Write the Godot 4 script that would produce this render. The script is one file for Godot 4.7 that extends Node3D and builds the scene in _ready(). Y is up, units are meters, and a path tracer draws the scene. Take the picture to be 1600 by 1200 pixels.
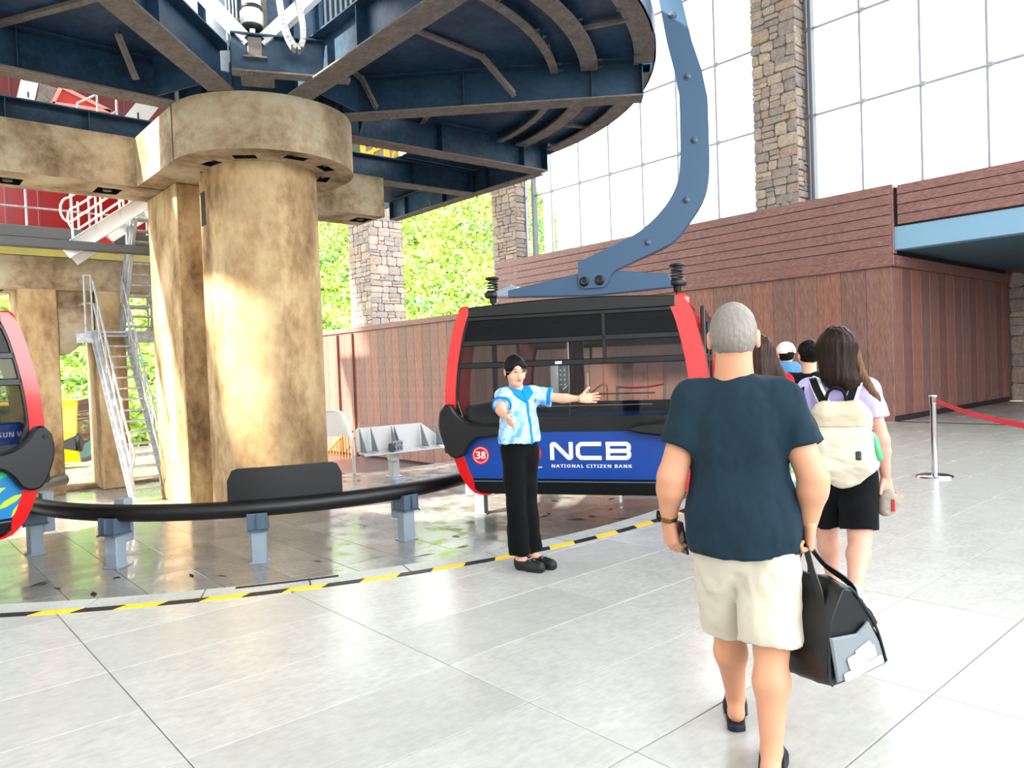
extends Node3D
# A cable-car station hall: the camera stands at the origin, 1.5 m up; x and z run along the walls of the hall.
const BX := -11.2          # the axis of the turning wheel and of the concrete column below it
const BZ := -4.85
const PIT := -0.55         # floor of the track zone
var M := {}
var rng := RandomNumberGenerator.new()
var cam: Camera3D
var used := {}

class G:
	var v := PackedVector3Array()
	var n := PackedVector3Array()
	var uv := PackedVector2Array()
	func tri(a: Vector3, b: Vector3, c: Vector3) -> void:
		var m := (b - a).cross(c - a).normalized()
		v.append(a); v.append(c); v.append(b)
		for i in 3: n.append(m)
		uv.append(Vector2.ZERO); uv.append(Vector2.ZERO); uv.append(Vector2.ZERO)
	func trin(a: Vector3, b: Vector3, c: Vector3, na: Vector3, nb: Vector3, nc: Vector3) -> void:
		v.append(a); v.append(c); v.append(b)
		n.append(na); n.append(nc); n.append(nb)
		uv.append(Vector2.ZERO); uv.append(Vector2.ZERO); uv.append(Vector2.ZERO)
	func quad(a: Vector3, b: Vector3, c: Vector3, d: Vector3) -> void:
		tri(a, b, c); tri(a, c, d)
	func uvquad(a: Vector3, b: Vector3, c: Vector3, d: Vector3, r := Rect2(0, 0, 1, 1)) -> void:
		var m := (b - a).cross(c - a).normalized()
		var p := r.position
		var q := r.end
		for t in [[a, Vector2(p.x, q.y)], [c, Vector2(q.x, p.y)], [b, Vector2(q.x, q.y)], [a, Vector2(p.x, q.y)], [d, Vector2(p.x, p.y)], [c, Vector2(q.x, p.y)]]:
			v.append(t[0]); n.append(m); uv.append(t[1])
	func box(c: Vector3, s: Vector3, b := Basis()) -> void:
		var h := s / 2.0
		var p := []
		for i in 8: p.append(c + b * Vector3(h.x if i & 1 else -h.x, h.y if i & 2 else -h.y, h.z if i & 4 else -h.z))
		quad(p[4], p[5], p[7], p[6]); quad(p[1], p[0], p[2], p[3]); quad(p[5], p[1], p[3], p[7])
		quad(p[0], p[4], p[6], p[2]); quad(p[6], p[7], p[3], p[2]); quad(p[0], p[1], p[5], p[4])
	func span(a: Vector3, b: Vector3) -> void:
		box((a + b) / 2.0, (b - a).abs())
	func bev(c: Vector3, s: Vector3, r := 0.01, b := Basis()) -> void:
		# a box with chamfered edges
		r = minf(r, minf(s.x, minf(s.y, s.z)) * 0.45)
		var h := s / 2.0
		var f := func(i: int, ax: int) -> Vector3:
			var q := Vector3(h.x if i & 1 else -h.x, h.y if i & 2 else -h.y, h.z if i & 4 else -h.z)
			for k in 3:
				if k != ax: q[k] -= signf(q[k]) * r
			return c + b * q
		var faces := [[4, 5, 7, 6, 2], [1, 0, 2, 3, 2], [5, 1, 3, 7, 0], [0, 4, 6, 2, 0], [6, 7, 3, 2, 1], [0, 1, 5, 4, 1]]
		for q in faces: quad(f.call(q[0], q[4]), f.call(q[1], q[4]), f.call(q[2], q[4]), f.call(q[3], q[4]))
		for i in 8:
			for ax in 3:
				var j := i | (1 << ax)
				if j == i: continue
				var a1 := (ax + 1) % 3
				var a2 := (ax + 2) % 3
				toward(f.call(i, a1), f.call(j, a1), f.call(j, a2), f.call(i, a2), c)
			var t0: Vector3 = f.call(i, 0)
			var t1: Vector3 = f.call(i, 1)
			var t2: Vector3 = f.call(i, 2)
			if (t1 - t0).cross(t2 - t0).dot(t0 - c) > 0: tri(t0, t1, t2)
			else: tri(t0, t2, t1)
	func toward(a: Vector3, b: Vector3, c: Vector3, d: Vector3, inside: Vector3) -> void:
		if (b - a).cross(c - a).dot(a - inside) > 0: quad(a, b, c, d)
		else: quad(d, c, b, a)
	func prism(poly: PackedVector2Array, z0: float, z1: float, xf := Transform3D(), r := 0.0) -> void:
		# the outline (x, y) given thickness z0..z1; r chamfers the rims
		var p := poly
		if Geometry2D.is_polygon_clockwise(p): p.reverse()
		var inner := p
		if r > 0.0:
			var off := Geometry2D.offset_polygon(p, -r, Geometry2D.JOIN_MITER)
			if off.size() == 1 and off[0].size() == p.size():
				inner = off[0]
				var best := 0
				for i in p.size():
					if inner[i].distance_squared_to(p[0]) < inner[best].distance_squared_to(p[0]): best = i
				var turned := PackedVector2Array()
				for i in p.size(): turned.append(inner[(i + best) % p.size()])
				inner = turned
			else: r = 0.0
		var t := Geometry2D.triangulate_polygon(inner)
		for i in range(0, t.size(), 3):
			var a := inner[t[i]]
			var b := inner[t[i + 1]]
			var c := inner[t[i + 2]]
			if (b - a).cross(c - a) < 0:
				var w := b
				b = c
				c = w
			tri(xf * Vector3(a.x, a.y, z1), xf * Vector3(b.x, b.y, z1), xf * Vector3(c.x, c.y, z1))
			tri(xf * Vector3(a.x, a.y, z0), xf * Vector3(c.x, c.y, z0), xf * Vector3(b.x, b.y, z0))
		for i in p.size():
			var j := (i + 1) % p.size()
			var a := p[i]
			var b := p[j]
			quad(xf * Vector3(a.x, a.y, z0 + r), xf * Vector3(b.x, b.y, z0 + r), xf * Vector3(b.x, b.y, z1 - r), xf * Vector3(a.x, a.y, z1 - r))
			if r > 0.0:
				var e := inner[i]
				var g := inner[j]
				quad(xf * Vector3(a.x, a.y, z1 - r), xf * Vector3(b.x, b.y, z1 - r), xf * Vector3(g.x, g.y, z1), xf * Vector3(e.x, e.y, z1))
				quad(xf * Vector3(e.x, e.y, z0), xf * Vector3(g.x, g.y, z0), xf * Vector3(b.x, b.y, z0 + r), xf * Vector3(a.x, a.y, z0 + r))
	func loft(rings: Array, closed := true, caps := true, smooth := true) -> void:
		# rings of equal size; each runs counter-clockwise seen from the end of the loft
		var m: int = rings[0].size()
		var k := rings.size()
		var cnt := m if closed else m - 1
		var nn := []
		if smooth:
			for i in k:
				var row := PackedVector3Array()
				for j in m:
					var du: Vector3 = rings[i][(j + 1) % m if closed else mini(j + 1, m - 1)] - rings[i][(j + m - 1) % m if closed else maxi(j - 1, 0)]
					var dv: Vector3 = rings[mini(i + 1, k - 1)][j] - rings[maxi(i - 1, 0)][j]
					row.append(du.cross(dv).normalized())
				nn.append(row)
		for i in k - 1:
			for j in cnt:
				var j2 := (j + 1) % m
				var a: Vector3 = rings[i][j]
				var b: Vector3 = rings[i][j2]
				var c: Vector3 = rings[i + 1][j2]
				var d: Vector3 = rings[i + 1][j]
				if smooth:
					trin(a, b, c, nn[i][j], nn[i][j2], nn[i + 1][j2])
					trin(a, c, d, nn[i][j], nn[i + 1][j2], nn[i + 1][j])
				else: quad(a, b, c, d)
		if caps and closed:
			for e in [0, k - 1]:
				var mid := Vector3.ZERO
				for q in rings[e]: mid += q / m
				for j in m:
					if e == 0: tri(mid, rings[e][(j + 1) % m], rings[e][j])
					else: tri(mid, rings[e][j], rings[e][(j + 1) % m])
	func tube(path: Array, r: float, sides := 8, r2 := -1.0, flat_y := 1.0) -> void:
		# a round bar along the points; r2: radius at its end
		var rings := []
		var up := Vector3.UP
		for i in path.size():
			var t: Vector3 = (path[mini(i + 1, path.size() - 1)] - path[maxi(i - 1, 0)]).normalized()
			if i == 0 and absf(t.y) > 0.95: up = Vector3.RIGHT
			var s := up.cross(t)
			if s.length() < 0.1: s = Vector3.RIGHT.cross(t) if absf(t.x) < 0.9 else Vector3.BACK.cross(t)
			s = s.normalized()
			var w := t.cross(s).normalized()
			if i > 0: up = w
			var rr := r if r2 < 0 else lerpf(r, r2, float(i) / (path.size() - 1))
			var ring := PackedVector3Array()
			for j in sides:
				var a := TAU * j / sides
				ring.append(path[i] + (s * cos(a) + w * sin(a) * flat_y) * rr)
			rings.append(ring)
			up = w
		loft(rings)
	func bar(a: Vector3, b: Vector3, w: float, h: float, up := Vector3.UP) -> void:
		# a square bar from a to b, w wide and h high
		var t := (b - a).normalized()
		var s := t.cross(up).normalized()
		box((a + b) / 2.0, Vector3(a.distance_to(b), h, w), Basis(t, s.cross(t).normalized(), s))
	func ibeam(a: Vector3, b: Vector3, w: float, h: float, tf := 0.03, tw := 0.02, up := Vector3.UP) -> void:
		# an I-section whose bottom runs from a to b
		var t := (b - a).normalized()
		var s := t.cross(up).normalized()
		var y := s.cross(t).normalized()
		var bs := Basis(t, y, s)
		var l := a.distance_to(b)
		var m := (a + b) / 2.0
		bev(m + y * tf / 2, Vector3(l, tf, w), 0.004, bs); bev(m + y * (h - tf / 2), Vector3(l, tf, w), 0.004, bs)
		box(m + y * h / 2, Vector3(l, h - 2 * tf, tw), bs)
	func lathe(prof: Array, segs := 16, xf := Transform3D(), a0 := 0.0, a1 := TAU, smooth := true, caps := true) -> void:
		# prof: (radius, height) from bottom to top
		var full := absf(a1 - a0 - TAU) < 0.001
		var rings := []
		for q in prof:
			var ring := PackedVector3Array()
			for j in (segs if full else segs + 1):
				var a := a0 + (a1 - a0) * j / segs
				ring.append(xf * Vector3(q.x * cos(a), q.y, -q.x * sin(a)))
			rings.append(ring)
		loft(rings, full, full and caps, smooth)
	func ball(c: Vector3, r: Vector3, segs := 12, rows := 8, b := Basis()) -> void:
		var rings := []
		for i in rows + 1:
			var p := PI * (float(i) / rows - 0.5)
			var ring := PackedVector3Array()
			for j in segs:
				var a := TAU * j / segs
				ring.append(c + b * Vector3(r.x * cos(a) * cos(p), r.y * sin(p), -r.z * sin(a) * cos(p)))
			rings.append(ring)
		for i in rows:
			for j in segs:
				var j2 := (j + 1) % segs
				var q := [rings[i][j], rings[i][j2], rings[i + 1][j2], rings[i + 1][j]]
				var w := []
				for e in q:
					var l: Vector3 = b.inverse() * (e - c)
					w.append((b * (l / (r * r))).normalized())
				trin(q[0], q[1], q[2], w[0], w[1], w[2])
				trin(q[0], q[2], q[3], w[0], w[2], w[3])
	func mesh() -> ArrayMesh:
		var a := []
		a.resize(Mesh.ARRAY_MAX)
		a[Mesh.ARRAY_VERTEX] = v
		a[Mesh.ARRAY_NORMAL] = n
		a[Mesh.ARRAY_TEX_UV] = uv
		var m := ArrayMesh.new()
		m.add_surface_from_arrays(Mesh.PRIMITIVE_TRIANGLES, a)
		return m

func numbered(s: String) -> String:
	used[s] = used.get(s, -1) + 1
	return s if used[s] == 0 else "%s_%03d" % [s, used[s]]

func tag(o: Node, label: String, category: String, group := "", kind := "") -> Node:
	if label: o.set_meta("label", label)
	if category: o.set_meta("category", category)
	if group: o.set_meta("group", group)
	if kind: o.set_meta("kind", kind)
	return o

func thing(called: String, label: String, category: String, at := Vector3.ZERO, turn := 0.0, group := "") -> Node3D:
	var o := Node3D.new()
	o.name = numbered(called)
	add_child(o)
	o.position = at
	o.rotation.y = turn
	tag(o, label, category, group)
	return o

func struct(called: String, at := Vector3.ZERO) -> Node3D:
	var o := Node3D.new()
	o.name = called
	add_child(o)
	o.position = at
	o.set_meta("kind", "structure")
	return o

func put(g, called: String, m: Material, parent: Node = null) -> MeshInstance3D:
	var o := MeshInstance3D.new()
	o.name = called if parent else numbered(called)
	o.mesh = g.mesh() if g is G else g
	o.material_override = m
	(parent if parent else self).add_child(o, true)
	return o

func noise(f: float, s: int, oct := 4, kind := FastNoiseLite.TYPE_SIMPLEX_SMOOTH) -> FastNoiseLite:
	var q := FastNoiseLite.new()
	q.seed = s
	q.frequency = f
	q.noise_type = kind
	q.fractal_octaves = oct
	return q

func blend_tex(size: int, stops: Array, parts: Array) -> ImageTexture:
	# several noises added up and run through a colour ramp; parts: [noise, weight, stretch across, stretch down]
	var sum := PackedFloat32Array()
	sum.resize(size * size)
	var total := 0.0
	for p in parts:
		var im: Image = p[0].get_seamless_image(size, size)
		if p.size() > 2:
			var whole := im
			im = whole.duplicate()
			im.resize(maxi(1, int(size * p[2])), maxi(1, int(size * p[3])), Image.INTERPOLATE_BILINEAR)
			var sheet := Image.create(size, size, false, im.get_format())
			var x := 0
			while x < size:
				var y := 0
				while y < size:
					sheet.blit_rect(im, Rect2i(Vector2i.ZERO, im.get_size()), Vector2i(x, y))
					y += im.get_height()
				x += im.get_width()
			im = sheet
		im.convert(Image.FORMAT_L8)
		var d := im.get_data()
		var w: float = p[1] / 255.0
		for i in sum.size(): sum[i] += d[i] * w
		total += p[1]
	var g := Gradient.new()
	g.offsets = PackedFloat32Array(stops.map(func(q): return q[0]))
	g.colors = PackedColorArray(stops.map(func(q): return q[1]))
	var table := PackedByteArray()
	for i in 256:
		var c := g.sample(i / 255.0)
		table.append(int(clampf(c.r, 0, 1) * 255)); table.append(int(clampf(c.g, 0, 1) * 255)); table.append(int(clampf(c.b, 0, 1) * 255))
	var out := PackedByteArray()
	out.resize(size * size * 3)
	for i in sum.size():
		var k := clampi(int(sum[i] / total * 255), 0, 255) * 3
		out[i * 3] = table[k]; out[i * 3 + 1] = table[k + 1]; out[i * 3 + 2] = table[k + 2]
	return ImageTexture.create_from_image(Image.create_from_data(size, size, false, Image.FORMAT_RGB8, out))

func mat(c: Color, rough := 0.6, metal := 0.0) -> StandardMaterial3D:
	var m := StandardMaterial3D.new()
	m.albedo_color = c
	m.roughness = rough
	m.metallic = metal
	return m

func texmat(t: Texture2D, scale: Vector3, rough := 0.7, tint := Color.WHITE, metal := 0.0, world := true) -> StandardMaterial3D:
	var m := mat(tint, rough, metal)
	m.albedo_texture = t
	m.uv1_triplanar = true
	m.uv1_world_triplanar = world
	m.uv1_scale = scale
	return m

func glass(c: Color, a: float) -> StandardMaterial3D:
	var m := mat(Color(c, a), 0.03)
	m.transparency = BaseMaterial3D.TRANSPARENCY_ALPHA
	return m

func pol(r: float, deg: float, y := 0.0) -> Vector3:
	# a point round the wheel's axis
	return Vector3(BX + r * cos(deg_to_rad(deg)), y, BZ + r * sin(deg_to_rad(deg)))

func font(bold := true, gap := 0) -> Font:
	var s := SystemFont.new()
	s.font_names = PackedStringArray(["Droid Sans"])
	s.font_weight = 700 if bold else 400
	var f := FontVariation.new()
	f.base_font = s
	f.spacing_glyph = gap
	return f

func words(text: String, height: float, m: Material, parent: Node, at: Vector3, called := "lettering", depth := 0.004, gap := 0, basis := Basis(), wide := 0.0) -> MeshInstance3D:
	# raised letters of that cap height, centred on the point; wide stretches or squeezes them to a given length
	var t := TextMesh.new()
	t.font = font(true, gap)
	t.font_size = 32
	t.pixel_size = height / 23.0
	t.depth = depth
	t.text = text
	t.curve_step = 2.0
	var o := put(t, called, m, parent)
	o.position = at
	o.basis = basis
	if wide > 0.0:
		var w := t.get_aabb().size.x
		if w > 0.0: o.scale.x = wide / w
	return o

func _ready() -> void:
	rng.seed = 7
	cam = Camera3D.new()
	cam.name = "camera"
	add_child(cam)
	cam.fov = rad_to_deg(2.0 * atan(600.0 / 1165.0))
	cam.near = 0.05
	cam.far = 600.0
	cam.position = Vector3(0, 1.5, 0)
	cam.basis = Basis(Vector3.UP, deg_to_rad(48.75)) * Basis(Vector3.RIGHT, deg_to_rad(-1.28)) * Basis(Vector3.BACK, deg_to_rad(-2.1))
	cam.current = true
	var env := Environment.new()
	env.background_mode = Environment.BG_SKY
	var sky := Sky.new()
	var sm := ProceduralSkyMaterial.new()
	sm.sky_top_color = Color(0.95, 0.97, 1.0)
	sm.sky_horizon_color = Color(1.0, 1.0, 1.0)
	sm.sky_curve = 0.2
	sm.ground_bottom_color = Color(0.55, 0.56, 0.5)
	sm.ground_horizon_color = Color(0.8, 0.82, 0.78)
	sm.sky_energy_multiplier = 1.0
	sky.sky_material = sm
	env.sky = sky
	env.tonemap_mode = Environment.TONE_MAPPER_LINEAR
	env.tonemap_exposure = 8.0
	env.sdfgi_enabled = true
	env.ssao_enabled = true
	env.ssil_enabled = true
	var we := WorldEnvironment.new()
	we.name = "world_environment"
	we.environment = env
	add_child(we)
	var sun := DirectionalLight3D.new()
	sun.name = "sun"
	sun.light_color = Color(1.0, 0.95, 0.86)
	sun.light_energy = 0.75
	sun.light_angular_distance = 2.5
	sun.shadow_enabled = true
	sun.basis = Basis.looking_at(-Vector3(-0.22, 0.5, 0.84).normalized(), Vector3.UP)
	add_child(sun)
	materials()
	ground()
	walls()
	pillars()
	hillside()
	concrete()
	deck()
	machinery()
	portal()
	stairs()
	rail()
	cabins()
	barriers()
	queue()
	people()

func px(p: Vector3) -> Vector3:
	var q := cam.basis.inverse() * (p - cam.position)
	if q.z > -0.1: return Vector3(-9999, -9999, -q.z)
	return Vector3(800 - 1165 * q.x / q.z, 600 + 1165 * q.y / q.z, -q.z)

func in_view(p: Vector3, margin := 120.0) -> bool:
	var q := px(p)
	return q.x > -margin and q.x < 1600 + margin and q.y > -margin and q.y < 1200 + margin

func materials() -> void:
	var n1 := noise(0.012, 3)
	var n2 := noise(0.05, 8, 5)
	var n3 := noise(0.2, 21, 3)
	var conc := blend_tex(512, [[0.15, Color(0.36, 0.3, 0.22)], [0.33, Color(0.56, 0.48, 0.37)], [0.48, Color(0.68, 0.6, 0.49)], [0.62, Color(0.76, 0.7, 0.59)], [0.85, Color(0.82, 0.78, 0.7)]], [[noise(0.006, 3, 4), 0.8], [n2, 0.3], [n3, 0.14], [noise(0.012, 5, 3), 0.16, 0.5, 1.0]])
	M.concrete = texmat(conc, Vector3(0.22, 0.22, 0.22), 0.85)
	M.concrete_warm = texmat(conc, Vector3(0.3, 0.16, 0.3), 0.85, Color(1.0, 0.94, 0.84))
	M.concrete_pale = texmat(conc, Vector3(0.3, 0.3, 0.3), 0.85, Color(1.0, 0.97, 0.92))
	M.tiles = []
	var tile := blend_tex(512, [[0.25, Color(0.68, 0.68, 0.66)], [0.5, Color(0.715, 0.715, 0.695)], [0.75, Color(0.75, 0.75, 0.73)]], [[n2, 0.5], [n1, 0.5], [noise(0.03, 31), 0.6, 0.25, 1.0]])
	for k in 4: M.tiles.append(texmat(tile, Vector3(0.5, 0.5, 0.5), [0.24, 0.28, 0.26, 0.3][k], Color.WHITE * [1.0, 0.97, 0.985, 0.95][k]))
	M.grout = mat(Color(0.5, 0.49, 0.47), 0.9)
	var slate := blend_tex(512, [[0.2, Color(0.53, 0.53, 0.51)], [0.42, Color(0.585, 0.585, 0.57)], [0.6, Color(0.615, 0.615, 0.6)], [0.8, Color(0.65, 0.645, 0.63)]], [[noise(0.006, 2, 3), 0.6], [n2, 0.4], [noise(0.03, 34), 0.5, 1.0, 0.25]])
	var wet := blend_tex(256, [[0.3, Color(0.08, 0.08, 0.08)], [0.6, Color(0.24, 0.24, 0.24)]], [[noise(0.02, 77), 1.0]])
	M.slates = []
	for k in 3:
		var m := texmat(slate, Vector3(0.4, 0.4, 0.4), 1.0, Color.WHITE * [1.0, 0.94, 0.9][k])
		m.roughness_texture = wet
		M.slates.append(m)
	M.kerb = texmat(slate, Vector3(0.7, 0.7, 0.7), 0.4, Color(1.15, 1.17, 1.17))
	M.yellow = mat(Color(0.98, 0.78, 0.1), 0.5)
	M.black = mat(Color(0.035, 0.037, 0.042), 0.5)
	M.rubber = mat(Color(0.05, 0.053, 0.06), 0.45)
	var grain := blend_tex(512, [[0.2, Color(0.37, 0.24, 0.22)], [0.45, Color(0.5, 0.35, 0.32)], [0.6, Color(0.57, 0.42, 0.38)], [0.8, Color(0.65, 0.5, 0.46)]], [[noise(0.04, 12, 5), 1.0, 0.5, 1.0], [noise(0.05, 14), 0.8, 0.125, 1.0], [n1, 0.4]])
	M.planks = []
	for k in 4: M.planks.append(texmat(grain, Vector3(1.3, 0.16, 1.3), 0.5, [Color(1.0, 1.0, 1.0), Color(0.93, 0.95, 0.97), Color(1.06, 1.0, 0.97), Color(0.9, 0.88, 0.9)][k]))
	M.slat = texmat(grain, Vector3(0.14, 1.7, 0.14), 0.5, Color(0.98, 0.96, 1.0))
	M.darkwood = mat(Color(0.16, 0.1, 0.09), 0.8)
	M.deckwood = texmat(grain, Vector3(0.2, 0.5, 1.2), 0.35, Color(0.68, 0.82, 0.88))
	var rock := blend_tex(512, [[0.2, Color(0.42, 0.38, 0.35)], [0.45, Color(0.55, 0.5, 0.46)], [0.62, Color(0.63, 0.58, 0.54)], [0.85, Color(0.72, 0.67, 0.62)]], [[n1, 0.4], [n2, 0.6], [n3, 0.5]])
	M.stones = []
	for k in 5: M.stones.append(texmat(rock, Vector3(0.9, 0.9, 0.9), 0.9, [Color(1.08, 1.08, 1.1), Color(1.0, 1.0, 1.03), Color(1.15, 1.14, 1.12), Color(1.06, 1.02, 1.0), Color(0.95, 0.97, 1.02)][k]))
	M.mortar = mat(Color(0.4, 0.36, 0.33), 0.95)
	M.alu = mat(Color(0.62, 0.62, 0.67), 0.5, 0.2)
	M.pane = glass(Color(0.9, 0.96, 0.97), 0.06)
	M.bluebeam = mat(Color(0.5, 0.66, 0.78), 0.5)
	M.plaster = mat(Color(0.93, 0.93, 0.92), 0.9)
	M.soffit = mat(Color(0.3, 0.42, 0.5), 0.7)
	var paint := blend_tex(512, [[0.2, Color(0.09, 0.17, 0.25)], [0.5, Color(0.13, 0.26, 0.37)], [0.7, Color(0.17, 0.31, 0.42)], [0.88, Color(0.28, 0.38, 0.46)]], [[n1, 0.6], [n2, 0.5], [n3, 0.3]])
	M.steel = texmat(paint, Vector3(0.35, 0.35, 0.35), 0.5)
	M.steel_sheet = texmat(paint, Vector3(0.22, 0.22, 0.22), 0.55, Color(0.95, 0.95, 1.0))
	var dusty := blend_tex(512, [[0.2, Color(0.36, 0.345, 0.34)], [0.5, Color(0.46, 0.44, 0.43)], [0.8, Color(0.56, 0.54, 0.52)]], [[n1, 0.5], [n2, 0.5], [n3, 0.4]])
	M.flange = texmat(dusty, Vector3(0.5, 0.5, 0.5), 0.7)
	M.galv = texmat(blend_tex(256, [[0.2, Color(0.62, 0.64, 0.66)], [0.5, Color(0.7, 0.72, 0.74)], [0.8, Color(0.78, 0.8, 0.81)]], [[n2, 1.0]]), Vector3(0.6, 0.6, 0.6), 0.42, Color.WHITE, 0.2)
	M.galv_dark = mat(Color(0.36, 0.38, 0.4), 0.5, 0.3)
	M.white_steel = mat(Color(0.86, 0.87, 0.87), 0.4)
	M.chrome = mat(Color(0.82, 0.83, 0.85), 0.15, 1.0)
	M.red = mat(Color(0.84, 0.03, 0.055), 0.22)
	M.red.clearcoat_enabled = true
	M.red.clearcoat_roughness = 0.08
	M.darkred = mat(Color(0.36, 0.02, 0.04), 0.4)
	M.pinkred = mat(Color(0.75, 0.2, 0.2), 0.5)
	M.post = mat(Color(0.55, 0.61, 0.66), 0.5)
	M.post_dark = mat(Color(0.3, 0.37, 0.44), 0.5)
	M.orange = mat(Color(0.85, 0.46, 0.12), 0.6)
	M.white = mat(Color(0.93, 0.93, 0.93), 0.45)

func flat_xf(y: float) -> Transform3D:
	# outlines are drawn as (x, -z); their thickness rises from y
	return Transform3D(Basis(Vector3.RIGHT, Vector3.FORWARD, Vector3.UP), Vector3(0, y, 0))

func circle2(cx: float, cz: float, r: float, k := 128) -> PackedVector2Array:
	var p := PackedVector2Array()
	for i in k: p.append(Vector2(cx + r * cos(TAU * i / k), -cz + r * sin(TAU * i / k)))
	return p

func lay_tiles(floor_node: Node3D, region: PackedVector2Array, minus: PackedVector2Array, keep: PackedVector2Array, x0: float, dx: float, z0: float, dz: float, top: float, mats: Array, bounds: Rect2) -> void:
	var cells := []
	var i0 := int(floor((bounds.position.x - x0) / dx))
	var i1 := int(ceil((bounds.end.x - x0) / dx))
	var j0 := int(floor((bounds.position.y - z0) / dz))
	var j1 := int(ceil((bounds.end.y - z0) / dz))
	var gap := 0.0026
	for i in range(i0, i1):
		for j in range(j0, j1):
			var a := Vector2(x0 + i * dx + gap, -(z0 + (j + 1) * dz - gap))
			var b := Vector2(x0 + (i + 1) * dx - gap, -(z0 + j * dz + gap))
			var mid := Vector3((a.x + b.x) / 2, top, -(a.y + b.y) / 2)
			if not in_view(mid, 350.0): continue
			cells.append([mid.length(), a, b, i * 31 + j * 17])
	cells.sort_custom(func(p, q): return p[0] < q[0])
	var shared := G.new()
	shared.bev(Vector3(0, -0.01, 0), Vector3(dx - 2 * gap, 0.02, dz - 2 * gap), 0.0025)
	var whole := shared.mesh()
	var rest := G.new()
	var made := 0
	for c in cells:
		var a: Vector2 = c[1]
		var b: Vector2 = c[2]
		var polys := [PackedVector2Array([a, Vector2(b.x, a.y), b, Vector2(a.x, b.y)])]
		if minus.size(): polys = Geometry2D.clip_polygons(polys[0], minus)
		if keep.size() and polys.size(): polys = Geometry2D.intersect_polygons(polys[0], keep)
		if polys.size() and region.size(): polys = Geometry2D.intersect_polygons(polys[0], region)
		if polys.is_empty(): continue
		var p: PackedVector2Array = polys[0]
		var area := 0.0
		for k in p.size(): area += p[k].cross(p[(k + 1) % p.size()]) / 2
		if absf(area) < 0.01: continue
		var full := absf(absf(area) - (b.x - a.x) * (b.y - a.y)) < 0.002
		var m: Material = mats[absi(c[3] * 7 + c[3] / 3) % mats.size()]
		if made < 290:
			made += 1
			if full:
				var o := put(whole, "tile", m, floor_node)
				o.position = Vector3((a.x + b.x) / 2, top, -(a.y + b.y) / 2) - floor_node.position
			else:
				var g := G.new()
				g.prism(p, -0.02, 0.0, flat_xf(top), 0.002)
				put(g, "tile", m, floor_node)
		else: rest.prism(p, -0.02, 0.0, flat_xf(top))
	if rest.v.size(): put(rest, "distant_tiles", mats[1], floor_node).set_meta("kind", "stuff")

const KX := -11.42
const KZ := -4.98
const KR := 6.82

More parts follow.
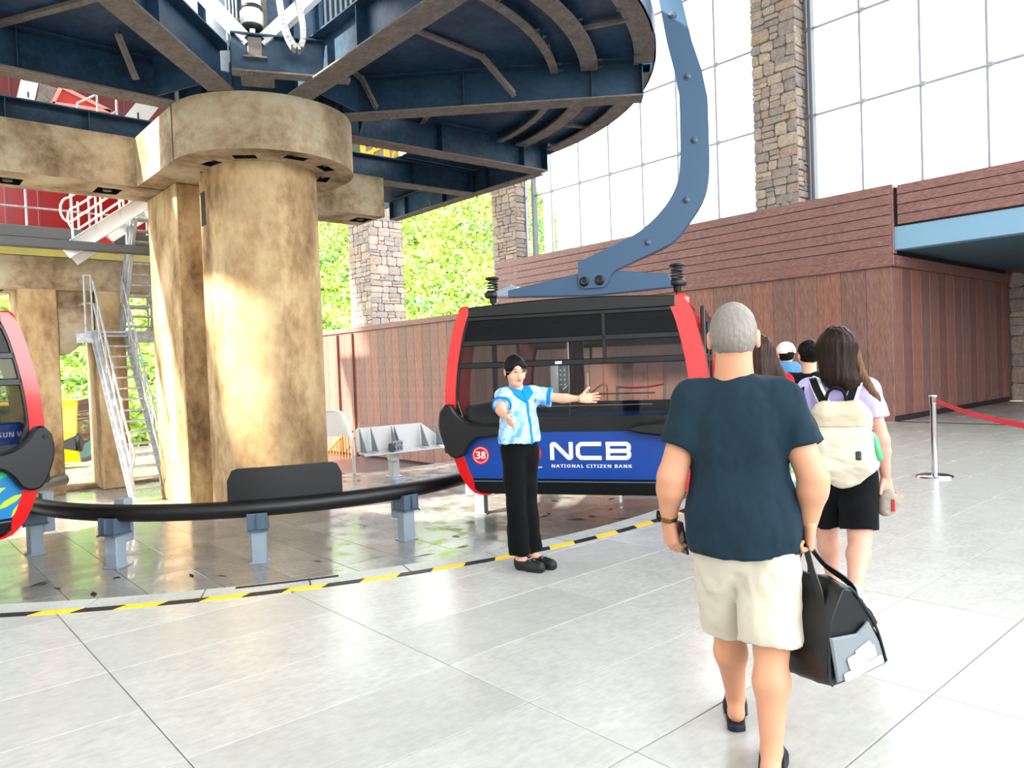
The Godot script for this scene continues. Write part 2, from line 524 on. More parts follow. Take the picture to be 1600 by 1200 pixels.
func ground() -> void:
	# the platform: tiles of 0.61 by 1.28 m round the circular track zone
	var f := struct("floor")
	var hall := PackedVector2Array([Vector2(-12.8, -9), Vector2(9, -9), Vector2(9, 25.0), Vector2(-12.8, 25.0)])
	var hole := circle2(KX, KZ, KR)
	var slab := Geometry2D.clip_polygons(hall, hole)
	for s in slab:
		if Geometry2D.is_polygon_clockwise(s): continue
		var g := G.new()
		g.prism(s, -0.9, -0.012, flat_xf(0))
		put(g, "slab", M.grout, f)
	lay_tiles(f, hall, circle2(KX, KZ, KR + 0.2), PackedVector2Array(), -1.86, 0.608, -0.915, 1.283, 0.0, M.tiles, Rect2(-12.8, -25, 21.8, 27.0))
	# the track zone below
	var t := struct("track_floor")
	var pit := Geometry2D.intersect_polygons(hole, PackedVector2Array([Vector2(-13.45, -9), Vector2(0, -9), Vector2(0, 25), Vector2(-13.45, 25)]))[0]
	var west := PackedVector2Array([Vector2(-20.5, -9), Vector2(-13.4, -9), Vector2(-13.4, 7.85), Vector2(-13.6, 7.65), Vector2(-14.6, 7.2), Vector2(-20.5, 7.2)])
	for s in [pit, west]:
		var g := G.new()
		g.prism(s, -0.4, -0.012, flat_xf(PIT))
		put(g, "slab", M.grout, t)
	lay_tiles(t, PackedVector2Array(), PackedVector2Array(), Geometry2D.merge_polygons(pit, west)[0], -8.38, 1.2, -1.42, 0.6, PIT, M.slates, Rect2(-20.5, -13, 17, 17))
	# kerb stones round the edge of the platform, with a drain slot, and the striped tape on the joint
	var k := struct("trim_1")
	for i in range(-24, 66):
		var a0 := deg_to_rad(i * 2.0 + 0.06 - 8)
		var a1 := deg_to_rad(i * 2.0 + 1.94 - 8)
		if i % 3 != 0: continue
		a1 = deg_to_rad(i * 2.0 + 5.94 - 8)
		var g := G.new()
		var p := PackedVector2Array()
		for j in 7: p.append(Vector2(KX + (KR - 0.05) * cos(lerpf(a0, a1, j / 6.0)), -KZ - (KR - 0.05) * sin(lerpf(a0, a1, j / 6.0))))
		for j in 7: p.append(Vector2(KX + (KR + 0.17) * cos(lerpf(a1, a0, j / 6.0)), -KZ - (KR + 0.17) * sin(lerpf(a1, a0, j / 6.0))))
		g.prism(p, -0.13, 0.0, flat_xf(0.0), 0.004)
		put(g, "kerb_stone", M.kerb, k)
	var slot := G.new()
	for i in 12:
		var a := deg_to_rad(26.0 - i * 0.5)
		slot.box(Vector3(KX + (KR + 0.0) * cos(a), 0.002, KZ + KR * sin(a)), Vector3(0.04, 0.006, 0.062), Basis(Vector3.UP, -a))
	put(slot, "drain_slot", M.black, k)
	var tape := thing("hazard_tape", "curved yellow and black striped floor tape along the platform edge", "tape")
	for i in range(-22, 46):
		var g := G.new()
		var a0 := deg_to_rad(i * 2.16 - 0.6)
		var a1 := deg_to_rad((i + 1) * 2.16 - 0.6)
		var sk := deg_to_rad(0.45)
		for j in 2:
			var b0 := lerpf(a0, a1, j / 2.0)
			var b1 := lerpf(a0, a1, (j + 1) / 2.0)
			var q := []
			for e in [[KR + 0.17, b0], [KR + 0.17, b1], [KR + 0.255, b1 + sk], [KR + 0.255, b0 + sk]]:
				q.append(Vector3(KX + e[0] * cos(e[1]), 0.003, KZ + e[0] * sin(e[1])))
			g.quad(q[0], q[1], q[2], q[3]) if (q[1] - q[0]).cross(q[2] - q[0]).y > 0 else g.quad(q[3], q[2], q[1], q[0])
			for e in 4:
				var w0: Vector3 = q[e]
				var w1: Vector3 = q[(e + 1) % 4]
				g.quad(w1, w0, Vector3(w0.x, 0, w0.z), Vector3(w1.x, 0, w1.z))
		put(g, "yellow_stripe" if posmod(i, 2) == 0 else "black_stripe", M.yellow if posmod(i, 2) == 0 else M.black, tape)
	# dead leaves and dried mud on the wet floor
	var bits := G.new()
	for i in 70:
		var r := rng.randf_range(4.0, 6.6)
		var a := deg_to_rad(rng.randf_range(-45, 60))
		var c := Vector3(KX + r * cos(a), PIT + 0.002, KZ + r * sin(a))
		var l := rng.randf_range(0.03, 0.16)
		var w := rng.randf_range(0.008, 0.03)
		var b := Basis(Vector3.UP, rng.randf() * TAU)
		bits.tri(c + b * Vector3(-l, 0, 0), c + b * Vector3(0, 0.006, w), c + b * Vector3(l, 0.001, 0))
		bits.tri(c + b * Vector3(-l, 0, 0), c + b * Vector3(l, 0.001, 0), c + b * Vector3(l * 0.2, 0.008, -w))
	tag(put(bits, "leaf_litter", mat(Color(0.2, 0.13, 0.08), 0.8)), "dark leaf scraps scattered over the wet sunken track floor", "litter", "", "stuff")
	# the deck below and beyond the track zone, on which the fence stands
	var low := struct("floor_lower")
	var lg := G.new()
	lg.box(Vector3(-30, -2.45, -8), Vector3(34, 0.3, 34))
	put(lg, "boards", M.deckwood, low)
	var wall := G.new()
	wall.box(Vector3(-17, -1.6, -7.1), Vector3(7.2, 1.4, 0.2))
	put(wall, "edge_wall", M.concrete_pale, low)

func walls() -> void:
	var w := struct("wall_north")
	var back := G.new()
	back.span(Vector3(-41, -2.4, -17.16), Vector3(-6.85, 3.45, -17.09))
	back.span(Vector3(-20.0, 3.4, -17.4), Vector3(-6.85, 5.1, -17.09))
	back.span(Vector3(-6.85, 4.25, -17.4), Vector3(9, 5.1, -17.12))
	put(back, "backing", M.darkwood, w)
	var pk := G.new()
	pk.bev(Vector3(0, 0.6, 0), Vector3(0.555, 5.6, 0.04), 0.006)
	var pm := pk.mesh()
	for i in 60:
		var x := -7.03 - i * 0.565
		var o := put(pm, "plank", M.planks[(i * 5 + i / 3) % 4], w)
		o.position = Vector3(x, 0, -17.07)
	for x in [-31.75, -30.35]:
		var g := G.new()
		g.bev(Vector3(x, 0.5, -17.0), Vector3(0.2, 5.6, 0.14), 0.01)
		put(g, "fence_post", M.planks[3], w)
	for s in [[-41.0, -20.2, 3.36, 3.58, 0.12], [-20.2, -6.66, 3.4, 3.64, 0.12]]:
		var g := G.new()
		g.bev(Vector3((s[0] + s[1]) / 2, (s[2] + s[3]) / 2, -17.02), Vector3(s[1] - s[0], s[3] - s[2], s[4]), 0.01)
		put(g, "rail_board", M.slat, w)
	for i in 7:
		var g := G.new()
		var y0 := 3.645 + i * 0.221
		var p := PackedVector2Array([Vector2(0, y0), Vector2(0.07, y0), Vector2(0.055, y0 + 0.205), Vector2(0.0, y0 + 0.215)])
		g.prism(p, 0, 13.3, Transform3D(Basis(Vector3.BACK, Vector3.UP, Vector3.LEFT), Vector3(-6.72, 0, -17.09)))
		put(g, "slat", M.slat, w)
	for i in 4:
		var g := G.new()
		var y0 := 4.29 + i * 0.215
		var p := PackedVector2Array([Vector2(0, y0), Vector2(0.07, y0), Vector2(0.055, y0 + 0.2), Vector2(0.0, y0 + 0.21)])
		g.prism(p, 0, 15.3, Transform3D(Basis(Vector3.BACK, Vector3.UP, Vector3.LEFT), Vector3(8.7, 0, -17.12)))
		put(g, "slat", M.slat, w)
	var corner := G.new()
	corner.bev(Vector3(-6.74, 4.42, -17.14), Vector3(0.1, 1.5, 0.2), 0.01)
	put(corner, "corner_board", M.slat, w)
	# the passage that opens on the right
	var bb := G.new()
	bb.bev(Vector3(1.0, 4.0, -17.25), Vector3(15.4, 0.5, 0.3), 0.01)
	put(bb, "lintel_beam", M.bluebeam, w)
	var pw := struct("wall_passage")
	var pb := G.new()
	pb.span(Vector3(-7.0, 0, -25.2), Vector3(-6.8, 3.8, -17.1))
	put(pb, "backing", M.darkwood, pw)
	for i in 15:
		var g := G.new()
		g.bev(Vector3(-6.78, 1.7, -17.34 - i * 0.54), Vector3(0.04, 3.4, 0.53), 0.006)
		put(g, "plank", M.planks[(i * 3) % 4], pw)
	var tr := G.new()
	tr.bev(Vector3(-6.72, 3.52, -21.1), Vector3(0.12, 0.24, 8.2), 0.01)
	put(tr, "rail_board", M.slat, pw)
	var bs := G.new()
	bs.bev(Vector3(-6.74, 0.06, -21.1), Vector3(0.05, 0.12, 8.1), 0.006)
	put(bs, "skirting", M.darkwood, pw)
	var cs := G.new()
	cs.span(Vector3(-7.0, 3.78, -25.3), Vector3(9, 4.1, -17.4))
	put(cs, "ceiling_passage", M.soffit).set_meta("kind", "structure")
	var th := G.new()
	th.bev(Vector3(1.2, 0.004, -17.06), Vector3(15.8, 0.012, 0.07), 0.003)
	put(th, "trim_2", M.darkwood).set_meta("kind", "structure")
	var sb := struct("wall_stone")
	var sg := G.new()
	sg.span(Vector3(-7, 0, -25.5), Vector3(9, 4, -25.12))
	put(sg, "mortar", M.mortar, sb)
	stones(sb, Vector3(-6.7, 0, -25.12), Vector3.RIGHT, Vector3.BACK, 4.2, 3.7, 0.42)
	var eg := G.new()
	eg.span(Vector3(8.8, -0.9, -25.5), Vector3(9.1, 1.2, 6.3))
	eg.span(Vector3(8.8, 1.2, -25.5), Vector3(9.1, 13.5, -17.2))
	put(eg, "wall_east", M.plaster).set_meta("kind", "structure")
	var sg2 := G.new()
	sg2.span(Vector3(-11.2, -0.9, 6.0), Vector3(9.1, 13.5, 6.3))
	put(sg2, "wall_south", M.plaster).set_meta("kind", "structure")
	# glazing over the wall: bottom at 5.1 m, bays of 1.265 m
	var win := struct("window_1")
	var ys := [5.1, 7.28, 9.34, 11.4, 13.5]
	var xs := []
	for i in 23: xs.append(-18.93 + i * 1.269)
	var pg := {}
	for j in 4:
		var g := G.new()
		g.box(Vector3.ZERO, Vector3(1.255, ys[j + 1] - ys[j] - 0.02, 0.012))
		pg[j] = g.mesh()
	for i in 22:
		for j in 4:
			if xs[i] > -10.1 and xs[i] < -8.9: continue
			var o := put(pg[j], "pane", M.pane, win)
			o.position = Vector3(xs[i] + 0.635, (ys[j] + ys[j + 1]) / 2, -17.6)
	for i in 23:
		if xs[i] > -9.9 and xs[i] < -8.8: continue
		var g := G.new()
		g.bev(Vector3(xs[i], 9.3, -17.55), Vector3(0.055, 8.5, 0.09), 0.008)
		put(g, "mullion", M.alu, win)
		var fin := G.new()
		fin.box(Vector3(xs[i] + 0.07, 9.3, -17.85), Vector3(0.012, 8.5, 0.12))
		put(fin, "glass_fin", M.pane, win)
	for j in [1, 2, 3]:
		for s in [[-18.5, -9.95], [-8.6, 9.0]]:
			var g := G.new()
			g.bev(Vector3((s[0] + s[1]) / 2, ys[j], -17.53), Vector3(s[1] - s[0], 0.05, 0.06), 0.008)
			put(g, "transom", M.alu, win)
		for i in 22:
			var g := G.new()
			g.bev(Vector3(xs[i] + 0.05, ys[j], -17.5), Vector3(0.14, 0.1, 0.05), 0.015)
			put(g, "clamp", M.alu, win)
	var jamb := G.new()
	jamb.bev(Vector3(-8.62, 9.3, -17.45), Vector3(0.09, 8.5, 0.2), 0.01)
	jamb.bev(Vector3(-18.42, 9.3, -17.45), Vector3(0.09, 8.5, 0.2), 0.01)
	put(jamb, "jamb", M.galv_dark, win)
	# the roof far overhead keeps the sky off the hall; it is open to the west and south
	var rf := G.new()
	rf.span(Vector3(-34, 13.5, -18.2), Vector3(-9, 13.9, 3.0))
	rf.span(Vector3(-9, 13.5, -18.2), Vector3(9.1, 13.9, 8.0))
	put(rf, "ceiling", M.plaster).set_meta("kind", "structure")

func stones(parent: Node3D, corner: Vector3, right: Vector3, out: Vector3, wide: float, high: float, size := 0.3) -> void:
	# rubble masonry: courses of uneven stones, each proud of the mortar
	var up := Vector3.UP
	var y := 0.0
	var row := 0
	while y < high - 0.02:
		var h := minf(size * rng.randf_range(0.6, 1.25), high - y)
		if high - y - h < 0.1: h = high - y
		var x := 0.0
		while x < wide - 0.01:
			var w := size * rng.randf_range(0.75, 1.9)
			if wide - x - w < size * 0.5: w = wide - x
			var cells := [[x, y, w, h]]
			if h > size * 0.75 and rng.randf() < 0.3: # two flat ones above each other
				var cut := rng.randf_range(0.4, 0.6)
				cells = [[x, y, w, h * cut], [x, y + h * cut, w, h * (1 - cut)]]
			for c in cells:
				var j := 0.03 * size / 0.3
				var p := PackedVector2Array()
				var e := 0.008
				var x0: float = c[0] + e
				var y0: float = c[1] + e
				var x1: float = c[0] + c[2] - e
				var y1: float = c[1] + c[3] - e
				var k := minf(c[2], c[3]) * 0.22
				for q in [[x0 + k * rng.randf_range(0.3, 1), y0], [x1 - k * rng.randf_range(0.3, 1), y0], [x1, y0 + k], [x1, y1 - k * rng.randf_range(0.3, 1)], [x1 - k, y1], [x0 + k * rng.randf_range(0.3, 1), y1], [x0, y1 - k], [x0, y0 + k * rng.randf_range(0.3, 1)]]:
					var a: float = clampf(q[0] + rng.randf_range(-j, j) * 0.6, maxf(x0 - 0.01, 0.002), minf(x1 + 0.01, wide - 0.002))
					var b: float = clampf(q[1] + rng.randf_range(-j, j) * 0.6, y0 - 0.012, y1 + 0.012)
					p.append(Vector2(a, b))
				var d := rng.randf_range(0.025, 0.05)
				var g := G.new()
				var m := Vector2.ZERO
				for q in p: m += q / 8.0
				for i in 8:
					var a := p[i]
					var b := p[(i + 1) % 8]
					var a2 := m + (a - m) * 0.84
					var b2 := m + (b - m) * 0.84
					var w3 := func(q: Vector2, z: float) -> Vector3: return corner + right * q.x + up * q.y + out * z
					if right.cross(up).dot(out) > 0:
						g.quad(w3.call(a, 0), w3.call(b, 0), w3.call(b, d * 0.7), w3.call(a, d * 0.7))
						g.quad(w3.call(a, d * 0.7), w3.call(b, d * 0.7), w3.call(b2, d), w3.call(a2, d))
						g.tri(w3.call(a2, d), w3.call(b2, d), w3.call(m, d * 1.1))
					else:
						g.quad(w3.call(b, 0), w3.call(a, 0), w3.call(a, d * 0.7), w3.call(b, d * 0.7))
						g.quad(w3.call(b, d * 0.7), w3.call(a, d * 0.7), w3.call(a2, d), w3.call(b2, d))
						g.tri(w3.call(b2, d), w3.call(a2, d), w3.call(m, d * 1.1))
				put(g, "stone", M.stones[rng.randi() % 5], parent)
			x += w
		y += h
		row += 1

func pillars() -> void:
	# three square pillars of rubble stone along the north side
	for s in [[-9.98, -8.82, 5.0, 11.4, 0.27, "rubble stone pillar between the window bays above the wood cladding", 0.55], [-20.2, -18.95, 3.0, 9.6, 0.27, "rubble stone pillar at the end of the glazing, beside the green hill", 0.62], [-30.8, -28.95, -2.3, 10.0, 0.33, "pale rubble stone pillar standing behind the plank fence", 1.75]]:
		var o := thing("stone_pillar", s[5], "pillar", Vector3((s[0] + s[1]) / 2, s[2], -17.3), 0.0, "rubble stone pillars")
		var core := G.new()
		var z0: float = -17.08 - s[6]
		if s[0] < -25: z0 = -17.3 - s[6]
		var z1: float = -17.08 if s[0] > -25 else -17.3
		core.span(Vector3(s[0] + 0.03, s[2], z0) - o.position, Vector3(s[1] - 0.03, 13.5, z1) - o.position)
		put(core, "mortar", M.mortar, o)
		var low: float = s[2] if s[0] > -25 else 3.0
		stones(o, Vector3(s[0], low, z1) - o.position, Vector3.RIGHT, Vector3.BACK, s[1] - s[0], s[3] - low, s[4])
		stones(o, Vector3(s[1] - 0.03, low, z1 + 0.03) - o.position, Vector3.FORWARD, Vector3.RIGHT, s[6], s[3] - low, s[4])

func hill_height(x: float, z: float, nz: FastNoiseLite) -> float:
	var d := maxf(0.0, Vector2(x, z).length() - 44.0)
	var turn := rad_to_deg(atan2(-x, -z)) - 48.75
	var fall := 0.36 - 0.3 * smoothstep(0.5, -9.0, turn)
	return -7.0 + d * fall + 3.0 * nz.get_noise_2d(x, z)

func hillside() -> void:
	var nz := noise(0.015, 40, 3)
	var h := struct("hill")
	var g := G.new()
	var st := 6.0
	for i in 26:
		for j in 34:
			var x := -195.0 + i * st
			var z := -150.0 + j * st
			if x + st > -38.0: continue
			var p := []
			for q in [[0, 0], [0, 1], [1, 1], [1, 0]]:
				var a: float = x + q[0] * st
				var b: float = z + q[1] * st
				p.append(Vector3(a, hill_height(a, b, nz), b))
			g.quad(p[0], p[1], p[2], p[3])
	put(g, "slope", mat(Color(0.3, 0.4, 0.12), 0.95), h)
	# crowns: many small leaves round a lumpy ball
	var r2 := RandomNumberGenerator.new()
	r2.seed = 5
	var crowns := []
	for k in 3:
		var c := G.new()
		c.ball(Vector3.ZERO, Vector3(0.62, 0.5, 0.62), 8, 6)
		for i in 420:
			var d := Vector3(r2.randfn(), r2.randfn() * 0.8 + 0.15, r2.randfn()).normalized()
			var lump := 0.75 + 0.25 * sin(d.x * 5.0 + k) * cos(d.z * 4.0 + d.y * 3.0)
			var at := d * Vector3(1.0, 0.78, 1.0) * lump * r2.randf_range(0.72, 1.04)
			var b := Basis(Vector3(r2.randfn(), r2.randfn(), r2.randfn()).normalized(), r2.randf() * TAU)
			var s := r2.randf_range(0.06, 0.12)
			var a1 := at + b * Vector3(-s, 0, 0)
			var a2 := at + b * Vector3(0, s * 0.3, s * 0.6)
			var a3 := at + b * Vector3(s, 0, 0)
			var a4 := at + b * Vector3(0, s * 0.3, -s * 0.6)
			c.tri(a1, a2, a3); c.tri(a1, a3, a4)
		crowns.append(c.mesh())
	var lists := [[], [], []]
	var tries := 0
	while tries < 26000:
		tries += 1
		var d := sqrt(r2.randf_range(48.0 * 48.0, 175.0 * 175.0))
		var a := deg_to_rad(r2.randf_range(0.0, 1.0) * 85.0 + 150.0)
		var p := Vector3(d * cos(a), 0, d * sin(a))
		if p.x > -40: continue
		p.y = hill_height(p.x, p.z, nz)
		var q := px(p)
		if not ((q.x > 60 and q.x < 270 and q.y > 380 and q.y < 760) or (q.x > 440 and q.x < 1000 and q.y > 180 and q.y < 640)): continue
		var s := r2.randf_range(1.8, 4.2) * (0.8 + d / 300.0)
		lists[r2.randi() % 3].append(Transform3D(Basis(Vector3.UP, r2.randf() * TAU).scaled(Vector3(s, s * r2.randf_range(0.8, 1.25), s)), p + Vector3(0, s * 0.6, 0)))
	var leaf := mat(Color.WHITE, 0.7)
	leaf.vertex_color_use_as_albedo = true
	leaf.backlight_enabled = true
	leaf.backlight = Color(0.35, 0.4, 0.08)
	for k in 3:
		var mm := MultiMesh.new()
		mm.transform_format = MultiMesh.TRANSFORM_3D
		mm.use_colors = true
		mm.mesh = crowns[k]
		mm.instance_count = lists[k].size()
		for i in lists[k].size():
			mm.set_instance_transform(i, lists[k][i])
			var t := r2.randf()
			mm.set_instance_color(i, Color(0.30, 0.42, 0.07).lerp(Color(0.13, 0.28, 0.09), t * t * t * 1.4) if t < 0.9 else Color(0.42, 0.45, 0.12))
		var o := MultiMeshInstance3D.new()
		o.name = "tree_crowns"
		o.multimesh = mm
		o.material_override = leaf
		h.add_child(o, true)
		o.set_meta("kind", "stuff")

func csg_box(parent: Node, at: Vector3, size: Vector3, turn := 0.0) -> void:
	var b := CSGBox3D.new()
	b.name = "cut"
	b.operation = CSGShape3D.OPERATION_SUBTRACTION
	b.material = M.black
	b.size = size
	b.position = at
	b.rotation.y = turn
	parent.add_child(b, true)

func concrete() -> void:
	var o := thing("concrete_pier", "massive stained concrete column with rounded head and crossbeam carrying the steel deck", "column", Vector3(BX, PIT, BZ))
	var y0 := 4.62 - PIT
	var y1 := 5.4 - PIT
	# the round column: a half cylinder on a flat-sided stem that runs back to the west
	var out := PackedVector2Array()
	for i in 33:
		var a := -PI / 2 + PI * i / 32.0
		out.append(Vector2(0.8 * cos(a), 0.8 * sin(a)))
	out.append(Vector2(-0.5, 0.8)); out.append(Vector2(-0.5, -0.8))
	var g := G.new()
	var rings := []
	for y in [0.0, y0]:
		var ring := PackedVector3Array()
		for q in out: ring.append(Vector3(q.x, y, -q.y))
		rings.append(ring)
	round_side(g, out, 0.0, y0)
	put(g, "column", M.concrete_warm, o)
	var slot := G.new()
	slot.box(Vector3(-0.36, 4.62, 0.8), Vector3(0.16, 0.5, 0.02))
	put(slot, "slot", M.black, o)
	var p := G.new()
	p.bev(Vector3(-1.9, y0 / 2, 0.475), Vector3(1.5, y0, 0.95), 0.02)
	put(p, "pier_wall", M.concrete_warm, o)
	# the head
	var cap := CSGPolygon3D.new()
	cap.name = "head"
	var hp := PackedVector2Array()
	for i in 41:
		var a := -PI / 2 + PI * i / 40.0
		hp.append(Vector2(0.08 + 1.32 * cos(a), 1.34 * sin(a)))
	hp.append(Vector2(-1.8, 1.34)); hp.append(Vector2(-1.8, -1.34))
	cap.polygon = hp
	cap.depth = y1 - y0
	cap.smooth_faces = false
	cap.transform = Transform3D(Basis(Vector3.RIGHT, Vector3.FORWARD, Vector3.UP), Vector3(0, y0, 0))
	var comb := CSGCombiner3D.new()
	comb.name = "head"
	o.add_child(comb)
	cap.transform = Transform3D(Basis(Vector3.RIGHT, Vector3.FORWARD, Vector3.UP), Vector3(0, y1, 0))
	comb.add_child(cap)
	cap.material = M.concrete
	var spots := [[-11.0, -4.0], [-11.62, -4.16], [-10.42, -4.26], [-10.09, -4.87], [-10.35, -5.47], [-10.97, -5.75]]
	for s in spots:
		var at := Vector3(s[0] - BX, y0, s[1] - BZ)
		csg_box(comb, at, Vector3(0.17, 0.2, 0.32), -atan2(at.z, at.x))
	var o2 := thing("concrete_crossbeam", "long ochre concrete crossbeam running through behind the round column head", "beam", Vector3(BX, PIT, BZ))
	var comb2 := CSGCombiner3D.new()
	comb2.name = "beam"
	o2.add_child(comb2)
	var cb := CSGBox3D.new()
	cb.name = "beam"
	cb.material = M.concrete
	cb.size = Vector3(1.05, y1 - y0, 14.0)
	cb.position = Vector3(-13.48 - BX, (y0 + y1) / 2, -8.12 + 7.0 - BZ)
	comb2.add_child(cb)
	for s in [[-13.6, -1.85], [-13.5, -3.2], [-13.47, -7.86]]:
		csg_box(comb2, Vector3(s[0] - BX, y0, s[1] - BZ), Vector3(0.42, 0.3, 0.36))
	for s in spots:
		var anchors := G.new()
		var at := Vector3(s[0] - BX, y0 + 0.08, s[1] - BZ)
		anchors.lathe([Vector2(0.035, -0.05), Vector2(0.035, 0.02)], 6, Transform3D(Basis(), at))
		put(anchors, "anchor_bolt", M.galv_dark, o)
	for s in [[-13.6, -1.85], [-13.5, -3.2], [-13.47, -7.86]]:
		var anchors := G.new()
		anchors.lathe([Vector2(0.07, -0.06), Vector2(0.07, 0.04), Vector2(0.03, 0.1)], 8, Transform3D(Basis(), Vector3(s[0] - BX, y0 + 0.06, s[1] - BZ)))
		put(anchors, "anchor_bolt", M.galv_dark, o2)
	var joint := G.new()
	joint.box(Vector3(0.08, (y0 + y1) / 2, 1.337), Vector3(0.025, y1 - y0, 0.02))
	put(joint, "joint", M.black, o)

func round_side(g: G, out: PackedVector2Array, y0: float, y1: float) -> void:
	# an upright wall along the outline with smooth normals on the curve, flat on the straight sides
	var k := out.size()
	for i in k:
		var a := out[i]
		var b := out[(i + 1) % k]
		var na := Vector3(a.x, 0, -a.y).normalized()
		var nb := Vector3(b.x, 0, -b.y).normalized()
		var d := b - a
		if i >= 32:
			na = Vector3(d.y, 0, d.x).normalized()
			nb = na
		var p := [Vector3(a.x, y0, -a.y), Vector3(b.x, y0, -b.y), Vector3(b.x, y1, -b.y), Vector3(a.x, y1, -a.y)]
		g.trin(p[0], p[1], p[2], na, nb, nb)
		g.trin(p[0], p[2], p[3], na, nb, na)

func arc_rail(r0: float, r1: float, y0: float, y1: float, a0: float, a1: float, m: Material, called: String, parent: Node) -> void:
	# a bent bar of rectangular section round the axis (degrees)
	var g := G.new()
	var k := maxi(3, int(absf(a1 - a0) / 4.0))
	var rings := []
	for i in k + 1:
		var a := lerpf(a0, a1, float(i) / k)
		rings.append(PackedVector3Array([pol(r0, a, y0) - parent.position, pol(r1, a, y0) - parent.position, pol(r1, a, y1) - parent.position, pol(r0, a, y1) - parent.position]))
	# ring order must run counter-clockwise seen from the end
	for i in rings.size(): rings[i].reverse()
	g.loft(rings, true, true, false)
	put(g, called, m, parent)

func beam(parent: Node3D, called: String, a: Vector3, b: Vector3, w: float, h: float, ends := true, stiff := 0.0) -> void:
	var d := (b - a).normalized()
	var s := d.cross(Vector3.UP).normalized()
	var bs := Basis(d, s.cross(d).normalized(), s)
	var l := a.distance_to(b)
	var mid := (a + b) / 2 - parent.position
	var web := G.new()
	web.bev(mid + Vector3(0, h / 2, 0), Vector3(l, h - 0.03, 0.024), 0.003, bs)
	web.bev(mid + Vector3(0, h - 0.012, 0), Vector3(l, 0.024, w), 0.003, bs)
	if ends: web.bev(mid + d * (l / 2 - 0.012) + Vector3(0, h / 2, 0), Vector3(0.02, h - 0.06, w * 0.96), 0.003, bs)
	if stiff > 0.0:
		var t := stiff
		while t < l - 0.3:
			web.bev(mid + d * (t - l / 2) + Vector3(0, h / 2, 0), Vector3(0.016, h - 0.06, w * 0.9), 0.003, bs)
			t += stiff
	var o := put(web, called, M.steel, parent)
	var f := G.new()
	f.bev(mid + Vector3(0, 0.013, 0), Vector3(l, 0.026, w), 0.004, bs)
	for e in [0.12, 0.16]:
		for q in [-1, 1]:
			f.lathe([Vector2(0.016, -0.03), Vector2(0.016, 0.0)], 6, Transform3D(Basis(), mid + d * (l * (e - 0.5)) + s * (q * w * 0.3)))
	put(f, "flange", M.flange, o)

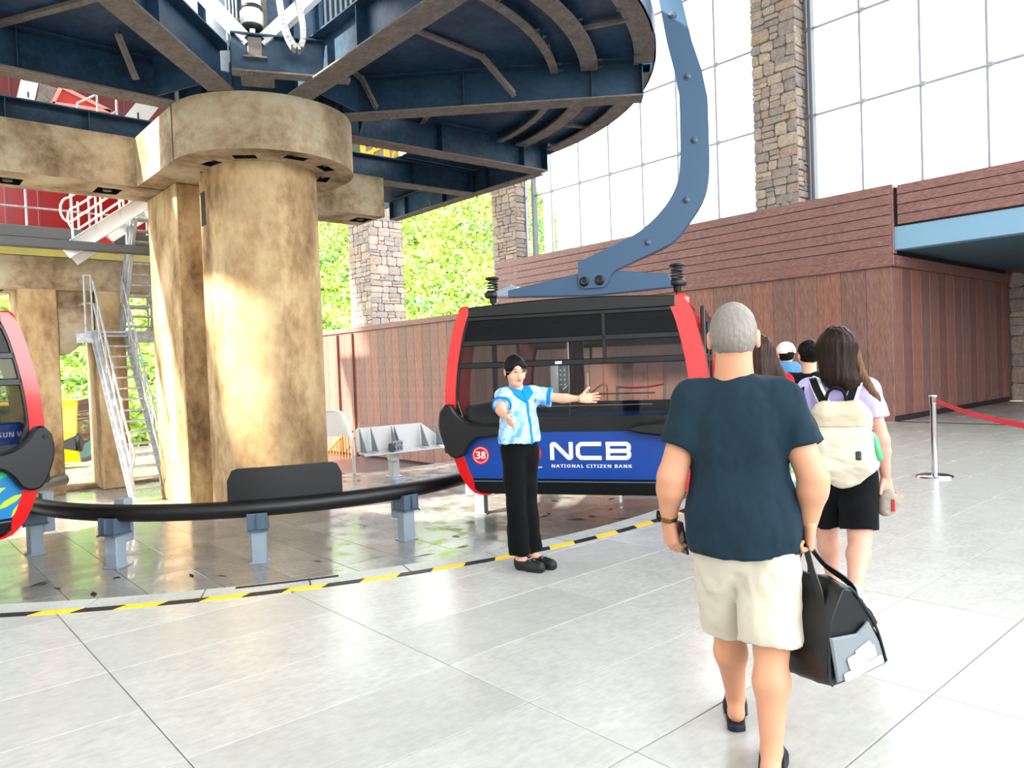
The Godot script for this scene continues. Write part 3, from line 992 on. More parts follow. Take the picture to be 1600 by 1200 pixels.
func deck() -> void:
	var o := thing("steel_deck", "dark blue steel deck with rounded end resting on the concrete column", "steel deck", Vector3(BX, 5.4, BZ))
	var y := 5.4
	for s in [[0.0, 1.35, 5.75, 0.36], [-44.0, 1.3, 5.85, 0.34], [-87.0, 1.35, 5.75, 0.36], [44.0, 1.4, 5.8, 0.36], [88.0, 1.3, 5.8, 0.36]]:
		beam(o, "radial_beam", pol(s[1], s[0], y), pol(s[2], s[0], y), s[3], 0.56, true, 1.9)
	beam(o, "girder", Vector3(-13.35, y, -7.4), Vector3(-13.2, y, -10.5), 0.36, 0.5, true, 1.6)
	beam(o, "girder", Vector3(-13.25, y, -7.3), Vector3(-13.25, y, 4.0), 0.34, 0.36, true, 1.1)
	beam(o, "girder", Vector3(-11.0, y, -10.6), Vector3(-16.5, y, -10.6), 0.25, 0.5, true, 1.6)
	var hub := G.new()
	hub.lathe([Vector2(1.22, 0.02), Vector2(1.22, 3.2)], 40, Transform3D(Basis(), Vector3.ZERO))
	put(hub, "hub_drum", M.steel, o)
	for k in 9:
		var hr := G.new()
		hr.bev(pol(1.24, -60 + k * 20, 7.0) - o.position, Vector3(0.1, 3.1, 0.03), 0.004, Basis(Vector3.UP, -deg_to_rad(-60 + k * 20)))
		put(hr, "hub_rib", M.steel, o)
	# tie beams from spoke to spoke close to the column, and the dark webs above the head
	beam(o, "tie_beam", pol(1.95, 33, y + 0.02), pol(2.25, -8, y + 0.02), 0.2, 0.5, false)
	for s in [[-8, -38, 1.6], [-50, -80, 1.6], [52, 82, 1.6]]:
		var g := G.new()
		var a := pol(s[2], s[0], y + 0.3) - o.position
		var b := pol(s[2], s[1], y + 0.3) - o.position
		g.bar(a, b, 0.03, 0.55)
		put(g, "web_plate", M.steel, o)
	# the sheet above the beams, in sectors, open over the machinery
	for s in [[-42.5, -1.5, 1.5, 6.0], [-85.5, -45.5, 3.0, 6.0], [-93, -88.5, 2.6, 6.0], [46, 86.5, 1.5, 6.0], [90, 108, 1.6, 6.0], [1.5, 42.5, 3.4, 6.0]]:
		var k := 10
		for e in [[s[2], 4.55], [4.57, s[3]]]:
			if e[0] >= e[1]: continue
			var g := G.new()
			var rings := []
			for i in k + 1:
				var a := lerpf(s[0], s[1], float(i) / k)
				var q := PackedVector3Array([pol(e[0], a, 5.965) - o.position, pol(e[1], a, 5.965) - o.position, pol(e[1], a, 6.0) - o.position, pol(e[0], a, 6.0) - o.position])
				q.reverse()
				rings.append(q)
			g.loft(rings, true, true, false)
			put(g, "deck_sheet", M.steel_sheet, o)
	for k in 3:
		var g := G.new()
		g.bev(Vector3(-12.2 - k * 1.9, 5.98, -9.75) - o.position, Vector3(1.86, 0.035, 2.1), 0.004)
		put(g, "deck_sheet", M.steel_sheet, o)
	# rings under the sheet: two bent joists and the rim
	for e in [[-42, -2], [-85.5, -46], [46, 86], [2, 42]]:
		arc_rail(4.5, 4.62, 5.8, 5.83, e[0], e[1], M.flange, "ring_flange", o)
		arc_rail(4.55, 4.57, 5.83, 5.965, e[0], e[1], M.steel, "ring_joist", o)
		arc_rail(4.95, 5.2, 5.8, 5.83, e[0], e[1], M.flange, "ring_flange", o)
		arc_rail(5.06, 5.09, 5.83, 5.965, e[0], e[1], M.steel, "ring_joist", o)
		arc_rail(5.72, 6.02, 5.84, 5.87, e[0], e[1], M.flange, "rim_flange", o)
		for f in [0.33, 0.67]:
			var a: float = lerpf(e[0], e[1], f)
			var g := G.new()
			g.bar(pol(5.15, a, 5.9) - o.position, pol(5.8, a, 5.9) - o.position, 0.05, 0.05)
			put(g, "stringer", M.flange, o)
	arc_rail(6.0, 6.03, 5.84, 6.12, -93, 95, M.steel, "rim", o)
	var bolts := G.new()
	for e in [4.64, 5.22, 5.74]:
		for i in 60:
			var a := -85.0 + i * 2.9
			if i % 5 < 2: bolts.bar(pol(e - 0.03, a, 5.82) - o.position, pol(e + 0.05, a, 5.82) - o.position, 0.02, 0.02)
	put(bolts, "clips", M.galv_dark, o).set_meta("kind", "stuff")
	for k in 4:
		var g := G.new()
		g.bev(Vector3(-22.8 - k * 3.0, 5.98, -4.8) - o.position, Vector3(2.96, 0.08, 12.0), 0.006)
		put(g, "far_deck_sheet", M.steel_sheet, o)
	var rim2 := G.new()
	rim2.bev(Vector3(-15.0, 5.98, -10.85) - o.position, Vector3(8.0, 0.2, 0.05), 0.005)
	put(rim2, "rim", M.steel, o)
	# diagonal braces of angle iron
	for s in [[Vector3(3.15, 5.92, -0.5), Vector3(3.0, 5.9, -2.0)], [Vector3(3.0, 5.9, -2.0), Vector3(3.05, 5.46, -2.55)], [Vector3(1.7, 5.9, -0.5), Vector3(1.35, 5.9, -1.0)], [Vector3(1.35, 5.9, -1.0), Vector3(1.4, 5.46, -1.22)], [Vector3(0.2, 5.9, 3.4), Vector3(2.2, 5.9, 2.3)], [Vector3(0.9, 5.88, 2.2), Vector3(0.5, 5.5, 1.9)], [Vector3(0.2, 5.9, -2.9), Vector3(1.9, 5.9, -2.2)]]:
		var g := G.new()
		var a: Vector3 = s[0] + Vector3(0, -5.4, 0)
		var b: Vector3 = s[1] + Vector3(0, -5.4, 0)
		g.bar(a, b, 0.09, 0.016)
		g.bar(a + Vector3(0, 0.04, 0), b + Vector3(0, 0.04, 0), 0.016, 0.09)
		put(g, "brace", M.flange, o)

func machinery() -> void:
	# what shows through the open middle of the deck, facing the camera
	var at := Vector3(BX + 1.9 * 0.917, 0, BZ + 1.9 * 0.397)
	var turn := atan2(0.917, 0.397)
	var y := func(py: float) -> float: return 1.5 + (588.0 - py) / 1165.0 * 9.75
	var x := func(qx: float) -> float: return (qx - 401.0) / 1165.0 * 9.75
	var col := thing("steel_post", "grey steel post of two channels standing above the column head", "post", at + Vector3(0, 5.4, 0), turn)
	var g := G.new()
	g.span(Vector3(x.call(383), 0.05, -0.32), Vector3(x.call(418), 2.4, -0.26))
	g.span(Vector3(x.call(408), 0.05, -0.3), Vector3(x.call(418), 2.4, -0.1))
	g.bev(Vector3(x.call(400), 0.03, -0.2), Vector3(0.42, 0.05, 0.35), 0.006)
	put(g, "channel", M.flange, col)
	for k in 4:
		var r := G.new()
		r.tube([Vector3(x.call(356 + k * 5), 2.3, -0.1), Vector3(x.call(358 + k * 5), 0.35, -0.1)], 0.012, 6)
		put(r, "conduit", M.galv, col)
	for e in [0.75, 1.55]:
		var cl := G.new()
		cl.bev(Vector3(x.call(366), e, -0.08), Vector3(0.24, 0.03, 0.04), 0.004)
		put(cl, "conduit_clamp", M.galv_dark, col)
	var h := thing("sensor_head", "white round sensor head with a grey bracket under a thick white pipe", "sensor", at + Vector3(x.call(395) * 0.397, y.call(79), -x.call(395) * 0.917), turn)
	var p := G.new()
	p.lathe([Vector2(0.12, 0.48), Vector2(0.12, 1.6)], 20)
	put(p, "pipe", M.white_steel, h)
	var d := G.new()
	d.lathe([Vector2(0.09, 0.28), Vector2(0.145, 0.3), Vector2(0.145, 0.46), Vector2(0.12, 0.48)], 24)
	put(d, "drum", M.white_steel, h)
	var bd := G.new()
	bd.lathe([Vector2(0.1, 0.48), Vector2(0.13, 0.5), Vector2(0.13, 0.54), Vector2(0.09, 0.56)], 20)
	put(bd, "collar", M.rubber, h)
	bd = G.new()
	bd.lathe([Vector2(0.05, 0.2), Vector2(0.13, 0.24), Vector2(0.13, 0.3)], 20)
	put(bd, "collar", M.rubber, h)
	var br := G.new()
	br.bev(Vector3(0.02, 0.0, 0), Vector3(0.18, 0.26, 0.16), 0.01)
	br.bev(Vector3(0.02, -0.14, 0.02), Vector3(0.3, 0.025, 0.2), 0.006)
	put(br, "bracket", M.flange, h)
	var tip := G.new()
	tip.bev(Vector3(0, 0.19, 0.06), Vector3(0.07, 0.09, 0.07), 0.01)
	put(tip, "probe", M.white_steel, h)
	var cable := G.new()
	cable.tube([Vector3(-0.85, 0.9, 0), Vector3(-0.5, 0.86, 0.05), Vector3(-0.2, 0.75, 0.08), Vector3(-0.1, 0.66, 0.1), Vector3(0.02, 0.58, 0.12)], 0.014, 6)
	put(cable, "cable", M.galv, h)
	for s in [[384, 74, 296, -12, "white channel strut slanting up to the left above the column"], [411, 73, 503, -12, "white box strut slanting up to the right behind the cable chain"]]:
		var t := thing("strut", s[4], "strut", at, turn, "white struts over the column")
		var b := G.new()
		var p0 := Vector3(x.call(s[0]), y.call(s[1]), 0.0)
		var p1 := Vector3(x.call(s[2]), y.call(s[3]), 0.15)
		b.bar(p0, p1, 0.16, 0.05)
		b.bar(p0 + Vector3(0, 0.07, 0.08), p1 + Vector3(0, 0.07, 0.08), 0.014, 0.15)
		b.bar(p0 + Vector3(0, 0.07, -0.08), p1 + Vector3(0, 0.07, -0.08), 0.014, 0.15)
		put(b, "channel", M.white_steel, t)
	var ch := thing("cable_chain", "grey ribbed plastic cable chain hanging in a loop", "cable chain", at, turn)
	var path := []
	var xs := [434, 434.5, 436, 438, 441, 447, 455, 463, 468, 469, 467, 464, 461, 460]
	var yy := [-14, 0, 18, 36, 56, 74, 88, 90, 78, 58, 38, 18, 2, -14]
	for i in xs.size(): path.append(Vector3(x.call(xs[i]), y.call(yy[i]), 0.32))
	var fine := Curve3D.new()
	for i in path.size():
		var tan: Vector3 = (path[mini(i + 1, path.size() - 1)] - path[maxi(i - 1, 0)]) / 6.0
		fine.add_point(path[i], -tan, tan)
	var len := fine.get_baked_length()
	var lk := 34
	for i in lk:
		var a := fine.sample_baked(len * i / lk)
		var b := fine.sample_baked(len * (i + 0.93) / lk)
		var l := G.new()
		l.bar(a, b, 0.16, 0.07, Vector3.FORWARD.cross(b - a).normalized())
		put(l, "link", M.galv, ch)
	var yf := thing("gantry", "yellow steel gantry glimpsed above the deck to the right of the column head", "gantry", Vector3(-14.5, 6.05, -9.9))
	for k in 4:
		var pg := G.new()
		pg.bar(Vector3(-2.2 + k * 1.1, 0, 0), Vector3(-2.2 + k * 1.1, 1.9, 0), 0.1, 0.1, Vector3.RIGHT)
		put(pg, "post", M.yellow, yf)
	for k in 3:
		var dg := G.new()
		dg.bar(Vector3(-2.2 + k * 1.1, 0.1, 0), Vector3(-1.1 + k * 1.1, 1.8, 0), 0.08, 0.08)
		put(dg, "diagonal", M.yellow, yf)
	for e in [0.05, 0.95, 1.9]:
		var rg := G.new()
		rg.bar(Vector3(-2.25, e, 0), Vector3(1.15, e, 0), 0.09, 0.09)
		put(rg, "rail", M.yellow, yf)
	# louvred wall of the machine house and its red housings above the deck
	var lv := thing("louvre_screen", "grey louvred screen of upright slats above the steel deck", "screen", Vector3(BX + 1.2, 6.02, BZ - 0.9), turn)
	var rail2 := G.new()
	rail2.bev(Vector3(0.7, 0.05, 0), Vector3(2.6, 0.1, 0.06), 0.006)
	put(rail2, "frame", M.galv_dark, lv)
	var bk := G.new()
	bk.bev(Vector3(0.7, 1.1, -0.08), Vector3(2.6, 2.1, 0.03), 0.006)
	put(bk, "backing", M.post_dark, lv)
	var sl := G.new()
	sl.bev(Vector3.ZERO, Vector3(0.035, 2.0, 0.06), 0.006)
	var sm := sl.mesh()
	for i in 34: put(sm, "slat", M.post, lv).position = Vector3(-0.55 + i * 0.076, 1.1, 0)
	for s in [[Vector3(-13.5, 6.5, -6.2), Vector3(2.2, 1.3, 1.6), M.darkred, "dark red machine housing behind the louvred screen"], [Vector3(-19.6, 5.2, -3.0), Vector3(1.6, 1.4, 5.6), mat(Color(0.55, 0.02, 0.05), 0.25), "glossy red wheel housing beyond the walkway railing"], [Vector3(-20.6, 7.8, -2.0), Vector3(0.5, 3.8, 12.0), M.darkred, "dark red clad wall above the crossbeam"]]:
		var t := thing("machine_housing", s[3], "machine", s[0], 0.0, "red machine housings")
		var b := G.new()
		b.bev(Vector3.ZERO, s[1], 0.08)
		put(b, "casing", s[2], t)
		var ribs := G.new()
		var n := int(s[1].z / 0.6)
		for i in n: ribs.bev(Vector3(s[1].x / 2 + 0.01, 0, -s[1].z / 2 + 0.3 + i * 0.6), Vector3(0.04, s[1].y * 0.9, 0.05), 0.008)
		put(ribs, "rib", s[2], t)

func railing(parent: Node3D, pts: Array, m: Material, high := 1.0, mids := 2, step := 1.0, r := 0.022) -> void:
	for k in mids + 1:
		var g := G.new()
		var path := []
		for q in pts: path.append(q + Vector3(0, high * (1.0 - float(k) / (mids + 1)), 0))
		g.tube(path, r, 6)
		put(g, "handrail" if k == 0 else "midrail", m, parent)
	for i in pts.size() - 1:
		var l: float = pts[i].distance_to(pts[i + 1])
		var n := maxi(1, int(l / step))
		for j in n + (1 if i == pts.size() - 2 else 0):
			var q: Vector3 = pts[i].lerp(pts[i + 1], float(j) / n)
			var g := G.new()
			g.tube([q, q + Vector3(0, high, 0)], r, 6)
			put(g, "baluster", m, parent)

func portal() -> void:
	# the second concrete frame behind the column
	var o := thing("concrete_portal", "ochre concrete portal frame standing behind the aluminium stairs", "portal", Vector3(-16.3, PIT, -2.0))
	var z := func(v: float) -> float: return v + 2.0
	var b := G.new()
	b.bev(Vector3(0, 4.08, z.call(-1.0)), Vector3(1.0, 0.62, 8.6), 0.02)
	put(b, "beam", M.concrete, o)
	for s in [[-2.51, 0.62], [-3.7, 0.5], [0.9, 0.8]]:
		var p := G.new()
		p.bev(Vector3(0.02, 1.9, z.call(s[0])), Vector3(0.96, 3.8, s[1]), 0.02)
		put(p, "pier", M.concrete_warm, o)
	var hau := G.new()
	hau.prism(PackedVector2Array([Vector2(-2.84, 3.8), Vector2(-2.84, 2.6), Vector2(-3.0, 2.6), Vector2(-3.4, 2.95), Vector2(-3.4, 3.8)]), -0.4, 0.42, Transform3D(Basis(Vector3.BACK, Vector3.UP, Vector3.LEFT), Vector3(0, 0, 2.0)), 0.01)
	put(hau, "haunch", M.concrete, o)
	var pock := G.new()
	pock.bev(Vector3(0.15, 3.765, z.call(-1.9)), Vector3(0.34, 0.03, 0.26), 0.005)
	put(pock, "pocket", M.black, o)
	# a raised curb between the piers
	var cu := G.new()
	cu.bev(Vector3(-0.3, 0.04, z.call(-3.4)), Vector3(0.6, 0.08, 2.4), 0.02)
	put(cu, "curb", M.concrete_pale, o)
	# the walkway above, with railing
	var w := thing("walkway", "grey walkway slab on steel beams with thin railings under the crossbeam", "walkway", Vector3(-15.9, 0, -2.0))
	var sl := G.new()
	sl.bev(Vector3(0, 4.18, 0.2), Vector3(1.3, 0.18, 5.0), 0.01)
	put(sl, "slab", M.galv_dark, w)
	var ib := G.new()
	ib.ibeam(Vector3(0.6, 3.9, 2.6), Vector3(0.6, 3.9, -2.3), 0.16, 0.2)
	put(ib, "edge_beam", M.galv_dark, w)
	var lo := G.new()
	lo.bev(Vector3(1.35, 3.86, 0.2), Vector3(0.2, 0.14, 6.2), 0.006)
	put(lo, "lower_beam", M.galv_dark, w)
	railing(w, [Vector3(0.55, 4.27, 2.6), Vector3(0.55, 4.27, -2.3)], M.galv, 1.0, 2, 0.9, 0.018)

func flight(parent: Node3D, a: Vector3, b: Vector3, wide: float, n: int, m: Material, rails := true, deep := 0.2) -> void:
	# a straight flight from a (foot) to b (top), centred between its stringers
	var run := Vector3(b.x - a.x, 0, b.z - a.z)
	var d := run.normalized()
	var s := d.cross(Vector3.UP).normalized()
	for e in [-1, 1]:
		var g := G.new()
		var p0: Vector3 = a + s * (e * wide / 2)
		var p1: Vector3 = b + s * (e * wide / 2)
		g.bar(p0, p1, 0.012, deep)
		var t := (p1 - p0).normalized()
		var y := s.cross(t).normalized() * (deep / 2)
		if y.y < 0: y = -y
		g.bar(p0 + y + s * (e * 0.025), p1 + y + s * (e * 0.025), 0.06, 0.012)
		g.bar(p0 - y + s * (e * 0.025), p1 - y + s * (e * 0.025), 0.06, 0.012)
		put(g, "stringer", m, parent)
		if rails:
			for k in 2:
				var h := 0.95 - k * 0.42
				var r := G.new()
				var up := Vector3(0, h, 0)
				r.tube([p0 + up + d * 0.1, p1 + up], 0.02, 6)
				put(r, "handrail", m, parent)
			var loop := G.new()
			var q := p0 + d * 0.1
			var pts := []
			for i in 9:
				var an := PI * i / 8.0
				pts.append(q + Vector3(0, 0.74 + 0.21 * cos(an), 0) - d * (0.14 * sin(an)))
			loop.tube(pts, 0.02, 6)
			put(loop, "rail_end", m, parent)
			for i in 5:
				var f := (i + 0.35) / 5.0
				var g2 := G.new()
				var p := p0.lerp(p1, f)
				g2.tube([p, p + Vector3(0, 0.95, 0)], 0.018, 6)
				put(g2, "baluster", m, parent)
	var tread := G.new()
	tread.bev(Vector3.ZERO, Vector3(wide - 0.03, 0.035, 0.2), 0.006)
	var tm := tread.mesh()
	for i in n:
		var f := (i + 0.7) / n
		var o := put(tm, "tread", m, parent)
		o.position = a.lerp(b, f)
		o.basis = Basis(s, Vector3.UP, -d)

func stairs() -> void:
	var o := thing("aluminium_stairs", "steep aluminium stairs with open treads climbing to a railed landing", "stairs", Vector3(-13.7, PIT, -3.7))
	flight(o, Vector3(0, 0.05, 0), Vector3(-1.5, 2.95, 0.16), 0.52, 15, M.galv)
	var l := G.new()
	l.bev(Vector3(-1.95, 2.97, -0.12), Vector3(0.9, 0.05, 1.34), 0.01)
	l.bev(Vector3(-1.5, 2.86, -0.45), Vector3(0.05, 0.18, 0.7), 0.006)
	l.bev(Vector3(-1.5, 2.86, 0.56), Vector3(0.05, 0.18, 0.3), 0.006)
	l.bev(Vector3(-1.95, 2.9, 0.55), Vector3(0.9, 0.18, 0.04), 0.006)
	put(l, "landing", M.galv, o)
	railing(o, [Vector3(-1.52, 2.99, 0.44), Vector3(-1.52, 2.99, 0.55), Vector3(-2.38, 2.99, 0.55), Vector3(-2.38, 2.99, -0.75)], M.galv, 1.0, 1, 0.5, 0.02)
	flight(o, Vector3(-1.95, 2.97, -0.42), Vector3(-0.75, 5.0, -0.42), 0.5, 11, M.galv)
	# inclined service stairs above the portal
	var u := thing("service_stairs", "white channel stringers of service stairs rising under the crossbeam", "stairs", Vector3(-15.4, 3.75, -2.9))
	flight(u, Vector3(0.35, 0.0, 0.0), Vector3(0.95, 1.35, -1.75), 0.75, 6, M.white_steel, true, 0.24)
	var pl := G.new()
	pl.bev(Vector3(0.55, 0.22, -0.6), Vector3(0.05, 0.16, 0.4), 0.01, Basis(Vector3.RIGHT, -0.6))
	put(pl, "red_guard", M.red, u)
	var v := thing("ladder_frame", "white slotted channel with a small railing above the concrete crossbeam", "ladder", Vector3(-14.6, 5.4, -3.6))
	var g := G.new()
	g.bar(Vector3(0, 0, 0.2), Vector3(0.1, 1.5, -0.85), 0.03, 0.32)
	put(g, "channel", M.white_steel, v)
	var sl := G.new()
	for k in 3:
		sl = G.new()
		var sp := Vector3(0.0, 0.0, 0.2).lerp(Vector3(0.1, 1.5, -0.85), 0.38 + 0.1 * k)
		sl.bev(sp, Vector3(0.05, 0.17, 0.05), 0.02)
		put(sl, "slot", M.black, v)
	# red and white covers of the machinery further back
	var mc := thing("machine_cover", "pale pink triangular machine frame with red infill above the crossbeam", "machine frame", Vector3(-18.0, 7.4, -3.9))
	var tri := [Vector3(0, -0.05, 0.6), Vector3(0, 0.33, 0.42), Vector3(0, 0.0, -0.5)]
	for k in 3:
		var mb := G.new()
		mb.bar(tri[k], tri[(k + 1) % 3], 0.12, 0.07)
		put(mb, "frame_bar", mat(Color(0.85, 0.6, 0.55), 0.5), mc)
	var inf := G.new()
	inf.prism(PackedVector2Array([Vector2(-0.55, -0.03), Vector2(-0.4, 0.3), Vector2(0.48, 0.0)]), -0.03, 0.0, Transform3D(Basis(Vector3.FORWARD, Vector3.UP, Vector3.RIGHT), Vector3.ZERO))
	put(inf, "infill", M.pinkred, mc)
	var mw := thing("slotted_channel", "white slotted steel channel slanting above the left end of the crossbeam", "channel", Vector3(-18.0, 7.35, -2.8))
	var wc := G.new()
	wc.prism(PackedVector2Array([Vector2(-0.2, -0.4), Vector2(0.1, -0.4), Vector2(0.28, 0.4), Vector2(-0.02, 0.4)]), -0.1, 0.0, Transform3D(Basis(Vector3.FORWARD, Vector3.UP, Vector3.RIGHT), Vector3.ZERO), 0.01)
	put(wc, "channel", M.white_steel, mw)
	var gc := G.new()
	gc.prism(PackedVector2Array([Vector2(0.14, -0.4), Vector2(0.5, -0.4), Vector2(0.7, 0.34), Vector2(0.32, 0.4)]), -0.12, -0.02, Transform3D(Basis(Vector3.FORWARD, Vector3.UP, Vector3.RIGHT), Vector3.ZERO), 0.01)
	put(gc, "grey_cover", M.flange, mw)
	for k in 2:
		var ws := G.new()
		ws.bev(Vector3(0.005, -0.12 + k * 0.22, -0.02 - k * 0.06), Vector3(0.03, 0.12, 0.03), 0.01)
		put(ws, "slot", M.black, mw)
	railing(v, [Vector3(-0.2, 0.1, 0.5), Vector3(-0.1, 0.5, -0.1)], M.galv, 0.9, 1, 0.3, 0.018)
	# far off through the gap between the piers: a basket of hoses and a yellow mat
	var c := thing("hose_basket", "coiled brown hoses in a wire basket beside the far pier", "hoses", Vector3(-24.91, -1.7, -4.97))
	var fr := G.new()
	for k in 3: fr.tube([Vector3(-0.7, k * 0.42, 0.75), Vector3(0.55, k * 0.42, -0.55)], 0.025, 5)
	for k in 2: fr.tube([Vector3(-0.65 + k * 1.15, -0.6, 0.7 - k * 1.2), Vector3(-0.65 + k * 1.15, 0.84, 0.7 - k * 1.2)], 0.025, 5)
	put(fr, "frame", M.galv, c)
	for k in 5:
		var t := G.new()
		var pts := []
		for i in 17: pts.append(Vector3(0.3 + 0.07 * k, 0.1 + 0.62 * sin(PI * i / 16.0), -0.3 + 0.45 * cos(PI * i / 16.0)))
		t.tube(pts, 0.028, 5)
		put(t, "hose", mat(Color(0.4, 0.2, 0.14), 0.6), c)
	var y := thing("safety_mat", "lime yellow padded safety mat under the far yellow cabin", "mat", Vector3(-30.61, -2.3, -6.05))
	var mg := G.new()
	mg.bev(Vector3(0, 0.36, 0), Vector3(4.0, 0.72, 3.4), 0.1)
	put(mg, "pad", mat(Color(0.82, 0.86, 0.15), 0.6), y)

func rail() -> void:
	# the cabin guide: a black tube bent round the column on square posts
	var cx := -10.93
	var cz := -4.763
	var R := 3.24
	var o := thing("guide_rail", "curved black guide rail on grey square posts in front of the column", "rail", Vector3(cx, PIT, cz))
	var g := G.new()
	var pts := []
	for i in 49:
		var a := deg_to_rad(lerpf(-75, 130, i / 48.0))
		pts.append(Vector3(R * cos(a), 0.6, R * sin(a)))
	g.tube(pts, 0.095, 14, -1.0, 1.0)
	put(g, "tube", M.rubber, o)
	for a in [84.5, 56.1, 27.6, -3.3, -33.8, -62.0]:
		var t := deg_to_rad(a)
		var p := Vector3(R * cos(t), 0, R * sin(t))
		var b := Basis(Vector3.UP, -t)
		var q := G.new()
		q.bev(p + Vector3(0, 0.25, 0), Vector3(0.15, 0.5, 0.16), 0.012, b)
		q.bev(p + Vector3(0, 0.008, 0), Vector3(0.2, 0.016, 0.21), 0.004, b)
		q.bev(p + b * Vector3(-0.14, 0.5, 0) , Vector3(0.13, 0.48, 0.15), 0.01, b)
		var post := put(q, "post", M.post, o)
		var s := G.new()
		s.bev(p + Vector3(0, 0.47, 0) + b * Vector3(0.005, 0, -0.1), Vector3(0.24, 0.18, 0.014), 0.003, b)
		s.bev(p + Vector3(0, 0.47, 0) + b * Vector3(0.005, 0, 0.1), Vector3(0.24, 0.18, 0.014), 0.003, b)
		s.bev(p + Vector3(0, 0.47, 0) + b * Vector3(0.11, 0, 0), Vector3(0.014, 0.18, 0.2), 0.003, b)
		s.bev(p + Vector3(0, 0.47, 0) + b * Vector3(0.13, 0, 0), Vector3(0.05, 0.16, 0.012), 0.003, b)
		s.bev(p + Vector3(0, 0.37, 0), Vector3(0.26, 0.014, 0.23), 0.003, b)
		for e in [-0.1, 0.1]: s.lathe([Vector2(0.012, 0), Vector2(0.012, 0.03)], 6, Transform3D(b * Basis(Vector3.BACK, -PI / 2), p + Vector3(0, 0.37, 0) + b * Vector3(0.12, 0, e)))
		put(s, "bracket", M.post_dark, post)
	# the rounded black shield standing on the rail
	var sh := G.new()
	var hp := PackedVector2Array()
	for q in [[-0.59, 0.02], [0.59, 0.02], [0.57, 0.3]]: hp.append(Vector2(q[0], q[1]))
	for i in 5: hp.append(Vector2(0.47 + 0.1 * cos(PI / 2 * i / 4), 0.3 + 0.09 * sin(PI / 2 * i / 4)))
	for i in 5: hp.append(Vector2(-0.47 - 0.1 * sin(PI / 2 * i / 4), 0.3 + 0.09 * cos(PI / 2 * i / 4)))
	var am := deg_to_rad(22.0)
	var k := 24
	# bent to the curve of the rail
	var rings := []
	for i in k + 1:
		var f := lerpf(-0.62, 0.62, float(i) / k)
		var e := maxf(0.0, absf(f) - 0.5) / 0.12
		var top := 0.68 + 0.36 - 0.13 * (1.0 - sqrt(maxf(0.0, 1.0 - e * e)))
		var a := am - f / (R - 0.1)
		var dir := Vector3(cos(a), 0, sin(a))
		rings.append(PackedVector3Array([dir * (R - 0.1) + Vector3(0, 0.56, 0), dir * (R - 0.1) + Vector3(0, top, 0), dir * (R - 0.06) + Vector3(0, top, 0), dir * (R - 0.06) + Vector3(0, 0.56, 0)]))
	for q in rings: q.reverse()
	sh.loft(rings, true, true, false)
	put(sh, "shield_plate", M.rubber, o)

func smooth_line(pts: Array, per := 4) -> PackedVector2Array:
	# a Catmull-Rom line through the points
	var out := PackedVector2Array()
	for i in pts.size() - 1:
		var a: Vector2 = pts[maxi(i - 1, 0)]
		var b: Vector2 = pts[i]
		var c: Vector2 = pts[i + 1]
		var d: Vector2 = pts[mini(i + 2, pts.size() - 1)]
		for j in per: out.append(b.cubic_interpolate(c, a, d, float(j) / per))
	out.append(pts[-1])
	return out

func edge_x(line: PackedVector2Array, y: float) -> float:
	for i in line.size() - 1:
		if line[i].y <= y and line[i + 1].y >= y:
			return lerpf(line[i].x, line[i + 1].x, (y - line[i].y) / maxf(line[i + 1].y - line[i].y, 0.0001))
	return line[-1].x

func band(line: PackedVector2Array, y0: float, y1: float, inset: float) -> PackedVector2Array:
	# the part of the end wall between two heights, inset from the outline
	var p := PackedVector2Array()
	var k := maxi(2, int((y1 - y0) / 0.07) + 1)
	for i in k + 1:
		var y := lerpf(y0, y1, float(i) / k)
		p.append(Vector2(absf(edge_x(line, y)) - inset, y))
	for i in k + 1:
		var y := lerpf(y1, y0, float(i) / k)
		p.append(Vector2(-absf(edge_x(line, y)) + inset, y))
	return p

const ZL := 1.75

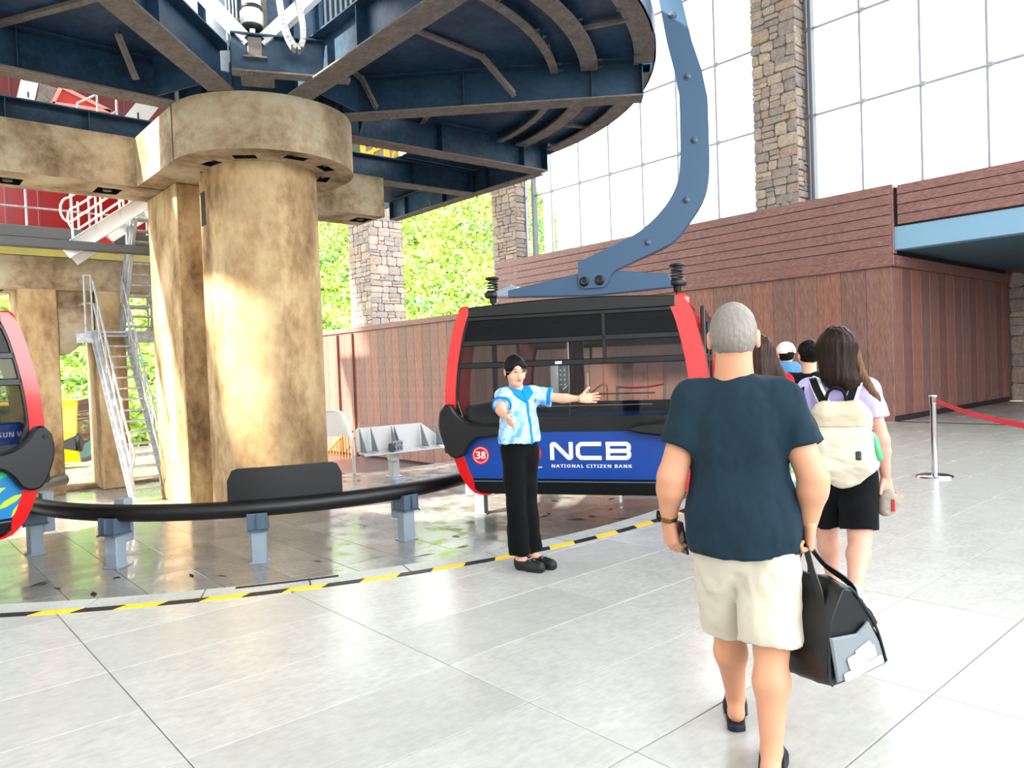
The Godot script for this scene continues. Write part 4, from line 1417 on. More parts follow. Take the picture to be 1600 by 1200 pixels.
func make_cabin(o: Node3D, paint: Material, panel: Material, hanger := true) -> void:
	var half := smooth_line([Vector2(-1.02, 0.0), Vector2(-1.2, 0.03), Vector2(-1.35, 0.2), Vector2(-1.45, 0.46), Vector2(-1.515, 0.8), Vector2(-1.535, 1.06), Vector2(-1.52, 1.32), Vector2(-1.48, 1.6), Vector2(-1.41, 1.92), Vector2(-1.34, 2.12), Vector2(-1.27, 2.22)], 3)
	var gl := glass(Color(0.05, 0.07, 0.09), 0.3)
	gl.metallic_specular = 0.3
	var frame := mat(Color(0.022, 0.04, 0.055), 0.25)
	var tint := glass(Color(0.01, 0.025, 0.04), 0.82)
	tint.metallic_specular = 0.3
	# red corner pillars, curved like the outline
	for sx in [-1, 1]:
		for sz in [-1, 1]:
			var p := PackedVector2Array()
			for q in half: p.append(Vector2(q.x * -sx, q.y))
			for i in half.size():
				var q := half[half.size() - 1 - i]
				p.append(Vector2((q.x + (0.115 if sx < 0 else 0.19) * smoothstep(0.0, 0.2, q.y) + 0.02) * -sx, q.y + (0.02 if q.y < 0.05 else 0.0)))
			var g := G.new()
			g.prism(p, -0.25 if sz > 0 else -ZL, ZL if sz > 0 else 0.25, Transform3D(Basis(), Vector3(0, 0, 0)), 0.0)
			g = G.new()
			g.prism(p, sz * ZL - (0.5 if sz > 0 else 0.0), sz * ZL + (0.0 if sz > 0 else 0.5), Transform3D(), 0.012)
			put(g, "corner_pillar", paint, o)
			# moulded black bumper with a wing along the end wall
			var b := PackedVector2Array()
			var bp := smooth_line([Vector2(1.5, 1.085), Vector2(1.43, 1.08), Vector2(1.36, 0.98), Vector2(1.26, 0.89), Vector2(1.13, 0.85), Vector2(0.95, 0.845), Vector2(0.75, 0.825), Vector2(0.64, 0.785), Vector2(0.66, 0.755), Vector2(0.8, 0.72), Vector2(1.0, 0.695), Vector2(1.12, 0.68), Vector2(1.21, 0.6), Vector2(1.27, 0.5), Vector2(1.36, 0.455), Vector2(1.46, 0.48), Vector2(1.53, 0.6), Vector2(1.59, 0.82), Vector2(1.57, 1.0)], 3)
			for q in bp: b.append(Vector2(q.x * sx, q.y))
			var bg := G.new()
			bg.prism(b, sz * (ZL + 0.05) - 0.055, sz * (ZL + 0.05) + 0.065, Transform3D(), 0.022)
			var side := PackedVector2Array([Vector2(0, 0.5), Vector2(0.5, 0.62), Vector2(0.62, 0.74), Vector2(0.5, 0.84), Vector2(0, 1.03)])
			bg.prism(side, 0, 0.1, Transform3D(Basis(Vector3(0, 0, -sz), Vector3.UP, Vector3(sx, 0, 0) * (1 if sx * sz > 0 else -1) * (1 if sx * sz > 0 else -1)), Vector3(sx * 1.47, 0, sz * ZL)), 0.02)
			var bu := put(bg, "bumper", M.rubber, o)
			var bolt := G.new()
			bolt.lathe([Vector2(0.02, 0.0), Vector2(0.02, 0.008)], 10, Transform3D(Basis(Vector3.RIGHT, sz * PI / 2), Vector3(sx * 1.5, 0.98, sz * (ZL + 0.115))))
			put(bolt, "bolt", frame, bu)
		var rr := G.new()
		rr.bev(Vector3(sx * 1.255, 2.165, 0), Vector3(0.17, 0.15, 2 * ZL - 0.012), 0.045)
		put(rr, "roof_rail", paint, o)
	# roof
	var roof := PackedVector2Array()
	for i in 13: roof.append(Vector2(lerpf(1.2, -1.2, i / 12.0), 2.22 + 0.045 * sin(PI * i / 12.0)))
	roof.append(Vector2(-1.2, 2.1)); roof.append(Vector2(1.2, 2.1))
	var rg := G.new()
	rg.prism(roof, -ZL - 0.01, ZL + 0.01, Transform3D(), 0.012)
	put(rg, "roof", frame, o)
	var fl := G.new()
	fl.bev(Vector3(0, 0.12, 0), Vector3(2.5, 0.2, 2 * ZL - 0.04), 0.03)
	fl.bev(Vector3(0, 0.03, 0), Vector3(2.1, 0.05, 2 * ZL - 0.3), 0.02)
	put(fl, "floor_pan", frame, o)
	# both end walls
	for sz in [-1, 1]:
		var z0: float = sz * ZL - 0.05
		var z1: float = sz * ZL - 0.01 if sz > 0 else sz * ZL + 0.05
		if sz < 0: z0 = sz * ZL + 0.01
		for s in [[0.02, 0.2, 0.1, "skirt", 0.02], [0.74, 0.915, 0.1, "sill_band", 0.0], [1.5, 1.57, 0.09, "crossbar", 0.0], [1.765, 1.83, 0.09, "crossbar", 0.0], [2.06, 2.2, 0.09, "head_band", 0.0]]:
			var g := G.new()
			g.prism(band(half, s[0], s[1], s[2]), z0, z1, Transform3D(), 0.008)
			put(g, s[3], frame, o)
		var st := G.new()
		st.box(Vector3(0, 0.17, sz * (ZL - 0.006)), Vector3(2.4, 0.012, 0.02))
		put(st, "seam", M.post_dark, o)
		for s in [-1, 1]:
			var g := G.new()
			var p := PackedVector2Array()
			for i in 9:
				var y := lerpf(0.8, 2.1, i / 8.0)
				p.append(Vector2((absf(edge_x(half, y)) - 0.09) * s, y))
			for i in 9:
				var y := lerpf(2.1, 0.8, i / 8.0)
				p.append(Vector2((absf(edge_x(half, y)) - 0.16 - (0.06 * smoothstep(1.1, 0.9, y))) * s, y))
			g.prism(p, z0, z1, Transform3D(), 0.006)
			put(g, "jamb", frame, o)
		var ml := G.new()
		ml.box(Vector3(0.4 * sz, 1.8, (z0 + z1) / 2), Vector3(0.035, 0.56, 0.04))
		put(ml, "window_bar", frame, o)
		for s in [[0.915, 1.5], [1.57, 1.765], [1.83, 2.06]]:
			var g := G.new()
			var p := band(half, s[0] - 0.005, s[1] + 0.005, 0.13)
			g.prism(p, (z0 + z1) / 2 - 0.005, (z0 + z1) / 2 + 0.005, Transform3D())
			put(g, "pane", tint if s[0] > 1.8 else gl, o)
		var bp := G.new()
		bp.prism(band(half, 0.2, 0.745, 0.08), z0, z1, Transform3D(), 0.006)
		put(bp, "livery_panel", panel, o)
		var hr := G.new()
		hr.tube([Vector3(-0.6 * sz, 1.03, sz * (ZL - 0.16)), Vector3(0.9 * sz, 1.03, sz * (ZL - 0.16))], 0.012, 6)
		put(hr, "handrail", M.chrome, o)
	# long sides: door leaves towards the platform, windows towards the wheel
	for sx in [-1, 1]:
		for k in 2:
			var zc := -0.62 + k * 1.24
			var d := G.new()
			for s in [[0.26, 0.9], [1.5, 1.58], [1.98, 2.1]]: d.bev(Vector3(sx * 1.46, (s[0] + s[1]) / 2, zc), Vector3(0.05, s[1] - s[0], 1.22), 0.01)
			for e in [-0.59, 0.59]: d.bev(Vector3(sx * 1.46, 1.2, zc + e), Vector3(0.05, 1.85, 0.05), 0.01)
			var leaf := put(d, "door_leaf" if sx > 0 else "side_frame", frame, o)
			var p := G.new()
			p.box(Vector3(sx * 1.46, 1.2, zc), Vector3(0.01, 0.62, 1.14))
			put(p, "pane", gl, leaf)
			p = G.new()
			p.box(Vector3(sx * 1.46, 1.78, zc), Vector3(0.01, 0.42, 1.14))
			put(p, "pane", gl, leaf)
	# inside: lining, seats and a pole
	var li := G.new()
	li.bev(Vector3(0, 2.06, 0), Vector3(2.4, 0.03, 2 * ZL - 0.2), 0.01)
	for k in 4: li.bev(Vector3(0, 1.95, -1.3 + k * 0.86), Vector3(2.5, 0.12, 0.05), 0.01)
	put(li, "ceiling_lining", mat(Color(0.06, 0.07, 0.08), 0.6), o)
	for k in 2:
		var s := G.new()
		s.bev(Vector3(-1.1, 0.52, -0.8 + k * 1.6), Vector3(0.5, 0.12, 1.4), 0.03)
		s.bev(Vector3(-1.33, 0.8, -0.8 + k * 1.6), Vector3(0.08, 0.5, 1.4), 0.03)
		put(s, "seat", mat(Color(0.1, 0.1, 0.12), 0.6), o)
	var pole := G.new()
	pole.tube([Vector3(-0.4, 0.2, 0.0), Vector3(-0.4, 2.06, 0.0)], 0.02, 8)
	put(pole, "pole", M.chrome, o)
	var cur := G.new()
	for k in 6: cur.bev(Vector3(-0.72 + k * 0.045, 1.4, -1.5 + 0.02 * (k % 2)), Vector3(0.05, 1.2, 0.03), 0.01)
	put(cur, "red_curtain", M.darkred, o)
	if not hanger: return
	# hanger: a flat beam over the roof, the bent arm and spring dampers at both ends
	var blue := mat(Color(0.22, 0.34, 0.46), 0.4)
	var bm := G.new()
	bm.prism(PackedVector2Array([Vector2(-1.2, 2.475), Vector2(0, 2.425), Vector2(1.06, 2.47), Vector2(1.0, 2.65), Vector2(0.32, 2.735), Vector2(-0.19, 2.735), Vector2(-1.2, 2.57)]), -0.09, 0.09, Transform3D(), 0.01)
	put(bm, "hanger_beam", blue, o)
	var lo := smooth_line([Vector2(0.63, 2.87), Vector2(0.9, 2.97), Vector2(1.1, 3.08), Vector2(1.3, 3.31), Vector2(1.46, 3.55), Vector2(1.54, 3.8), Vector2(1.56, 4.15), Vector2(1.56, 4.85)], 3)
	var up := smooth_line([Vector2(1.21, 4.9), Vector2(1.20, 4.15), Vector2(1.16, 3.84), Vector2(1.04, 3.59), Vector2(0.85, 3.38), Vector2(0.64, 3.22), Vector2(0.45, 3.13)], 3)
	var arm := PackedVector2Array([Vector2(-0.19, 2.88), Vector2(-0.19, 2.58), Vector2(-0.14, 2.525), Vector2(0.16, 2.525), Vector2(0.22, 2.6), Vector2(0.25, 2.68), Vector2(0.33, 2.75)])
	arm.append_array(lo)
	for q in [Vector2(1.5, 5.2), Vector2(1.39, 5.58), Vector2(1.27, 6.18), Vector2(1.14, 6.9), Vector2(0.88, 6.9), Vector2(0.98, 6.23), Vector2(1.07, 5.64), Vector2(1.17, 5.18)]: arm.append(q)
	arm.append_array(up)
	var ag := G.new()
	ag.prism(arm, -0.05, 0.13, Transform3D(), 0.012)
	var a := put(ag, "hanger_arm", blue, o)
	for q in [Vector2(1.15, 5.95), Vector2(1.32, 5.14), Vector2(1.38, 4.32), Vector2(1.26, 3.57), Vector2(0.75, 3.07)]:
		var s := G.new()
		s.lathe([Vector2(0.045, 0), Vector2(0.045, 0.012), Vector2(0.026, 0.014), Vector2(0.024, 0.035), Vector2(0.012, 0.042)], 12, Transform3D(Basis(Vector3.RIGHT, PI / 2), Vector3(q.x, q.y, 0.13)))
		put(s, "bolt", M.post_dark, a)
	for q in [Vector2(-0.11, 2.615), Vector2(0.1, 2.62)]:
		var s := G.new()
		s.lathe([Vector2(0.065, 0), Vector2(0.065, 0.02), Vector2(0.045, 0.03), Vector2(0.03, 0.032), Vector2(0.028, 0.02)], 16, Transform3D(Basis(Vector3.RIGHT, PI / 2), Vector3(q.x, q.y, 0.13)))
		put(s, "pin", M.rubber, a)
	var gf := G.new()
	gf.bev(Vector3(0.9, 6.75, 0.05), Vector3(0.9, 0.22, 0.5), 0.02)
	gf.bev(Vector3(0.62, 6.55, 0.05), Vector3(0.1, 0.5, 0.12), 0.02)
	put(gf, "grip_frame", blue, o)
	for s in [[-1.45, -1], [1.1, 1]]:
		var d := G.new()
		d.lathe([Vector2(0.05, 2.24), Vector2(0.03, 2.28), Vector2(0.022, 2.4), Vector2(0.05, 2.42), Vector2(0.05, 2.5)], 12, Transform3D(Basis(), Vector3(s[0], 0, 0)))
		var dm := put(d, "damper_rod", M.rubber, o)
		for e in [[2.53, 0.12, 0.09], [2.70, 0.075, 0.03], [2.76, 0.1, 0.04]]:
			var w := G.new()
			w.lathe([Vector2(e[1] * 0.85, e[0] - e[2] / 2), Vector2(e[1], e[0] - e[2] / 4), Vector2(e[1], e[0] + e[2] / 4), Vector2(e[1] * 0.8, e[0] + e[2] / 2)], 18, Transform3D(Basis(), Vector3(s[0], 0, 0)))
			put(w, "damper_disc", M.rubber, dm)
		var coil := G.new()
		var pts := []
		for i in 40: pts.append(Vector3(s[0] + 0.07 * cos(i * 0.7), 2.57 + i * 0.0042, 0.07 * sin(i * 0.7)))
		coil.tube(pts, 0.013, 6)
		put(coil, "spring", M.rubber, dm)
		var br := G.new()
		var sg: int = s[1]
		br.prism(PackedVector2Array([Vector2(s[0], 2.49), Vector2(s[0] - sg * 0.25, 2.47), Vector2(s[0] - sg * 0.42, 2.52), Vector2(s[0] - sg * 0.38, 2.62), Vector2(s[0] - sg * 0.28, 2.66), Vector2(s[0] - sg * 0.12, 2.6), Vector2(s[0], 2.55)]), -0.08, 0.08, Transform3D(), 0.02)
		put(br, "damper_bracket", M.post, dm)

func letters_ncb(o: Node3D, at: Vector3, m: Material) -> void:
	# three broad rounded capitals, 0.92 m wide and 0.205 m high
	var h := 0.205
	var t := 0.047
	var stroke := func(pts: Array) -> PackedVector2Array:
		var l := PackedVector2Array(pts)
		return Geometry2D.offset_polyline(l, t / 2, Geometry2D.JOIN_ROUND, Geometry2D.END_BUTT)[0]
	var e := t / 2
	var sets := []
	sets.append([[Vector2(e, 0), Vector2(e, h - e), Vector2(0.06, h - e), Vector2(0.215, e), Vector2(0.245, e), Vector2(0.245, h)]])
	sets.append([[Vector2(0.595, h - e), Vector2(0.36, h - e), Vector2(0.325, h - 0.055), Vector2(0.325, 0.055), Vector2(0.36, e), Vector2(0.595, e)]])
	sets.append([[Vector2(0.645, e), Vector2(0.88, e), Vector2(0.905, 0.045), Vector2(0.905, 0.08), Vector2(0.885, h / 2), Vector2(0.905, h - 0.08), Vector2(0.905, h - 0.045), Vector2(0.88, h - e), Vector2(0.645, h - e)], [Vector2(0.67, 0.0), Vector2(0.67, h)], [Vector2(0.67, h / 2), Vector2(0.89, h / 2)]])
	for s in sets:
		var g := G.new()
		for i in s.size(): g.prism(stroke.call(s[i]), 0, 0.004 + 0.0012 * i, Transform3D(Basis(), at))
		put(g, "letter", m, o)

func cabins() -> void:
	var rad := 5.12
	var blue := mat(Color(0.01, 0.25, 0.6), 0.3)
	var c := thing("gondola", "red and blue cable car cabin with bank lettering hanging on a curved steel arm", "cable car", pol(rad, -32.0, 0.0), deg_to_rad(32.0), "cable car cabins")
	make_cabin(c, M.red, blue)
	var zf := ZL - 0.009
	letters_ncb(c, Vector3(-0.265, 0.42, zf), M.white)
	words("NATIONAL CITIZEN BANK", 0.036, M.white, c, Vector3(0.205, 0.35, zf + 0.002), "lettering", 0.004, 3, Basis(), 0.92)
	var disc := G.new()
	disc.lathe([Vector2(0.108, 0), Vector2(0.108, 0.003)], 32, Transform3D(Basis(Vector3.RIGHT, PI / 2), Vector3(-1.11, 0.475, zf)))
	var dd := put(disc, "number_disc", mat(Color(0.85, 0.05, 0.12), 0.4), c)
	var ring := G.new()
	ring.lathe([Vector2(0.092, 0.003), Vector2(0.092, 0.0045), Vector2(0.085, 0.0045), Vector2(0.085, 0.003)], 32, Transform3D(Basis(Vector3.RIGHT, PI / 2), Vector3(-1.11, 0.475, zf)), 0.0, TAU, false, false)
	put(ring, "ring", M.white, dd)
	words("38", 0.085, M.white, dd, Vector3(-1.11, 0.475, zf + 0.005), "number", 0.004)
	var em := G.new()
	em.prism(smooth_line([Vector2(-0.46, 0.62), Vector2(-0.385, 0.55), Vector2(-0.37, 0.47), Vector2(-0.42, 0.4), Vector2(-0.5, 0.38), Vector2(-0.43, 0.46), Vector2(-0.43, 0.54)], 4), 0, 0.004, Transform3D(Basis(), Vector3(0, 0, zf)))
	put(em, "emblem", M.red, c)
	var stk := G.new()
	stk.box(Vector3(-0.13, 1.535, zf), Vector3(0.075, 0.03, 0.003))
	put(stk, "sticker", M.white, c)
	var da := G.new()
	da.box(Vector3(-0.41, 0.335, zf + 0.002), Vector3(0.09, 0.012, 0.004))
	put(da, "dash", M.white, c)
	# the next cabin round the wheel, cut by the left edge of the view
	var n := thing("gondola", "red cable car cabin with sea picture panel at the left edge of the photo", "cable car", pol(rad + 0.22, 80.0, 0.0), deg_to_rad(-80.0), "cable car cabins")
	make_cabin(n, M.red, mat(Color(0.0, 0.45, 0.68), 0.35))
	for q in [[-1.12, 0.62, 0.3, 0.14], [-1.2, 0.36, 0.5, 0.13], [-1.03, 0.33, 0.2, 0.1], [-0.95, 0.52, -0.3, 0.12], [-1.26, 0.28, 0.9, 0.09], [-0.8, 0.4, 0.4, 0.12], [-0.7, 0.6, 0.2, 0.1], [-1.05, 0.46, 0.35, 0.13]]:
		var g := G.new()
		var b := Basis(Vector3.BACK, q[2])
		var l: float = q[3]
		var pts := PackedVector2Array()
		for e in [Vector2(-l, 0), Vector2(-l * 0.3, l * 0.26), Vector2(l * 0.5, l * 0.22), Vector2(l, 0), Vector2(l * 0.4, -l * 0.2), Vector2(-l * 0.4, -l * 0.18)]: pts.append(Vector2(e.x, e.y))
		g.prism(pts, 0, 0.004, Transform3D(Basis(Vector3.UP, PI) * b, Vector3(q[0], q[1], -ZL + 0.009)))
		put(g, "printed_leaf", mat(Color(0.7, 0.85, 0.15) if int(l * 100) % 2 else Color(0.15, 0.7, 0.4), 0.4), n)
	var seat := G.new()
	seat.bev(Vector3(-1.0, 0.98, -1.56), Vector3(0.8, 0.3, 0.04), 0.02)
	var sp := put(seat, "banner", blue, n)
	words("SUN W", 0.05, M.white, sp, Vector3(-1.29, 1.01, -1.583), "lettering", 0.004, 1, Basis(Vector3.UP, PI))
	# a far cabin seen between the piers
	var yel := mat(Color(0.95, 0.72, 0.02), 0.3)
	var y := thing("gondola", "small distant yellow cable car cabin seen between the ochre piers", "cable car", Vector3(-31.10, -1.3, -4.77), deg_to_rad(150.0), "cable car cabins")
	make_cabin(y, yel, mat(Color(0.2, 0.5, 0.5), 0.4), false)
	var tr := G.new()
	tr.bev(Vector3(-0.6, 2.5, 0), Vector3(1.4, 0.12, 0.2), 0.03)
	tr.bev(Vector3(-1.3, 2.42, 0), Vector3(0.3, 0.2, 0.3), 0.03)
	put(tr, "roof_gear", M.rubber, y)

class Field:
	# a distance field on a grid; bodies and clothes are joined from tapered limbs and meshed as surface nets
	var lo: Vector3
	var h: float
	var nx: int
	var ny: int
	var nz: int
	var f := PackedFloat32Array()
	func _init(a: Vector3, b: Vector3, cell: float) -> void:
		lo = a
		h = cell
		nx = int((b.x - a.x) / h) + 2
		ny = int((b.y - a.y) / h) + 2
		nz = int((b.z - a.z) / h) + 2
		f.resize(nx * ny * nz)
		f.fill(1.0)
	func span(a: Vector3, b: Vector3) -> Array:
		var p := (a - lo) / h
		var q := (b - lo) / h
		return [clampi(int(p.x), 0, nx - 1), clampi(int(p.y), 0, ny - 1), clampi(int(p.z), 0, nz - 1), clampi(int(q.x) + 1, 0, nx - 1), clampi(int(q.y) + 1, 0, ny - 1), clampi(int(q.z) + 1, 0, nz - 1)]
	func limb(a: Vector3, b: Vector3, ra: float, rb: float, k := 0.02, flat := 0, sub := false) -> void:
		# a tapered capsule; flat 1: cut square at b, 2: at both ends
		var m := maxf(ra, rb) + k + 2.0 * h
		var e := Vector3(m, m, m)
		var s := span(a.min(b) - e, a.max(b) + e)
		var ab := b - a
		var l2 := maxf(ab.length_squared(), 1e-9)
		var dir := ab.normalized()
		var l := sqrt(l2)
		for z in range(s[2], s[5] + 1):
			for y in range(s[1], s[4] + 1):
				var i := (z * ny + y) * nx + int(s[0])
				var p := lo + Vector3(s[0], y, z) * h - a
				for x in range(s[0], s[3] + 1):
					var u := p.dot(ab) / l2
					var t := clampf(u, 0.0, 1.0)
					var d := (p - ab * t).length() - lerpf(ra, rb, t)
					if flat:
						if u > 1.0 - rb / l: d = maxf(maxf(d, (p - ab * u).length() - rb if u > 1.0 else d), (u - 1.0) * l)
						if flat == 2 and u < 0.0: d = maxf(d, -u * l)
					var c := f[i]
					if sub:
						f[i] = maxf(c, -d)
					elif k > 0.0:
						var w := maxf(k - absf(c - d), 0.0) / k
						f[i] = minf(c, d) - w * w * k * 0.25
					else: f[i] = minf(c, d)
					i += 1
					p.x += h
	func blob(c: Vector3, r: Vector3, b := Basis(), k := 0.02, sub := false) -> void:
		var m := maxf(r.x, maxf(r.y, r.z)) + k + 2.0 * h
		var e := Vector3(m, m, m)
		var s := span(c - e, c + e)
		var inv := b.inverse()
		for z in range(s[2], s[5] + 1):
			for y in range(s[1], s[4] + 1):
				var i := (z * ny + y) * nx + int(s[0])
				var p := lo + Vector3(s[0], y, z) * h - c
				for x in range(s[0], s[3] + 1):
					var q := (inv * p) / r
					var k0 := q.length()
					var k1 := (q / r).length()
					var d := k0 * (k0 - 1.0) / maxf(k1, 1e-6)
					var w0 := f[i]
					if sub:
						var w := maxf(k - absf(w0 + d), 0.0) / maxf(k, 1e-6)
						f[i] = maxf(w0, -d) + w * w * k * 0.25
					else:
						var w := maxf(k - absf(w0 - d), 0.0) / maxf(k, 1e-6)
						f[i] = minf(w0, d) - w * w * k * 0.25
					i += 1
					p.x += h
	func cut(n: Vector3, at: Vector3) -> void:
		# keeps what lies behind the plane
		var i := 0
		for z in nz:
			for y in ny:
				var d := (lo + Vector3(0, y, z) * h - at).dot(n)
				for x in nx:
					if f[i] < d: f[i] = d
					i += 1
					d += n.x * h
	func rough(nz_: FastNoiseLite, amp: float, stretch := Vector3.ONE) -> void:
		var i := 0
		for z in nz:
			for y in ny:
				for x in nx:
					if absf(f[i]) < 0.05:
						var p := (lo + Vector3(x, y, z) * h) * stretch
						f[i] += amp * nz_.get_noise_3dv(p)
					i += 1
	func net(g: G) -> void:
		var at := PackedInt32Array()
		at.resize(nx * ny * nz)
		at.fill(-1)
		var pts := PackedVector3Array()
		var nrm := PackedVector3Array()
		var sx := 1
		var sy := nx
		var sz := nx * ny
		var off := [0, sx, sy, sx + sy, sz, sz + sx, sz + sy, sz + sx + sy]
		var edges := [0, 1, 2, 3, 4, 5, 6, 7, 0, 2, 1, 3, 4, 6, 5, 7, 0, 4, 1, 5, 2, 6, 3, 7]
		var lim := 5.0 * h
		for z in nz - 1:
			for y in ny - 1:
				var i := (z * ny + y) * nx
				for x in nx - 1:
					if absf(f[i]) < lim:
						var m := 0
						for k in 8:
							if f[i + off[k]] < 0.0: m += 1
						if m != 0 and m != 8:
							var sum := Vector3.ZERO
							var cnt := 0
							for e in 12:
								var a: int = edges[e * 2]
								var b: int = edges[e * 2 + 1]
								var fa := f[i + off[a]]
								var fb := f[i + off[b]]
								if (fa < 0.0) != (fb < 0.0):
									var t := fa / (fa - fb)
									sum += Vector3(lerpf(a & 1, b & 1, t), lerpf((a >> 1) & 1, (b >> 1) & 1, t), lerpf((a >> 2) & 1, (b >> 2) & 1, t))
									cnt += 1
							at[i] = pts.size()
							pts.append(lo + (Vector3(x, y, z) + sum / cnt) * h)
							nrm.append(Vector3(f[i + 1] + f[i + sx + sy] + f[i + sz + sx] + f[i + sz + sx + sy] - f[i] - f[i + sy] - f[i + sz] - f[i + sz + sy], f[i + sy] + f[i + sx + sy] + f[i + sz + sy] + f[i + sz + sx + sy] - f[i] - f[i + sx] - f[i + sz] - f[i + sz + sx], f[i + sz] + f[i + sz + sx] + f[i + sz + sy] + f[i + sz + sx + sy] - f[i] - f[i + sx] - f[i + sy] - f[i + sx + sy]).normalized())
					i += 1
		var axes := [[sx, sy, sz], [sy, sz, sx], [sz, sx, sy]]
		for z in range(1, nz - 1):
			for y in range(1, ny - 1):
				var i := (z * ny + y) * nx + 1
				for x in range(1, nx - 1):
					if at[i] >= 0:
						for ax in axes:
							var inside := f[i] < 0.0
							if inside != (f[i + ax[0]] < 0.0):
								var q0 := at[i]
								var q1 := at[i - ax[1]]
								var q2 := at[i - ax[1] - ax[2]]
								var q3 := at[i - ax[2]]
								if q1 >= 0 and q2 >= 0 and q3 >= 0:
									if not inside:
										var w := q1
										q1 = q3
										q3 = w
									g.trin(pts[q0], pts[q1], pts[q2], nrm[q0], nrm[q1], nrm[q2])
									g.trin(pts[q0], pts[q2], pts[q3], nrm[q0], nrm[q2], nrm[q3])
					i += 1

func bounds(pts: Array, m: float) -> Array:
	var a: Vector3 = pts[0]
	var b: Vector3 = pts[0]
	for p in pts:
		a = a.min(p)
		b = b.max(p)
	return [a - Vector3(m, m, m), b + Vector3(m, m, m)]

func hand(g: G, wrist: Vector3, fwd: Vector3, palm: Vector3, curl: Array, thumb_open := 0.5, left := false, size := 1.0, elbow := Vector3.ZERO) -> void:
	# palm, four bent fingers of unequal length and a thumb from the side of the palm. palm: the way the palm faces
	fwd = fwd.normalized()
	palm = (palm - fwd * palm.dot(fwd)).normalized()
	var side := fwd.cross(palm) * (-1.0 if left else 1.0) # towards the thumb
	var chains := []
	var lens := [0.072, 0.08, 0.074, 0.058]
	for i in 4:
		var across := (1.5 - i) * 0.0205 * size
		var base := wrist + fwd * ((0.088 - absf(i - 1.2) * 0.005) * size) + side * across
		var pts := [wrist + fwd * 0.012 * size + side * across * 0.6, base]
		var l: float = lens[i] * size
		var d := (fwd + side * (1.5 - i) * 0.07).normalized()
		var ax := d.cross(palm).normalized()
		var ang := 0.0
		for j in 3:
			ang += curl[i] * [0.8, 1.0, 0.7][j]
			var dd := d.rotated(ax, ang)
			pts.append(pts[-1] + dd * l * [0.45, 0.3, 0.25][j])
		chains.append(pts)
	var tb := wrist + fwd * 0.025 * size + side * 0.026 * size + palm * 0.008 * size
	var td := (side * (0.4 + thumb_open) + fwd * 0.9 + palm * (0.55 - 0.3 * thumb_open)).normalized()
	var td2 := (td + fwd * 0.35 + palm * 0.25 * (1.0 - thumb_open)).normalized()
	var th := [wrist + fwd * 0.01 * size + side * 0.012 * size, tb, tb + td * 0.036 * size, tb + td * 0.036 * size + td2 * 0.027 * size, tb + td * 0.036 * size + td2 * 0.05 * size]
	var all := []
	for c in chains: all.append_array(c)
	all.append_array(th)
	var b := bounds(all, 0.03)
	var s := Field.new(b[0], b[1], 0.0037 * size)
	if elbow != Vector3.ZERO: s.limb(wrist + (elbow - wrist).normalized() * 0.03, wrist, 0.027 * size, 0.025 * size, 0.01)
	for i in 4:
		var c: Array = chains[i]
		s.limb(c[0], c[1], 0.0145 * size, 0.0125 * size, 0.014)
		var r := [0.0098, 0.0102, 0.0096, 0.0085]
		for j in 3: s.limb(c[j + 1], c[j + 2], r[i] * size * (1.0 - 0.1 * j), r[i] * size * (0.93 - 0.1 * j), 0.0035)
	s.blob(wrist + fwd * 0.05 * size, Vector3(0.036, 0.045, 0.014) * size, Basis(side, fwd, side.cross(fwd)), 0.01)
	s.limb(th[0], th[1], 0.016 * size, 0.016 * size, 0.012)
	s.limb(th[1], th[2], 0.0155 * size, 0.0115 * size, 0.008)
	s.limb(th[2], th[3], 0.0112 * size, 0.0105 * size, 0.004)
	s.limb(th[3], th[4], 0.0105 * size, 0.0085 * size, 0.004)
	s.net(g)

func head(g: G, c: Vector3, b: Basis, neck: Vector3, cell := 0.0055, k := 1.0, neck_r := 0.055) -> void:
	# b: x to the head's right as one looks at its back, y up, -z the way it faces
	var f := -b.z
	var u := b.y
	var r := b.x
	var e := 0.19 * k
	var s := Field.new((c - Vector3(e * 0.75, e, e * 0.8)).min(neck - Vector3(0.07, 0.02, 0.07)), (c + Vector3(e * 0.75, e * 0.85, e * 0.8)).max(neck + Vector3(0.07, 0.02, 0.07)), cell)
	s.limb(c - u * 0.05 * k - f * 0.018 * k, neck, neck_r, neck_r * 1.15, 0.02)
	s.blob(c + (u * 0.022 - f * 0.012) * k, Vector3(0.077, 0.102, 0.094) * k, b, 0.01)
	s.blob(c + (-u * 0.035 + f * 0.022) * k, Vector3(0.059, 0.085, 0.068) * k, b, 0.025)
	s.blob(c + (-u * 0.09 + f * 0.048) * k, Vector3(0.03, 0.024, 0.03) * k, b, 0.03)
	for q in [-1, 1]:
		s.blob(c + (-u * 0.03 + f * 0.06 + r * 0.04 * q) * k, Vector3(0.024, 0.024, 0.022) * k, b, 0.02)
		s.blob(c + (u * 0.004 + f * 0.097 + r * 0.031 * q) * k, Vector3(0.019, 0.011, 0.014) * k, b, 0.012, true)
		s.blob(c + (u * 0.0 - f * 0.008 + r * 0.083 * q) * k, Vector3(0.011, 0.034, 0.02) * k, b.rotated(u, -0.35 * q), 0.006)
		s.blob(c + (-u * 0.004 + f * 0.0 + r * 0.097 * q) * k, Vector3(0.005, 0.018, 0.009) * k, b.rotated(u, -0.35 * q), 0.006, true)
	s.limb(c + (u * 0.01 + f * 0.088) * k, c + (-u * 0.034 + f * 0.107) * k, 0.008 * k, 0.011 * k, 0.012)
	for q in [-1, 1]: s.blob(c + (-u * 0.037 + f * 0.096 + r * 0.011 * q) * k, Vector3(0.009, 0.008, 0.01) * k, b, 0.006)
	s.blob(c + (-u * 0.064 + f * 0.086) * k, Vector3(0.022, 0.009, 0.012) * k, b, 0.012)
	s.net(g)

